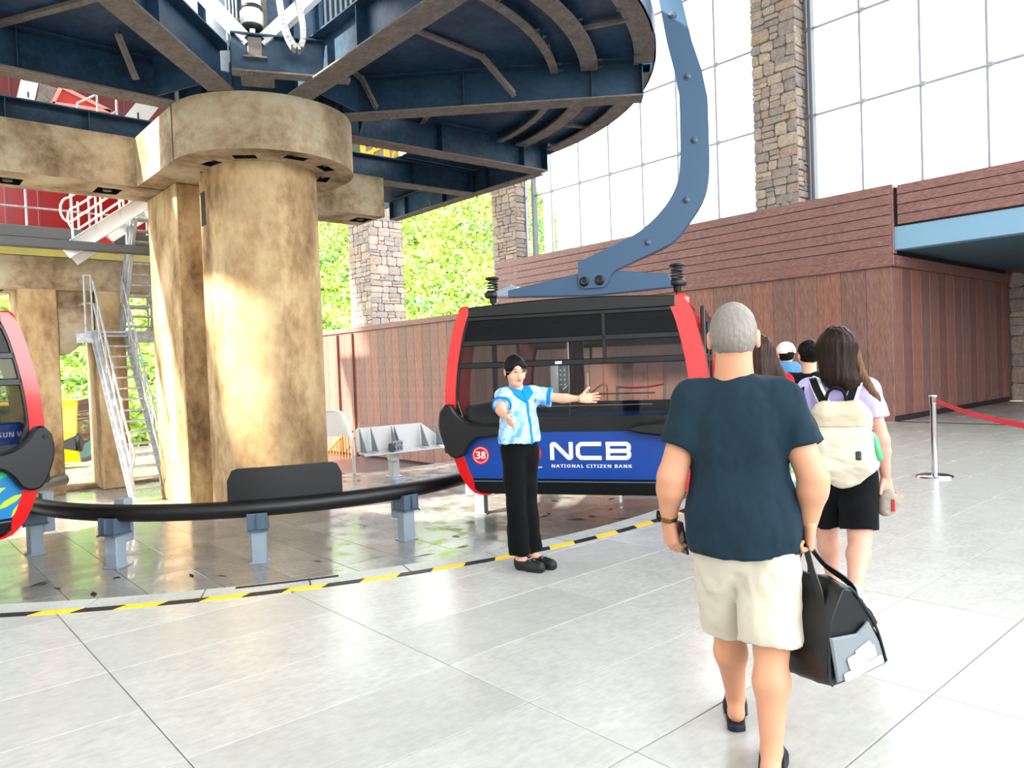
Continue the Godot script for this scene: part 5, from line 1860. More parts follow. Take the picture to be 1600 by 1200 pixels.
func figure(o: Node3D, J: Dictionary, opt: Dictionary) -> void:
	# skin, shirt and trousers or shorts round the joints J
	var cell: float = opt.get("cell", 0.014)
	var k: float = opt.get("build", 1.0)
	var tb: Basis = opt.get("torso", Basis())
	var g := G.new()
	var all := []
	for n in J: if n != "head": all.append(J[n])
	var bb := bounds(all, 0.17)
	var s := Field.new(bb[0], Vector3(bb[1].x, J.neck.y + 0.06, bb[1].z), cell)
	var ar: Array = opt.get("arm", [0.05, 0.042, 0.04, 0.026])
	var lr: Array = opt.get("leg", [0.085, 0.058, 0.052, 0.036])
	s.limb(J.neck + Vector3(0, 0.03, 0), J.neck - Vector3(0, 0.05, 0), 0.052, 0.07, 0.03)
	s.blob(J.chest, Vector3(0.152, 0.19, 0.095) * k, tb, 0.04)
	s.blob(J.waist, Vector3(0.13, 0.17, 0.088) * k, tb, 0.05)
	s.limb(J.hipl, J.hipr, 0.09 * k, 0.09 * k, 0.04)
	for q in ["l", "r"]:
		s.limb(J.neck - Vector3(0, 0.06, 0), J["sh" + q], 0.044 * k, 0.047 * k, 0.03)
		s.limb(J["sh" + q], J["el" + q], ar[0] * 0.93, ar[1], 0.02)
		var mid: Vector3 = J["el" + q].lerp(J["wr" + q], 0.28)
		s.limb(J["el" + q], mid, ar[1] * 0.96, ar[2], 0.02)
		s.limb(mid, J["wr" + q], ar[2], ar[3], 0.02)
		s.limb(J["hip" + q], J["kn" + q], lr[0], lr[1], 0.03)
		var calf: Vector3 = J["kn" + q].lerp(J["an" + q], 0.32) + opt.get("calf", Vector3(0, 0, 0.012))
		s.limb(J["kn" + q], calf, lr[1] * 0.95, lr[2], 0.02)
		s.limb(calf, J["an" + q], lr[2], lr[3], 0.03)
		s.limb(J["an" + q], J["he" + q], lr[3] * 0.95, 0.031, 0.02)
		s.limb(J["he" + q], J["to" + q], 0.031, 0.026, 0.02)
		s.limb(J["an" + q], J["he" + q].lerp(J["to" + q], 0.6), lr[3] * 0.8, 0.03, 0.02)
	s.net(g)
	head(g, J.head, opt.get("look", Basis()), J.neck, opt.get("head_cell", 0.0065), opt.get("head_k", 1.0), opt.get("neck_r", 0.053))
	for h in opt.get("hands", []): hand(g, h[0], h[1], h[2], h[3], h[4], h[5], h[6] if h.size() > 6 else 1.0, h[7] if h.size() > 7 else Vector3.ZERO)
	put(g, "body", opt.skin, o)
	if opt.has("shirt"):
		var sh: Dictionary = opt.shirt
		s = Field.new(bb[0], Vector3(bb[1].x, J.neck.y + 0.1, bb[1].z), sh.get("cell", cell * 0.9))
		var w: float = sh.get("ease", 0.014)
		s.blob(J.chest, Vector3(0.168 * k + w, 0.21 * k, 0.108 * k + w), tb, 0.04)
		s.blob(J.waist, Vector3(0.15 * k + w * sh.get("loose", 1.2), 0.2 * k, 0.104 * k + w), tb, 0.08)
		s.blob((J.hipl + J.hipr) / 2 + Vector3(0, 0.05, 0), Vector3(0.168 * k + w + 0.022, 0.24, 0.114 * k + w + 0.022), tb, 0.06)
		for q in ["l", "r"]:
			s.limb(J.neck - Vector3(0, 0.05, 0), J["sh" + q], 0.055 * k + w * 0.4, 0.058 * k + w * 0.7, 0.05)
			var e: Vector3 = J["sh" + q].lerp(J["el" + q], sh.get("sleeve", 0.6))
			s.limb(J["sh" + q], e, ar[0] + w * 1.1, sh.get("cuff_r", ar[1] + w * 1.6), 0.035, 1)
		s.cut(Vector3.DOWN, Vector3(0, sh.hem, 0))
		s.blob(J.neck + Vector3(0, 0.045, 0), Vector3(0.075, sh.get("neck_cut", 0.05), 0.08), Basis(), 0.01, true)
		s.rough(noise(sh.get("fold", 7.0), 3, 3), sh.get("fold_amp", 0.01), sh.get("fold_dir", Vector3(1.0, 0.7, 1.0)))
		var g2 := G.new()
		s.net(g2)
		put(g2, "shirt", sh.m, o)
		# trims that follow the cloth: slabs of a slightly larger shell
		for t in sh.get("trims", []):
			var c := Field.new(s.lo, s.lo + Vector3.ONE * s.h, s.h)
			c.nx = s.nx
			c.ny = s.ny
			c.nz = s.nz
			c.f = s.f.duplicate()
			for i in c.f.size(): c.f[i] -= t.get("thick", 0.004)
			for q in t.planes: c.cut(q[0], q[1])
			var g4 := G.new()
			c.net(g4)
			put(g4, t.called, t.m, o)
	if opt.has("legs"):
		var lg: Dictionary = opt.legs
		var top: float = lg.top
		s = Field.new(Vector3(bb[0].x, bb[0].y, bb[0].z), Vector3(bb[1].x, top + 0.05, bb[1].z), lg.get("cell", cell))
		var w: float = lg.get("ease", 0.012)
		s.blob((J.hipl + J.hipr) / 2 + Vector3(0, 0.03, 0), Vector3(0.16 * k + w * 0.7, 0.16, 0.108 * k + w * 0.7), tb, 0.03)
		for q in ["l", "r"]:
			var e: float = lg.get("to", 0.85)
			if e <= 1.0: s.limb(J["hip" + q], J["hip" + q].lerp(J["kn" + q], e), lr[0] + w, lerpf(lr[0], lr[1], e) + w + lg.get("flare", 0.012), 0.02, 1)
			else:
				s.limb(J["hip" + q], J["kn" + q], lr[0] + w, lr[1] + w + 0.006, 0.02)
				s.limb(J["kn" + q], J["kn" + q].lerp(J["an" + q], e - 1.0), lr[1] + w + 0.004, lr[3] + w + lg.get("flare", 0.012), 0.02, 1)
		s.cut(Vector3.UP, Vector3(0, top, 0))
		s.rough(noise(lg.get("fold", 8.0), 9, 3), lg.get("fold_amp", 0.01), Vector3(1.0, 0.8, 1.0))
		var g3 := G.new()
		s.net(g3)
		put(g3, lg.get("called", "trousers"), lg.m, o)

func ribbon(pts: Array, wide: float, thick: float, facing: Vector3) -> G:
	# a flat strap along the points, its face turned that way
	var g := G.new()
	var rings := []
	for i in pts.size():
		var t: Vector3 = (pts[mini(i + 1, pts.size() - 1)] - pts[maxi(i - 1, 0)]).normalized()
		var s := t.cross(facing).normalized() * (wide / 2)
		var n := s.cross(t).normalized() * (thick / 2)
		rings.append(PackedVector3Array([pts[i] - s - n, pts[i] - s + n, pts[i] + s + n, pts[i] + s - n]))
	if (rings[0][1] - rings[0][0]).cross(rings[0][2] - rings[0][0]).dot(pts[1] - pts[0]) < 0:
		for r in rings: r.reverse()
	g.loft(rings, true, true, false)
	return g

func curve(pts: Array, n := 16) -> Array:
	var c := Curve3D.new()
	for i in pts.size():
		var t: Vector3 = (pts[mini(i + 1, pts.size() - 1)] - pts[maxi(i - 1, 0)]) / 6.0
		c.add_point(pts[i], -t, t)
	var out := []
	for i in n + 1: out.append(c.sample_baked(c.get_baked_length() * i / n, true))
	return out

func shoe(o: Node3D, heel: Vector3, toe: Vector3, ankle: Vector3, upper: Material, sole: Material, k := 1.0) -> void:
	var s := Field.new(heel.min(toe).min(ankle) - Vector3(0.1, 0.08, 0.1), heel.max(toe).max(ankle) + Vector3(0.1, 0.08, 0.1), 0.007)
	var d := (toe - heel).normalized()
	s.limb(heel, toe, 0.04 * k, 0.037 * k, 0.02)
	s.limb(heel + (ankle - heel) * 0.45, toe - d * 0.05, 0.045 * k, 0.03 * k, 0.03)
	s.limb(toe - d * 0.07, toe - d * 0.01, 0.047 * k, 0.042 * k, 0.02)
	var up := (ankle - heel - d * (ankle - heel).dot(d)).normalized()
	s.cut(-up, heel - up * 0.02)
	s.cut(up, heel + up * 0.085 * k)
	var g := G.new()
	s.net(g)
	var sh := put(g, "shoe", upper, o)
	var f := Field.new(heel.min(toe) - Vector3(0.1, 0.1, 0.1), heel.max(toe) + Vector3(0.1, 0.1, 0.1), 0.007)
	f.limb(heel, toe, 0.047 * k, 0.042 * k, 0.01)
	f.limb(toe - d * 0.08, toe - d * 0.01, 0.052 * k, 0.045 * k, 0.02)
	f.cut(up, heel - up * 0.012)
	f.cut(-up, heel - up * 0.038)
	var g2 := G.new()
	f.net(g2)
	put(g2, "sole", sole, sh)

func cloth(c: Color, rough := 0.85) -> StandardMaterial3D:
	var m := mat(c, rough)
	m.rim_enabled = true
	m.rim = 0.25
	m.metallic_specular = 0.25
	return m

func skin(c: Color) -> StandardMaterial3D:
	var m := mat(c, 0.5)
	m.subsurf_scatter_enabled = true
	m.subsurf_scatter_strength = 0.08
	m.metallic_specular = 0.35
	return m

func hair_mat(a: Color, b: Color) -> StandardMaterial3D:
	var t := blend_tex(128, [[0.3, a], [0.7, b]], [[noise(0.06, 4, 3), 1.0, 0.25, 1.0]])
	var m := texmat(t, Vector3(14.0, 1.0, 14.0), 0.5, Color.WHITE, 0.0, false)
	m.metallic_specular = 0.25
	return m

func people() -> void:
	walker()
	guide()
	backpacker()
	others()

func walker() -> void:
	var o := thing("person", "person in dark t-shirt and pale shorts walking away with a black bag", "person", Vector3(-1.488, 0, -2.472), 0.5418)
	var J := {"head": Vector3(-0.054, 1.572, 0.0), "neck": Vector3(-0.056, 1.43, 0.0), "chest": Vector3(-0.05, 1.225, 0.0), "waist": Vector3(-0.048, 0.98, 0.0), "shl": Vector3(-0.2, 1.35, 0.0), "shr": Vector3(0.108, 1.343, 0.0), "ell": Vector3(-0.292, 1.064, 0.03), "elr": Vector3(0.206, 1.064, 0.04), "wrl": Vector3(-0.316, 0.889, -0.03), "wrr": Vector3(0.19, 0.904, 0.02), "hipl": Vector3(-0.115, 0.81, 0.0), "hipr": Vector3(0.04, 0.815, 0.02), "knl": Vector3(-0.108, 0.44, -0.15), "knr": Vector3(0.046, 0.45, 0.06), "anl": Vector3(-0.093, 0.115, -0.27), "anr": Vector3(0.036, 0.11, 0.13), "hel": Vector3(-0.092, 0.058, -0.245), "her": Vector3(0.03, 0.058, 0.165), "tol": Vector3(-0.1, 0.052, -0.43), "tor": Vector3(0.05, 0.052, -0.02)}
	figure(o, J, {"skin": skin(Color(0.80, 0.58, 0.46)), "cell": 0.0105, "build": 1.06, "arm": [0.062, 0.053, 0.052, 0.03], "leg": [0.094, 0.062, 0.061, 0.036], "calf": Vector3(0, 0, 0.02), "head_cell": 0.0055, "head_k": 1.03, "neck_r": 0.063,
		"hands": [[J.wrl, Vector3(0.12, -1, 0.05), Vector3(0.75, 0.05, -0.6), [0.75, 0.8, 0.85, 0.9], 0.2, true, 1.05, J.ell], [J.wrr, Vector3(-0.12, -1, 0.02), Vector3(-0.9, 0.0, 0.25), [1.3, 1.35, 1.4, 1.45], 0.1, false, 1.08, J.elr]],
		"shirt": {"m": cloth(Color(0.1, 0.17, 0.215)), "hem": 0.79, "sleeve": 0.62, "ease": 0.014, "loose": 1.6, "cuff_r": 0.084, "cell": 0.0095, "fold_amp": 0.014, "fold": 5.0, "fold_dir": Vector3(1.2, 0.8, 1.2), "neck_cut": 0.055},
		"legs": {"called": "shorts", "m": cloth(Color(0.78, 0.745, 0.68)), "top": 0.803, "to": 0.93, "ease": 0.018, "flare": 0.03, "cell": 0.0095, "fold": 6.0, "fold_amp": 0.016}})
	# cropped grey hair, thin on the crown
	var s := Field.new(Vector3(-0.17, 1.48, -0.14), Vector3(0.07, 1.74, 0.14), 0.005)
	var c: Vector3 = J.head
	s.blob(c + Vector3(0, 0.027, 0.012), Vector3(0.083, 0.108, 0.101) * 1.03, Basis(), 0.01)
	s.blob(c + Vector3(0, 0.06, -0.045), Vector3(0.068, 0.072, 0.06), Basis(), 0.02)
	s.cut(Vector3(0, -1, 0.25).normalized(), c + Vector3(0, -0.048, 0.09))
	s.blob(c + Vector3(0, -0.03, -0.1), Vector3(0.075, 0.1, 0.09), Basis(), 0.01, true)
	s.rough(noise(40.0, 5, 2), 0.0025)
	var g := G.new()
	s.net(g)
	put(g, "hair", hair_mat(Color(0.47, 0.445, 0.42), Color(0.57, 0.545, 0.52)), o)
	# watch with a bronze bracelet
	var d := (J.wrl - J.ell as Vector3).normalized()
	var b := Basis(d.cross(Vector3.BACK).normalized(), d, Vector3.ZERO)
	b.z = b.x.cross(b.y)
	var wt := G.new()
	wt.lathe([Vector2(0.031, -0.011), Vector2(0.036, -0.009), Vector2(0.036, 0.009), Vector2(0.031, 0.011)], 20, Transform3D(b, J.wrl - d * 0.012))
	var w := put(wt, "watch_strap", mat(Color(0.5, 0.38, 0.22), 0.35, 0.8), o)
	var wf := G.new()
	wf.lathe([Vector2(0.021, -0.005), Vector2(0.024, 0.0), Vector2(0.022, 0.008), Vector2(0.017, 0.009)], 20, Transform3D(Basis(Vector3.BACK, PI / 2) * Basis(), J.wrl - d * 0.012 + Vector3(-0.036, 0.002, 0.0)))
	put(wf, "watch_case", mat(Color(0.05, 0.055, 0.06), 0.25, 0.6), w)
	for e in [[J.hel, J.tol, -1], [J.her, J.tor, 1]]:
		var h: Vector3 = e[0]
		var t: Vector3 = e[1]
		var dir := Vector3(t.x - h.x, 0, t.z - h.z).normalized()
		var sd := dir.cross(Vector3.UP)
		var p := PackedVector2Array()
		for q in smooth_line([Vector2(-0.05, 0), Vector2(-0.035, 0.033), Vector2(0.06, 0.036), Vector2(0.16, 0.05), Vector2(0.225, 0.035), Vector2(0.24, 0), Vector2(0.225, -0.035), Vector2(0.16, -0.048), Vector2(0.06, -0.034), Vector2(-0.035, -0.033)], 3): p.append(q * 1.04)
		var f := G.new()
		f.prism(p, 0.0, 0.026, Transform3D(Basis(dir, -sd, Vector3.UP), Vector3(h.x, 0.001, h.z)), 0.004)
		var fl := put(f, "flip_flop", mat(Color(0.06, 0.07, 0.13), 0.7), o)
		var st := G.new()
		for k in [-1, 1]: st.tube(curve([Vector3(h.x, 0.03, h.z) + dir * 0.05 + sd * 0.04 * k, Vector3(h.x, 0.08, h.z) + dir * 0.12 + sd * 0.035 * k, Vector3(h.x, 0.07, h.z) + dir * 0.2], 8), 0.007, 6)
		put(st, "toe_strap", mat(Color(0.06, 0.07, 0.13), 0.7), fl)
	# the phone in his left hand
	var ph := thing("phone", "black phone held low beside the pale shorts in the left hand", "phone", o.position, o.rotation.y)
	var pg := G.new()
	pg.bev(Vector3(-0.268, 0.818, -0.045), Vector3(0.01, 0.13, 0.066), 0.004, Basis(Vector3.BACK, 0.16) * Basis(Vector3.UP, 0.5))
	put(pg, "case", mat(Color(0.02, 0.022, 0.026), 0.15), ph)
	duffel(o)

func duffel(o: Node3D) -> void:
	var t := thing("duffel_bag", "black duffel bag with grey mesh end pocket hanging beside the pale shorts", "bag", o.position, o.rotation.y)
	var black := texmat(blend_tex(128, [[0.3, Color(0.035, 0.045, 0.055)], [0.7, Color(0.06, 0.075, 0.09)]], [[noise(0.03, 3, 3), 1.0]]), Vector3(4, 4, 4), 0.42, Color.WHITE, 0.0, false)
	# the end wall faces right of the camera; the length runs back to the left
	var n := Vector3(sin(0.62), 0, cos(0.62))
	var x := Vector3(n.z, 0, -n.x)
	var base := Vector3(0.335, 0.385, 0.08)
	var lean := Basis(n, 0.14)
	var prof := smooth_line([Vector2(-0.13, 0.0), Vector2(0.1, 0.005), Vector2(0.128, 0.02), Vector2(0.125, 0.08), Vector2(0.1, 0.17), Vector2(0.055, 0.27), Vector2(0.02, 0.33), Vector2(-0.02, 0.345), Vector2(-0.055, 0.3), Vector2(-0.1, 0.22), Vector2(-0.132, 0.1), Vector2(-0.14, 0.02)], 3)
	var rings := []
	var k := 12
	var nz := noise(6.0, 17, 3)
	for i in k + 1:
		var f := float(i) / k
		var sc := 1.0 - 0.1 * pow(absf(f - 0.5) * 2.0, 6)
		var ring := PackedVector3Array()
		for q in prof:
			var p := base + lean * (x * (q.x * sc) + Vector3(0, 0.0 + q.y * (sc if f > 0.5 else 1.0) - 0.02 * sin(PI * f), 0)) - n * (0.36 * (1.0 - f))
			p += (x * 0.012 + Vector3(0, 0.012, 0)) * nz.get_noise_3dv(p * 1.0)
			ring.append(p)
		rings.append(ring)
	if (rings[0][4] - rings[0][0]).cross(rings[0][12] - rings[0][0]).dot(n) < 0:
		for r in rings: r.reverse()
	var g := G.new()
	g.loft(rings)
	put(g, "body", black, t)
	var hem := G.new()
	for pts in [[Vector2(-0.13, 0.0), Vector2(-0.14, 0.02), Vector2(-0.1, 0.22), Vector2(-0.02, 0.345)], [Vector2(0.128, 0.02), Vector2(0.1, 0.17), Vector2(0.02, 0.33), Vector2(-0.02, 0.345)]]:
		var path := []
		for q in pts: path.append(base + lean * (x * q.x * 0.92 + Vector3(0, q.y * 0.92, 0)) + n * 0.003)
		hem = G.new()
		hem.tube(curve(path, 12), 0.005, 6)
		put(hem, "piping", mat(Color(0.11, 0.14, 0.16), 0.3), t)
	var pk := G.new()
	pk.prism(PackedVector2Array([Vector2(-0.108, 0.012), Vector2(0.1, 0.016), Vector2(0.088, 0.1), Vector2(0.055, 0.185), Vector2(0.0, 0.155), Vector2(-0.11, 0.17)]), 0.004, 0.02, Transform3D(Basis(lean * x, lean * Vector3.UP, n), base), 0.005)
	put(pk, "mesh_pocket", mat(Color(0.47, 0.5, 0.52), 0.6), t)
	# two web handles gathered in the fist
	var fist := Vector3(0.172, 0.83, 0.03)
	for e in [[0.115, -0.02], [-0.115, -0.28]]:
		pass
	for sd in [1, -1]:
		var a: Vector3 = base + lean * (x * (0.07 * sd) + Vector3(0, 0.25, 0)) - n * 0.06
		var b: Vector3 = base + lean * (x * (0.07 * sd) + Vector3(0, 0.25, 0)) - n * 0.28
		var h := ribbon(curve([a - Vector3(0, 0.06, 0), a + Vector3(0, 0.03, 0), a.lerp(fist, 0.6), fist + Vector3(0.006 * sd, 0, 0.02), b.lerp(fist, 0.6), b + Vector3(0, 0.03, 0), b - Vector3(0, 0.05, 0)], 30), 0.03, 0.004, x)
		put(h, "handle", black, t)
	var z := thing("folded_packet", "white ribbed packet showing through the duffel bag's mesh pocket", "packet", o.position, o.rotation.y)
	var pc := Transform3D(Basis(lean * x, lean * Vector3.UP, n), base + n * 0.0215)
	var sl := G.new()
	sl.bev(pc * Vector3(0.0, 0.035, 0.004), Vector3(0.17, 0.03, 0.014), 0.005, pc.basis * Basis(Vector3.BACK, 0.12))
	put(sl, "edge_roll", mat(Color(0.85, 0.83, 0.8), 0.6), z)
	var bl := G.new()
	bl.bev(pc * Vector3(0.0, 0.075, 0.004), Vector3(0.12, 0.045, 0.012), 0.006, pc.basis * Basis(Vector3.BACK, 0.16))
	bl.bev(pc * Vector3(0.012, 0.1, 0.003), Vector3(0.07, 0.03, 0.01), 0.005, pc.basis * Basis(Vector3.BACK, 0.3))
	put(bl, "sheet", M.white, z)
	for i in 4:
		var r := G.new()
		r.bev(pc * Vector3(-0.036 + i * 0.024, 0.066 + i * 0.004, 0.01), Vector3(0.012, 0.03, 0.008), 0.003, pc.basis)
		put(r, "rib", M.white, z)

func guide() -> void:
	var o := thing("person", "person in blue and white blouse and black trousers pointing the way with both arms", "person", Vector3(-4.087, 0, -3.679), 0.838)
	var J := {"head": Vector3(-0.046, 1.466, 0.03), "neck": Vector3(-0.044, 1.335, 0.0), "chest": Vector3(-0.028, 1.175, 0.0), "waist": Vector3(-0.028, 0.995, 0.0), "shl": Vector3(-0.13, 1.29, 0.06), "shr": Vector3(0.085, 1.288, -0.06), "ell": Vector3(-0.156, 1.2, 0.25), "elr": Vector3(0.29, 1.258, -0.02), "wrl": Vector3(-0.118, 1.172, 0.44), "wrr": Vector3(0.423, 1.252, 0.03), "hipl": Vector3(-0.076, 0.89, 0.03), "hipr": Vector3(0.018, 0.885, -0.03), "knl": Vector3(-0.074, 0.5, 0.05), "knr": Vector3(0.006, 0.495, -0.02), "anl": Vector3(-0.06, 0.1, 0.02), "anr": Vector3(0.036, 0.1, -0.06), "hel": Vector3(-0.065, 0.04, 0.0), "her": Vector3(0.03, 0.04, -0.08), "tol": Vector3(0.085, 0.036, 0.1), "tor": Vector3(0.175, 0.036, 0.03)}
	var tor := Basis(Vector3.UP, 0.72)
	var front := Vector3(sin(0.72), 0, cos(0.72))
	var pat := blend_tex(256, [[0.25, Color(0.34, 0.58, 0.84)], [0.42, Color(0.52, 0.72, 0.9)], [0.5, Color(0.76, 0.85, 0.92)], [0.58, Color(0.8, 0.86, 0.88)], [0.66, Color(0.46, 0.68, 0.88)], [0.8, Color(0.74, 0.83, 0.9)]], [[noise(0.012, 6, 2), 1.0]])
	var blue := cloth(Color(0.04, 0.48, 0.8))
	var sl := (J.elr - J.shr as Vector3).normalized()
	var se: Vector3 = J.shr.lerp(J.elr, 0.62)
	var ql := (J.ell - J.shl as Vector3).normalized()
	var qe: Vector3 = J.shl.lerp(J.ell, 0.66)
	var side := front.cross(Vector3.UP)
	var mid: Vector3 = J.chest
	figure(o, J, {"skin": skin(Color(0.88, 0.66, 0.55)), "cell": 0.012, "build": 0.78, "torso": tor, "arm": [0.042, 0.033, 0.031, 0.021], "leg": [0.078, 0.052, 0.045, 0.034], "look": Basis(Vector3.UP, PI + 0.38) * Basis(Vector3.RIGHT, -0.04), "head_cell": 0.0045, "head_k": 0.9, "neck_r": 0.043,
		"hands": [[J.wrl, Vector3(0.32, -0.42, 0.85), Vector3(0.9, 0.25, -0.2), [0.1, 0.1, 0.12, 0.16], 0.7, false, 0.88, J.ell], [J.wrr, Vector3(1, 0.02, 0.12), Vector3(-0.1, 0.12, 1), [0.08, 0.06, 0.08, 0.12], 0.9, true, 0.88, J.elr]],
		"shirt": {"m": texmat(pat, Vector3(2.6, 2.6, 2.6), 0.8, Color.WHITE, 0.0, false), "hem": 0.945, "sleeve": 0.64, "ease": 0.02, "loose": 1.2, "cuff_r": 0.068, "cell": 0.0085, "fold": 9.0, "fold_amp": 0.012, "neck_cut": 0.045,
			"trims": [
				{"called": "placket", "m": blue, "thick": 0.004, "planes": [[side, mid + side * 0.016], [-side, mid - side * 0.016], [-front, mid + front * 0.02], [Vector3.UP, Vector3(0, 1.3, 0)]]},
				{"called": "collar", "m": blue, "thick": 0.008, "planes": [[side, J.neck + side * 0.0], [(Vector3.DOWN * 0.75 - side * 0.66).normalized(), J.neck - Vector3(0, 0.105, 0)], [-side, J.neck - side * 0.085]]},
				{"called": "collar", "m": blue, "thick": 0.008, "planes": [[-side, J.neck + side * 0.0], [(Vector3.DOWN * 0.75 + side * 0.66).normalized(), J.neck - Vector3(0, 0.105, 0)], [side, J.neck + side * 0.085]]}]},
		"legs": {"called": "trousers", "m": cloth(Color(0.022, 0.026, 0.032)), "top": 0.965, "to": 1.95, "ease": 0.016, "flare": 0.03, "fold": 6.0, "fold_amp": 0.012}})
	for e in [[se, sl, J.elr], [qe, ql, J.ell]]:
		var cx := (e[1] as Vector3).cross(Vector3.UP).normalized()
		var cf := G.new()
		cf.lathe([Vector2(0.062, 0.003), Vector2(0.064, -0.026), Vector2(0.07, -0.026), Vector2(0.0705, 0.003), Vector2(0.062, 0.003)], 24, Transform3D(Basis(cx, e[1], cx.cross(e[1])), e[0] + e[1] * 0.004), 0.0, TAU, false, false)
		put(cf, "cuff", blue, o)
	for e in [["l", 0], ["r", 1]]: shoe(o, J["he" + e[0]], J["to" + e[0]], J["an" + e[0]], mat(Color(0.04, 0.042, 0.047), 0.6), mat(Color(0.12, 0.12, 0.13), 0.7), 0.92)
	for e in ["l", "r"]:
		var st := G.new()
		var h: Vector3 = J["he" + e]
		var t: Vector3 = J["to" + e]
		for k in 3: st.bar(h.lerp(t, 0.5 + 0.13 * k) + Vector3(-0.02, 0.052 - 0.009 * k, 0.02), h.lerp(t, 0.5 + 0.13 * k) + Vector3(0.02, 0.052 - 0.009 * k, -0.02), 0.008, 0.006)
		put(st, "laces", mat(Color(0.5, 0.5, 0.52), 0.7), o)
	var hb := Basis(Vector3.UP, PI + 0.38) * Basis(Vector3.RIGHT, -0.04)
	face(o, J.head, hb, 0.9, true)
	# black hair, parted at the side and tied back
	var c: Vector3 = J.head
	var k := 0.9
	var s := Field.new(c - Vector3(0.16, 0.17, 0.16), c + Vector3(0.16, 0.16, 0.16), 0.0048)
	var fd := -hb.z
	s.blob(c + hb.y * 0.03 * k - fd * 0.014 * k, Vector3(0.09, 0.112, 0.108) * k, hb, 0.01)
	s.blob(c + fd * 0.105 * k - hb.y * 0.04 * k + hb.x * 0.004, Vector3(0.06, 0.096, 0.082) * k, hb, 0.012, true)
	s.cut(-hb.y, c - hb.y * 0.07 * k)
	s.blob(c + fd * 0.03 * k - hb.y * 0.06 * k, Vector3(0.1, 0.05, 0.05) * k, hb, 0.01, true)
	s.blob(c - fd * 0.1 * k - hb.y * 0.02, Vector3(0.042, 0.045, 0.035), hb, 0.015)
	s.limb(c + hb.y * 0.09 * k + fd * 0.06 * k - hb.x * 0.02, c + hb.y * 0.035 * k + fd * 0.062 * k + hb.x * 0.062, 0.016, 0.012, 0.015)
	s.limb(c + hb.y * 0.09 * k + fd * 0.06 * k - hb.x * 0.02, c + hb.y * 0.04 * k + fd * 0.06 * k - hb.x * 0.064, 0.014, 0.01, 0.015)
	s.rough(noise(30.0, 2, 2), 0.004, Vector3(1, 0.3, 1))
	var hg := G.new()
	s.net(hg)
	put(hg, "hair", hair_mat(Color(0.012, 0.013, 0.016), Color(0.05, 0.05, 0.055)), o)
	# clear-framed glasses
	var gl := G.new()
	for q in [-1, 1]:
		var ctr: Vector3 = c + (hb.y * 0.002 + fd * 0.112 + hb.x * 0.033 * q) * k
		var pts := []
		for i in 17: pts.append(ctr + (hb.x * cos(TAU * i / 16) * 0.026 + hb.y * sin(TAU * i / 16) * 0.021 - fd * 0.012 * absf(cos(TAU * i / 16)) * (1.0 if cos(TAU * i / 16) * q > 0 else 0.0)) * k)
		gl.tube(pts, 0.0013, 5)
		gl.tube([ctr + (hb.x * 0.026 * q - fd * 0.012) * k, ctr + (hb.x * 0.052 * q - fd * 0.1) * k], 0.0018, 5)
	gl.tube([c + (hb.y * 0.006 + fd * 0.114 - hb.x * 0.008) * k, c + (hb.y * 0.006 + fd * 0.114 + hb.x * 0.008) * k], 0.0018, 5)
	put(gl, "glasses", mat(Color(0.62, 0.6, 0.57), 0.3, 0.3), o)
	var br := G.new()
	var wd := (J.wrr - J.elr as Vector3).normalized()
	var ring := []
	for i in 17: ring.append(J.wrr + Vector3(0, cos(TAU * i / 16), sin(TAU * i / 16)) * 0.027 - wd * 0.01)
	br.tube(ring, 0.003, 5)
	put(br, "bracelet", mat(Color(0.7, 0.6, 0.35), 0.3, 0.8), o)
	var tg := G.new()
	tg.bev(J.chest + front * 0.118 + side * -0.06 + Vector3(0, 0.075, 0), Vector3(0.018, 0.03, 0.004), 0.002, tor)
	put(tg, "name_tag", mat(Color(0.45, 0.32, 0.2), 0.5), o)

func face(o: Node3D, c: Vector3, b: Basis, k: float, lips := false) -> void:
	var f := -b.z
	for q in [-1, 1]:
		var e := G.new()
		e.ball(c + (b.y * 0.002 + f * 0.088 + b.x * 0.031 * q) * k, Vector3(0.0135, 0.006, 0.005) * k, 10, 6, b)
		var eye := put(e, "eye", mat(Color(0.72, 0.68, 0.64), 0.4), o)
		var i := G.new()
		i.ball(c + (b.y * 0.002 + f * 0.0925 + b.x * 0.031 * q) * k, Vector3(0.0078, 0.0062, 0.0032) * k, 10, 6, b)
		put(i, "iris", mat(Color(0.03, 0.02, 0.015), 0.2), eye)
		var br := G.new()
		br.tube(curve([c + (b.y * 0.021 + f * 0.091 + b.x * 0.015 * q) * k, c + (b.y * 0.027 + f * 0.089 + b.x * 0.032 * q) * k, c + (b.y * 0.021 + f * 0.078 + b.x * 0.048 * q) * k], 6), 0.0028 * k, 5)
		put(br, "eyebrow", mat(Color(0.06, 0.045, 0.035), 0.8), o)
	var l := G.new()
	l.ball(c + (-b.y * 0.0605 + f * 0.094) * k, Vector3(0.021, 0.005, 0.007) * k, 10, 6, b)
	l.ball(c + (-b.y * 0.069 + f * 0.0935) * k, Vector3(0.018, 0.006, 0.007) * k, 10, 6, b)
	put(l, "lips", mat(Color(0.72, 0.2, 0.2) if lips else Color(0.6, 0.36, 0.32), 0.4), o)

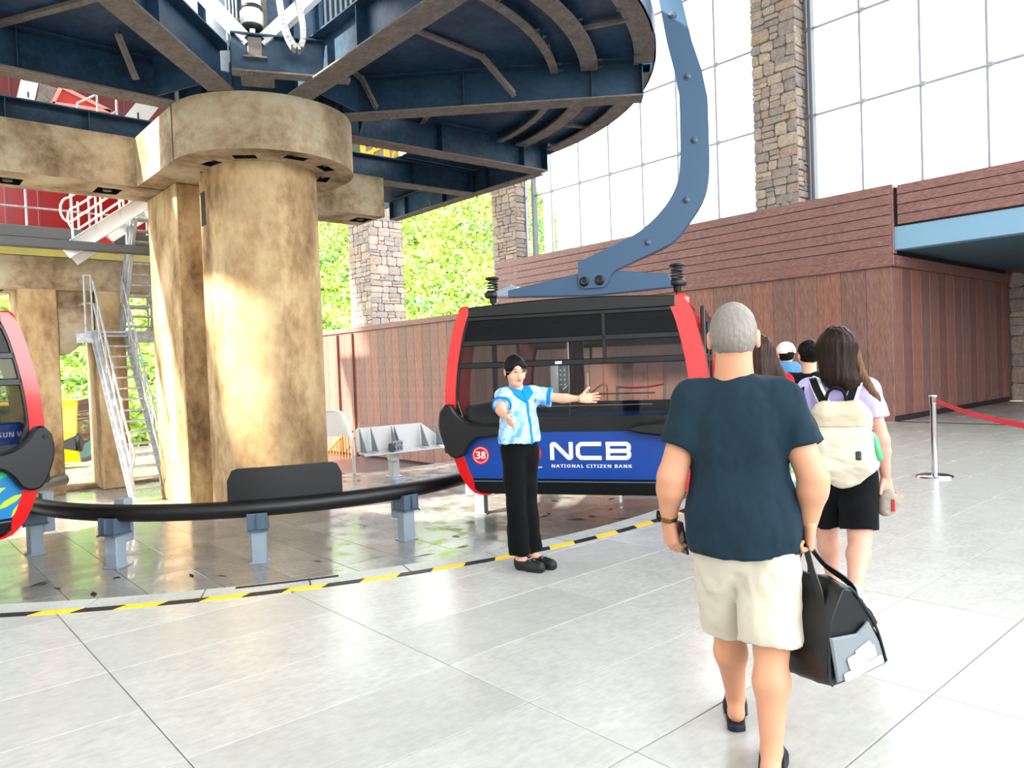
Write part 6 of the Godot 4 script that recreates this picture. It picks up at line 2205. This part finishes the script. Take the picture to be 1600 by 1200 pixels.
func long_hair(o: Node3D, c: Vector3, pts: Array, m: Material, k := 1.0) -> void:
	var s := Field.new(c - Vector3(0.26, 0.42, 0.2), c + Vector3(0.26, 0.17, 0.24), 0.007)
	s.blob(c + Vector3(0, 0.026, 0.016), Vector3(0.092, 0.113, 0.108) * k, Basis(), 0.01)
	s.blob(c + Vector3(0, -0.07, -0.11), Vector3(0.07, 0.13, 0.08) * k, Basis(), 0.01, true)
	for p in pts: s.limb(p[0], p[1], p[2], p[3], 0.04)
	s.rough(noise(26.0, 8, 2), 0.008, Vector3(1, 0.12, 1))
	var g := G.new()
	s.net(g)
	put(g, "hair", m, o)

func backpacker() -> void:
	var o := thing("person", "person in lavender t-shirt and black shorts carrying a cream backpack", "person", Vector3(-2.017, 0, -4.369), 0.4325)
	var J := {"head": Vector3(-0.03, 1.535, 0.0), "neck": Vector3(-0.027, 1.375, 0.0), "chest": Vector3(-0.026, 1.18, -0.02), "waist": Vector3(-0.028, 0.94, -0.02), "shl": Vector3(-0.18, 1.3, 0.0), "shr": Vector3(0.125, 1.295, 0.0), "ell": Vector3(-0.235, 1.02, 0.04), "elr": Vector3(0.195, 1.0, 0.02), "wrl": Vector3(-0.235, 0.79, -0.04), "wrr": Vector3(0.212, 0.775, -0.03), "hipl": Vector3(-0.12, 0.78, 0.0), "hipr": Vector3(0.06, 0.785, 0.0), "knl": Vector3(-0.115, 0.43, -0.12), "knr": Vector3(0.065, 0.43, 0.08), "anl": Vector3(-0.088, 0.11, -0.2), "anr": Vector3(0.03, 0.225, 0.36), "hel": Vector3(-0.088, 0.045, -0.18), "her": Vector3(0.02, 0.19, 0.43), "tol": Vector3(-0.095, 0.045, -0.36), "tor": Vector3(0.09, 0.045, 0.32)}
	figure(o, J, {"skin": skin(Color(0.8, 0.6, 0.52)), "cell": 0.013, "build": 0.9, "arm": [0.05, 0.043, 0.041, 0.026], "leg": [0.1, 0.064, 0.062, 0.038], "head_k": 0.98,
		"hands": [[J.wrl, Vector3(0.0, -1, -0.1), Vector3(1, 0, 0), [0.4, 0.4, 0.45, 0.5], 0.3, true, 0.92, J.ell], [J.wrr, Vector3(0.05, -1, 0.1), Vector3(0.5, 0.1, 0.9), [0.8, 0.85, 0.9, 0.95], 0.3, false, 0.95, J.elr]],
		"shirt": {"m": cloth(Color(0.72, 0.68, 0.88)), "hem": 0.82, "sleeve": 0.58, "ease": 0.018, "loose": 1.4, "cuff_r": 0.078, "fold": 6.0, "fold_amp": 0.012},
		"legs": {"called": "shorts", "m": cloth(Color(0.03, 0.04, 0.055)), "top": 0.95, "to": 0.84, "ease": 0.014, "flare": 0.02, "fold": 5.0, "fold_amp": 0.01}})
	var hm := hair_mat(Color(0.05, 0.032, 0.026), Color(0.2, 0.13, 0.1))
	var c: Vector3 = J.head
	long_hair(o, c, [[c + Vector3(0, 0.02, 0.05), c + Vector3(-0.01, -0.15, 0.08), 0.1, 0.085], [c + Vector3(0.05, 0.0, 0.04), c + Vector3(0.07, -0.2, 0.07), 0.06, 0.045], [c + Vector3(-0.06, 0.0, 0.03), c + Vector3(-0.06, -0.1, 0.05), 0.05, 0.03], [c + Vector3(0.07, -0.19, 0.07), c + Vector3(0.06, -0.3, 0.1), 0.05, 0.02]], hm)
	var lock := Field.new(c + Vector3(-0.05, -0.42, -0.1), c + Vector3(0.32, 0.1, 0.2), 0.006)
	var lp := curve([c + Vector3(0.085, -0.02, 0.03), c + Vector3(0.115, -0.13, 0.05), c + Vector3(0.165, -0.22, 0.06), c + Vector3(0.205, -0.29, 0.05), c + Vector3(0.212, -0.34, 0.04)], 8)
	for i in 8: lock.limb(lp[i], lp[i + 1], lerpf(0.04, 0.016, i / 8.0), lerpf(0.04, 0.012, (i + 1) / 8.0), 0.01)
	lock.rough(noise(40.0, 8, 2), 0.007, Vector3(1, 0.15, 1))
	var lg := G.new()
	lock.net(lg)
	var lm := put(lg, "hair_lock", hair_mat(Color(0.24, 0.16, 0.11), Color(0.5, 0.37, 0.26)), o)
	lm.set_meta("label", "light brown lock of hair over the right shoulder")
	shoe(o, J.hel, J.tol, J.anl, M.white, M.white, 1.0)
	shoe(o, J.her, J.tor, J.anr, M.white, mat(Color(0.03, 0.035, 0.04), 0.7), 1.1)
	# cream backpack with black straps
	var cream := cloth(Color(0.8, 0.765, 0.69), 0.75)
	var t := thing("backpack", "cream backpack with black straps on the back of the lavender t-shirt", "backpack", o.position, o.rotation.y)
	var s := Field.new(Vector3(-0.26, 0.72, 0.06), Vector3(0.24, 1.3, 0.36), 0.0085)
	s.blob(Vector3(-0.015, 0.98, 0.18), Vector3(0.175, 0.235, 0.088), Basis(), 0.02)
	s.limb(Vector3(-0.105, 0.88, 0.18), Vector3(0.08, 0.885, 0.18), 0.075, 0.075, 0.05)
	s.limb(Vector3(-0.115, 0.88, 0.18), Vector3(-0.1, 1.16, 0.175), 0.06, 0.055, 0.05)
	s.limb(Vector3(0.09, 0.885, 0.18), Vector3(0.06, 1.165, 0.175), 0.06, 0.055, 0.05)
	s.limb(Vector3(-0.1, 1.17, 0.175), Vector3(0.06, 1.175, 0.175), 0.055, 0.055, 0.05)
	s.cut(Vector3.FORWARD, Vector3(0, 0, 0.115))
	s.rough(noise(7.0, 4, 3), 0.014, Vector3(0.7, 1.3, 0.7))
	var base := s.f.duplicate()
	var cutp := [[Vector3.UP, Vector3(0, 1.105, 0)]]
	for q in cutp: s.cut(q[0], q[1])
	var bg := G.new()
	s.net(bg)
	put(bg, "body", cream, t)
	s.f = base.duplicate()
	for i in s.f.size(): s.f[i] -= 0.007
	s.cut(Vector3.DOWN, Vector3(0, 1.095, 0))
	bg = G.new()
	s.net(bg)
	put(bg, "lid", cloth(Color(0.75, 0.7, 0.61), 0.75), t)
	s.f = base.duplicate()
	for i in s.f.size(): s.f[i] -= 0.003
	s.cut(Vector3.DOWN, Vector3(0, 0.952, 0))
	s.cut(Vector3.UP, Vector3(0, 0.962, 0))
	bg = G.new()
	s.net(bg)
	put(bg, "seam", cloth(Color(0.74, 0.7, 0.62)), t)
	s.f = base.duplicate()
	for i in s.f.size(): s.f[i] -= 0.006
	for q in [[Vector3.RIGHT, Vector3(0.082, 0, 0)], [Vector3.LEFT, Vector3(0.05, 0, 0)], [Vector3.UP, Vector3(0, 0.965, 0)], [Vector3.DOWN, Vector3(0, 0.915, 0)], [Vector3.FORWARD, Vector3(0, 0, 0.2)]]: s.cut(q[0], q[1])
	bg = G.new()
	s.net(bg)
	put(bg, "patch", mat(Color(0.1, 0.13, 0.14), 0.5), t)
	var dark := cloth(Color(0.06, 0.075, 0.085))
	for e in [[[Vector3(-0.165, 1.06, -0.13), Vector3(-0.17, 1.24, -0.11), Vector3(-0.165, 1.345, -0.04), Vector3(-0.16, 1.36, 0.04), Vector3(-0.14, 1.31, 0.105), Vector3(-0.1, 1.22, 0.155)]], [[Vector3(0.1, 1.06, -0.13), Vector3(0.1, 1.24, -0.11), Vector3(0.09, 1.345, -0.04), Vector3(0.08, 1.36, 0.04), Vector3(0.06, 1.31, 0.105), Vector3(0.03, 1.22, 0.155)]]]:
		var p := curve(e[0], 20)
		put(ribbon(p, 0.062, 0.008, Vector3(0, 0.5, 1)), "strap_edge", M.white, t)
		var up := []
		for q in p: up.append(q + Vector3(-0.006, 0.003, 0.006))
		put(ribbon(up, 0.04, 0.01, Vector3(0, 0.5, 1)), "strap", dark, t)
	put(ribbon(curve([Vector3(-0.225, 1.33, 0.03), Vector3(-0.235, 1.27, 0.09), Vector3(-0.225, 1.2, 0.1), Vector3(-0.21, 1.1, 0.08)], 10), 0.04, 0.008, Vector3(-0.6, 0, 1)), "strap", dark, t)
	var lp2 := G.new()
	lp2.tube(curve([Vector3(-0.095, 1.22, 0.16), Vector3(-0.085, 1.285, 0.16), Vector3(-0.044, 1.315, 0.16), Vector3(0.0, 1.29, 0.16), Vector3(0.015, 1.22, 0.16)], 14), 0.009, 8)
	put(lp2, "grab_loop", dark, t)
	var b := thing("bottle", "green bottle tucked in the backpack's side pocket", "bottle", o.position, o.rotation.y)
	var bt := G.new()
	bt.lathe([Vector2(0.018, 0.0), Vector2(0.027, 0.01), Vector2(0.028, 0.13), Vector2(0.013, 0.16)], 16, Transform3D(Basis(Vector3.BACK, 0.22), Vector3(0.172, 0.905, 0.2)))
	put(bt, "bottle_body", mat(Color(0.25, 0.62, 0.42), 0.3), b)
	var cp := G.new()
	cp.lathe([Vector2(0.015, 0.16), Vector2(0.015, 0.18)], 12, Transform3D(Basis(Vector3.BACK, 0.22), Vector3(0.172, 0.905, 0.2)))
	put(cp, "cap", mat(Color(0.1, 0.35, 0.25), 0.4), b)
	var p := thing("pouch", "small grey pouch with red stripe in the backpacker's right hand", "pouch", o.position, o.rotation.y)
	var ps := Field.new(Vector3(0.12, 0.5, -0.12), Vector3(0.4, 0.78, 0.16), 0.007)
	ps.blob(Vector3(0.22, 0.645, 0.02), Vector3(0.055, 0.075, 0.03), Basis(), 0.02)
	ps.limb(Vector3(0.2, 0.6, 0.02), Vector3(0.285, 0.67, 0.0), 0.035, 0.02, 0.03)
	ps.rough(noise(12.0, 6, 2), 0.008)
	var pg := G.new()
	ps.net(pg)
	put(pg, "bag", cloth(Color(0.6, 0.56, 0.52)), p)
	var rs := G.new()
	rs.bev(Vector3(0.243, 0.63, 0.052), Vector3(0.018, 0.07, 0.006), 0.002)
	put(rs, "stripe", mat(Color(0.7, 0.12, 0.15), 0.6), p)

func plain(c: String, label: String, at: Vector3, turn: float, high: float, look: float, opt: Dictionary) -> Array:
	# someone walking away further on; proportions after a standing height
	var o := thing("person", label, "person", at, turn)
	var h := high / 1.7
	var J := {"head": Vector3(0, 1.575, 0), "neck": Vector3(0, 1.42, 0.0), "chest": Vector3(0, 1.22, 0), "waist": Vector3(0, 0.98, 0), "shl": Vector3(-0.165, 1.35, 0), "shr": Vector3(0.165, 1.35, 0), "ell": Vector3(-0.22, 1.07, 0.03), "elr": Vector3(0.22, 1.07, 0.03), "wrl": Vector3(-0.22, 0.85, -0.06), "wrr": Vector3(0.22, 0.85, -0.06), "hipl": Vector3(-0.085, 0.85, 0), "hipr": Vector3(0.085, 0.85, 0), "knl": Vector3(-0.09, 0.46, -0.08), "knr": Vector3(0.09, 0.46, 0.05), "anl": Vector3(-0.09, 0.1, -0.1), "anr": Vector3(0.09, 0.1, 0.16), "hel": Vector3(-0.09, 0.042, -0.07), "her": Vector3(0.09, 0.042, 0.19), "tol": Vector3(-0.095, 0.04, -0.25), "tor": Vector3(0.095, 0.04, 0.01)}
	for k in J: J[k] *= h
	opt.look = Basis(Vector3.UP, look)
	opt.cell = 0.015
	opt.head_cell = 0.0075
	opt.hands = [[J.wrl, Vector3(0, -1, -0.1), Vector3(1, 0, 0), [0.4, 0.4, 0.4, 0.5], 0.3, true, 1.0, J.ell], [J.wrr, Vector3(0, -1, -0.1), Vector3(-1, 0, 0), [0.4, 0.4, 0.4, 0.5], 0.3, false, 1.0, J.elr]]
	figure(o, J, opt)
	shoe(o, J.hel, J.tol, J.anl, opt.shoes, opt.shoes)
	shoe(o, J.her, J.tor, J.anr, opt.shoes, opt.shoes)
	return [o, J]

func others() -> void:
	var sk := skin(Color(0.84, 0.66, 0.56))
	var r := plain("", "person in red top half hidden behind the dark t-shirt in front", Vector3(-2.948 - 0.035, 0, -5.128 + 0.02), 0.5217, 1.66, 0.0, {"skin": sk, "build": 0.9, "shoes": M.white, "shirt": {"m": cloth(Color(0.85, 0.08, 0.13)), "hem": 0.85, "sleeve": 0.5, "cuff_r": 0.07}, "legs": {"called": "trousers", "m": cloth(Color(0.8, 0.7, 0.68)), "top": 0.95, "to": 1.5}})
	var c: Vector3 = r[1].head
	long_hair(r[0], c, [[c + Vector3(0, 0.02, 0.05), c + Vector3(0.0, -0.2, 0.09), 0.1, 0.09], [c + Vector3(0.04, 0.0, 0.03), c + Vector3(0.13, -0.19, 0.05), 0.06, 0.05], [c + Vector3(-0.05, 0.0, 0.03), c + Vector3(-0.1, -0.2, 0.05), 0.06, 0.05]], hair_mat(Color(0.1, 0.07, 0.06), Color(0.3, 0.2, 0.16)))
	put(ribbon(curve([Vector3(0.1, 1.2, -0.14), Vector3(0.11, 1.33, -0.07), Vector3(0.11, 1.375, 0.0), Vector3(0.1, 1.33, 0.08), Vector3(0.09, 1.2, 0.13)], 12), 0.035, 0.008, Vector3(0, 0.3, 1)), "strap", cloth(Color(0.06, 0.06, 0.07)), r[0])
	var tb := thing("tote_bag", "small bright patterned bag showing between the dark t-shirt and the cream backpack", "bag", Vector3(-2.85, 0, -5.2), 0.5)
	var cols := [Color(0.2, 0.6, 0.65), Color(0.95, 0.8, 0.2), Color(0.85, 0.2, 0.3), Color(0.35, 0.75, 0.8), Color(0.3, 0.4, 0.3), Color(0.9, 0.9, 0.85)]
	var bgd := G.new()
	bgd.bev(Vector3(0.12, 0.74, 0.12), Vector3(0.3, 0.42, 0.09), 0.03)
	put(bgd, "bag", mat(cols[3], 0.7), tb)
	for i in 6:
		for j in 5:
			var g := G.new()
			g.bev(Vector3(0.0 + j * 0.06, 0.56 + i * 0.07, 0.167), Vector3(0.05, 0.06, 0.006), 0.002, Basis(Vector3.BACK, 0.2 * ((i + j) % 3 - 1)))
			put(g, "patch", mat(cols[(i * 2 + j * 3) % 6], 0.7), tb)
	var d := plain("", "person in white cap and blue denim jacket ahead in the line", Vector3(-3.975, 0, -7.313), 0.4958, 1.645, 0.5, {"skin": sk, "shoes": M.rubber, "build": 1.05, "shirt": {"m": cloth(Color(0.22, 0.42, 0.58)), "hem": 0.8, "sleeve": 1.0, "cuff_r": 0.06, "ease": 0.03, "fold_amp": 0.018}, "legs": {"called": "trousers", "m": cloth(Color(0.15, 0.17, 0.22)), "top": 0.92, "to": 1.9}})
	c = d[1].head
	var hs := Field.new(c - Vector3(0.2, 0.4, 0.2), c + Vector3(0.2, 0.05, 0.25), 0.01)
	hs.blob(c + Vector3(0, -0.15, 0.07), Vector3(0.17, 0.085, 0.11), Basis(Vector3.RIGHT, 0.4), 0.03)
	hs.blob(c + Vector3(0, -0.11, -0.03), Vector3(0.08, 0.1, 0.08), Basis(), 0.02, true)
	hs.rough(noise(10, 3, 2), 0.012)
	var hg := G.new()
	hs.net(hg)
	put(hg, "hood", cloth(Color(0.3, 0.5, 0.66)), d[0])
	var lk := Basis(Vector3.UP, 0.5)
	var cap := Field.new(c - Vector3(0.25, 0.1, 0.25), c + Vector3(0.25, 0.2, 0.25), 0.007)
	cap.blob(c + Vector3(0, 0.035, 0.005), Vector3(0.097, 0.105, 0.112), lk, 0.0)
	cap.cut(Vector3.DOWN, c + Vector3(0, 0.015, 0))
	cap.blob(c + Vector3(0, 0.0, 0) + lk * Vector3(0, 0.02, 0.1), Vector3(0.035, 0.03, 0.04), lk, 0.003, true)
	cap.blob(c + lk * Vector3(0, 0.02, -0.13), Vector3(0.075, 0.008, 0.075), lk, 0.008)
	var cg := G.new()
	cap.net(cg)
	put(cg, "cap", cloth(Color(0.9, 0.88, 0.84)), d[0])
	var ds := Field.new(c - Vector3(0.15, 0.15, 0.15), c + Vector3(0.15, 0.15, 0.15), 0.007)
	ds.blob(c + Vector3(0, 0.02, 0.012), Vector3(0.084, 0.1, 0.1), lk, 0.0)
	ds.cut(Vector3.UP, c + Vector3(0, 0.03, 0))
	ds.cut(Vector3.DOWN, c + Vector3(0, -0.06, 0))
	ds.cut(lk * Vector3.FORWARD, c + lk * Vector3(0, 0, 0.0))
	var dg := G.new()
	ds.net(dg)
	put(dg, "hair", hair_mat(Color(0.03, 0.025, 0.02), Color(0.1, 0.08, 0.07)), d[0])
	var e := plain("", "person in black top and short pale trousers just beyond the lavender t-shirt", Vector3(-3.066 - 0.02, 0, -6.053), 0.4689, 1.63, 0.4, {"skin": sk, "shoes": M.white, "build": 0.95, "shirt": {"m": cloth(Color(0.04, 0.045, 0.05)), "hem": 0.82, "sleeve": 0.6, "cuff_r": 0.075}, "legs": {"called": "shorts", "m": cloth(Color(0.75, 0.68, 0.7)), "top": 0.92, "to": 0.8}})
	c = e[1].head
	lk = Basis(Vector3.UP, 0.4)
	var es := Field.new(c - Vector3(0.2, 0.2, 0.2), c + Vector3(0.2, 0.2, 0.25), 0.007)
	es.blob(c + Vector3(0, 0.028, 0.0) + lk * Vector3(0, 0, 0.014), Vector3(0.089, 0.108, 0.104), lk, 0.01)
	es.blob(c + lk * Vector3(0, -0.05, -0.1), Vector3(0.07, 0.1, 0.085), lk, 0.01, true)
	es.cut(Vector3.DOWN, c + Vector3(0, -0.07, 0))
	es.blob(c + lk * Vector3(0, 0.03, 0.12), Vector3(0.05, 0.05, 0.045), lk, 0.01)
	es.rough(noise(30, 3, 2), 0.006)
	var eg := G.new()
	es.net(eg)
	put(eg, "hair", hair_mat(Color(0.025, 0.022, 0.022), Color(0.1, 0.085, 0.08)), e[0])

func barriers() -> void:
	# white guard plates along the far edge of the track zone
	var a := thing("safety_barrier", "white sheet barrier panel with rounded corner on a thin leg beside the column", "barrier", Vector3(-13.58, PIT, -7.5), atan2(0.42, 0.91))
	var sc := 13.9 / 1165.0
	var p := PackedVector2Array()
	for q in smooth_line([Vector2(-1.1, 0.76), Vector2(-1.1, 1.28), Vector2(-0.36, 1.28), Vector2(-0.2, 1.24), Vector2(-0.08, 1.1), Vector2(0.0, 0.8), Vector2(0.0, 0.76)], 3): p.append(q)
	var g := G.new()
	g.prism(p, -0.015, 0.015, Transform3D(), 0.005)
	put(g, "sheet", M.white, a)
	var f := G.new()
	f.tube(curve([Vector3(-1.1, 1.29, 0.02), Vector3(-0.36, 1.29, 0.02), Vector3(-0.18, 1.24, 0.02), Vector3(-0.06, 1.08, 0.02), Vector3(0.03, 0.7, 0.02), Vector3(0.05, 0.4, 0.02)], 24), 0.028, 8)
	put(f, "frame", M.white, a)
	var l := G.new()
	l.tube([Vector3(0.05, 0.42, 0.02), Vector3(0.06, 0.0, 0.02)], 0.03, 8)
	put(l, "leg", M.white, a)
	var b := thing("guide_funnel", "white ribbed guide funnel on a bolted post behind the rail", "guide funnel", Vector3(-12.5, PIT, -7.78), atan2(0.85, 0.53) + 0.5)
	var s := 13.3 / 1165.0 * 1.1
	var x := func(qx: float) -> float: return (qx - 612.0) * s
	var y := func(py: float) -> float: return (745.0 - py) * s / 1.1
	var pl := G.new()
	pl.prism(PackedVector2Array([Vector2(x.call(552), y.call(696)), Vector2(x.call(700), y.call(698)), Vector2(x.call(698), y.call(682)), Vector2(x.call(668), y.call(656)), Vector2(x.call(556), y.call(656)), Vector2(x.call(552), y.call(660))]), -0.01, 0.01, Transform3D(Basis(Vector3.RIGHT, -0.16), Vector3(0, 0.0, 0.12)), 0.004)
	put(pl, "plate", M.white, b)
	var lip := G.new()
	lip.bev(Vector3(x.call(626), 0.53, 0.17), Vector3(1.82, 0.02, 0.34), 0.005, Basis(Vector3.RIGHT, 0.2))
	put(lip, "lip", M.white, b)
	for q in [557, 576, 611, 616, 664, 691]:
		var r := G.new()
		r.prism(PackedVector2Array([Vector2(0.0, 0.55), Vector2(0.26, 0.55), Vector2(-0.03, 1.0)]), -0.008, 0.008, Transform3D(Basis(Vector3.BACK, Vector3.UP, Vector3.LEFT), Vector3(x.call(q), 0.0, 0.06)), 0.003)
		put(r, "rib", M.post, b)
	var po := G.new()
	po.bev(Vector3(0.03, 0.22, 0.0), Vector3(0.16, 0.46, 0.18), 0.015)
	po.bev(Vector3(-0.02, 0.46, 0.06), Vector3(0.16, 0.3, 0.18), 0.02)
	po.bev(Vector3(0.03, 0.01, 0), Vector3(0.26, 0.02, 0.26), 0.005)
	put(po, "post", M.white_steel, b)
	var bp := G.new()
	bp.bev(Vector3(0.0, 0.62, 0.24), Vector3(0.22, 0.2, 0.04), 0.008)
	put(bp, "bracket", M.galv, b)
	bp = G.new()
	bp.bev(Vector3(-0.14, 0.6, 0.26), Vector3(0.1, 0.16, 0.12), 0.02)
	put(bp, "clamp", M.galv_dark, b)
	for i in 6:
		var bo := G.new()
		bo.lathe([Vector2(0.014, 0), Vector2(0.014, 0.012)], 6, Transform3D(Basis(Vector3.RIGHT, PI / 2), Vector3(-0.07 + (i % 3) * 0.07, 0.57 + int(i / 3) * 0.1, 0.262)))
		put(bo, "bolt", M.black, b)
	var c := thing("support_post", "white bolted support post beside the lower left of the bank cabin", "post", Vector3(-11.6, PIT, -8.75), atan2(0.85, 0.53))
	var sp := G.new()
	sp.bev(Vector3(0, 0.4, 0), Vector3(0.14, 0.8, 0.14), 0.01)
	sp.bev(Vector3(0, 0.01, 0), Vector3(0.22, 0.02, 0.22), 0.004)
	put(sp, "post", M.white_steel, c)
	for i in 4:
		var bo := G.new()
		bo.lathe([Vector2(0.014, 0), Vector2(0.014, 0.014)], 6, Transform3D(Basis(Vector3.RIGHT, PI / 2), Vector3(-0.04 + (i % 2) * 0.08, 0.42 + int(i / 2) * 0.2, 0.07)))
		put(bo, "bolt", M.black, c)
	# orange stair railing at the foot of the fence
	var o := thing("stair_railing", "orange railing of a stair going down along the plank fence", "railing", Vector3(-30.3, -2.3, -16.5))
	var h := G.new()
	h.tube([Vector3(-2.1, 0.0, 0), Vector3(-0.1, 1.1, 0), Vector3(0.6, 1.2, 0)], 0.05, 6)
	put(h, "handrail", M.orange, o)
	for i in 9:
		var t := G.new()
		var fx := -1.8 + i * 0.28
		t.tube([Vector3(fx, 0.0, 0), Vector3(fx, minf(1.18, (fx + 2.1) * 0.55), 0)], 0.035, 6)
		put(t, "baluster", M.orange, o)

func stanchion(called: String, label: String, at: Vector3) -> Node3D:
	var o := thing("stanchion", label, "stanchion", at, 0.0, "chrome belt stanchions")
	var b := G.new()
	b.lathe([Vector2(0.2, 0.0), Vector2(0.2, 0.018), Vector2(0.15, 0.032), Vector2(0.055, 0.04)], 36)
	put(b, "base", M.chrome, o)
	var p := G.new()
	p.lathe([Vector2(0.036, 0.035), Vector2(0.036, 0.955)], 24)
	put(p, "pole", M.chrome, o)
	var h := G.new()
	h.lathe([Vector2(0.042, 0.88), Vector2(0.042, 0.965), Vector2(0.05, 0.967), Vector2(0.05, 0.978), Vector2(0.03, 0.982)], 24)
	put(h, "head", M.chrome, o)
	return o

func belt(label: String, a: Vector3, b: Vector3) -> void:
	var t := thing("barrier_belt", label, "belt", Vector3.ZERO, 0.0, "red barrier belts")
	var pts := []
	for i in 17:
		var f := i / 16.0
		pts.append(a.lerp(b, f) - Vector3(0, 0.05 * 4 * f * (1 - f), 0))
	var n := (b - a).cross(Vector3.UP).normalized()
	put(ribbon(pts, 0.05, 0.002, n), "webbing", mat(Color(0.9, 0.08, 0.22), 0.6), t)

func queue() -> void:
	var p := Vector3(-3.39, 0, -9.67)
	stanchion("stanchion", "chrome belt stanchion standing alone on the right of the pale floor", p)
	belt("bright red belt running right from the lone chrome stanchion", p + Vector3(0.04, 0.92, 0.04), Vector3(-1.3, 0.92, -6.2))
	stanchion("stanchion", "chrome belt stanchion just outside the right edge, holding the red belt's far end", Vector3(-1.26, 0, -6.16))
	var q := Vector3(-12.056, 0, -13.997)
	var r := Vector3(-12.0, 0, -15.797)
	stanchion("stanchion", "distant chrome stanchion seen through the cabin window, left of its pair", q)
	stanchion("stanchion", "distant chrome stanchion seen through the cabin window, right of its pair", r)
	belt("dark red belt between two stanchions seen through the cabin window", q + Vector3(0.0, 0.92, -0.04), r + Vector3(0, 0.92, 0.04))
	# control cabinet and a handrail by the plank wall, seen through the cabin
	var c := thing("control_cabinet", "white control cabinet with dark button panel seen through the cabin window", "cabinet", Vector3(-16.9, 0, -16.85))
	var b := G.new()
	b.bev(Vector3(-0.1, 1.1, 0), Vector3(0.36, 0.9, 0.28), 0.015)
	b.bev(Vector3(-0.1, 0.33, 0), Vector3(0.16, 0.66, 0.16), 0.01)
	put(b, "case", M.white_steel, c)
	var d := G.new()
	d.bev(Vector3(0.3, 1.16, 0.02), Vector3(0.42, 0.86, 0.24), 0.015)
	d.bev(Vector3(0.3, 0.37, 0.0), Vector3(0.16, 0.74, 0.16), 0.01)
	put(d, "panel", M.post_dark, c)
	for i in 8:
		var k := G.new()
		k.lathe([Vector2(0.025, 0), Vector2(0.025, 0.02)], 8, Transform3D(Basis(Vector3.RIGHT, PI / 2), Vector3(0.2 + (i % 2) * 0.18, 0.9 + int(i / 2) * 0.15, 0.14)))
		put(k, "button", M.white, c)
	var h := thing("handrail", "thin grey handrail bent down beside the control cabinet", "handrail", Vector3(-15.6, 0, -16.4))
	var t := G.new()
	t.tube([Vector3(-0.7, 0.75, 0), Vector3(0.1, 1.25, 0), Vector3(0.35, 1.25, 0), Vector3(0.35, 0, 0)], 0.022, 6)
	put(t, "tube", M.galv, h)
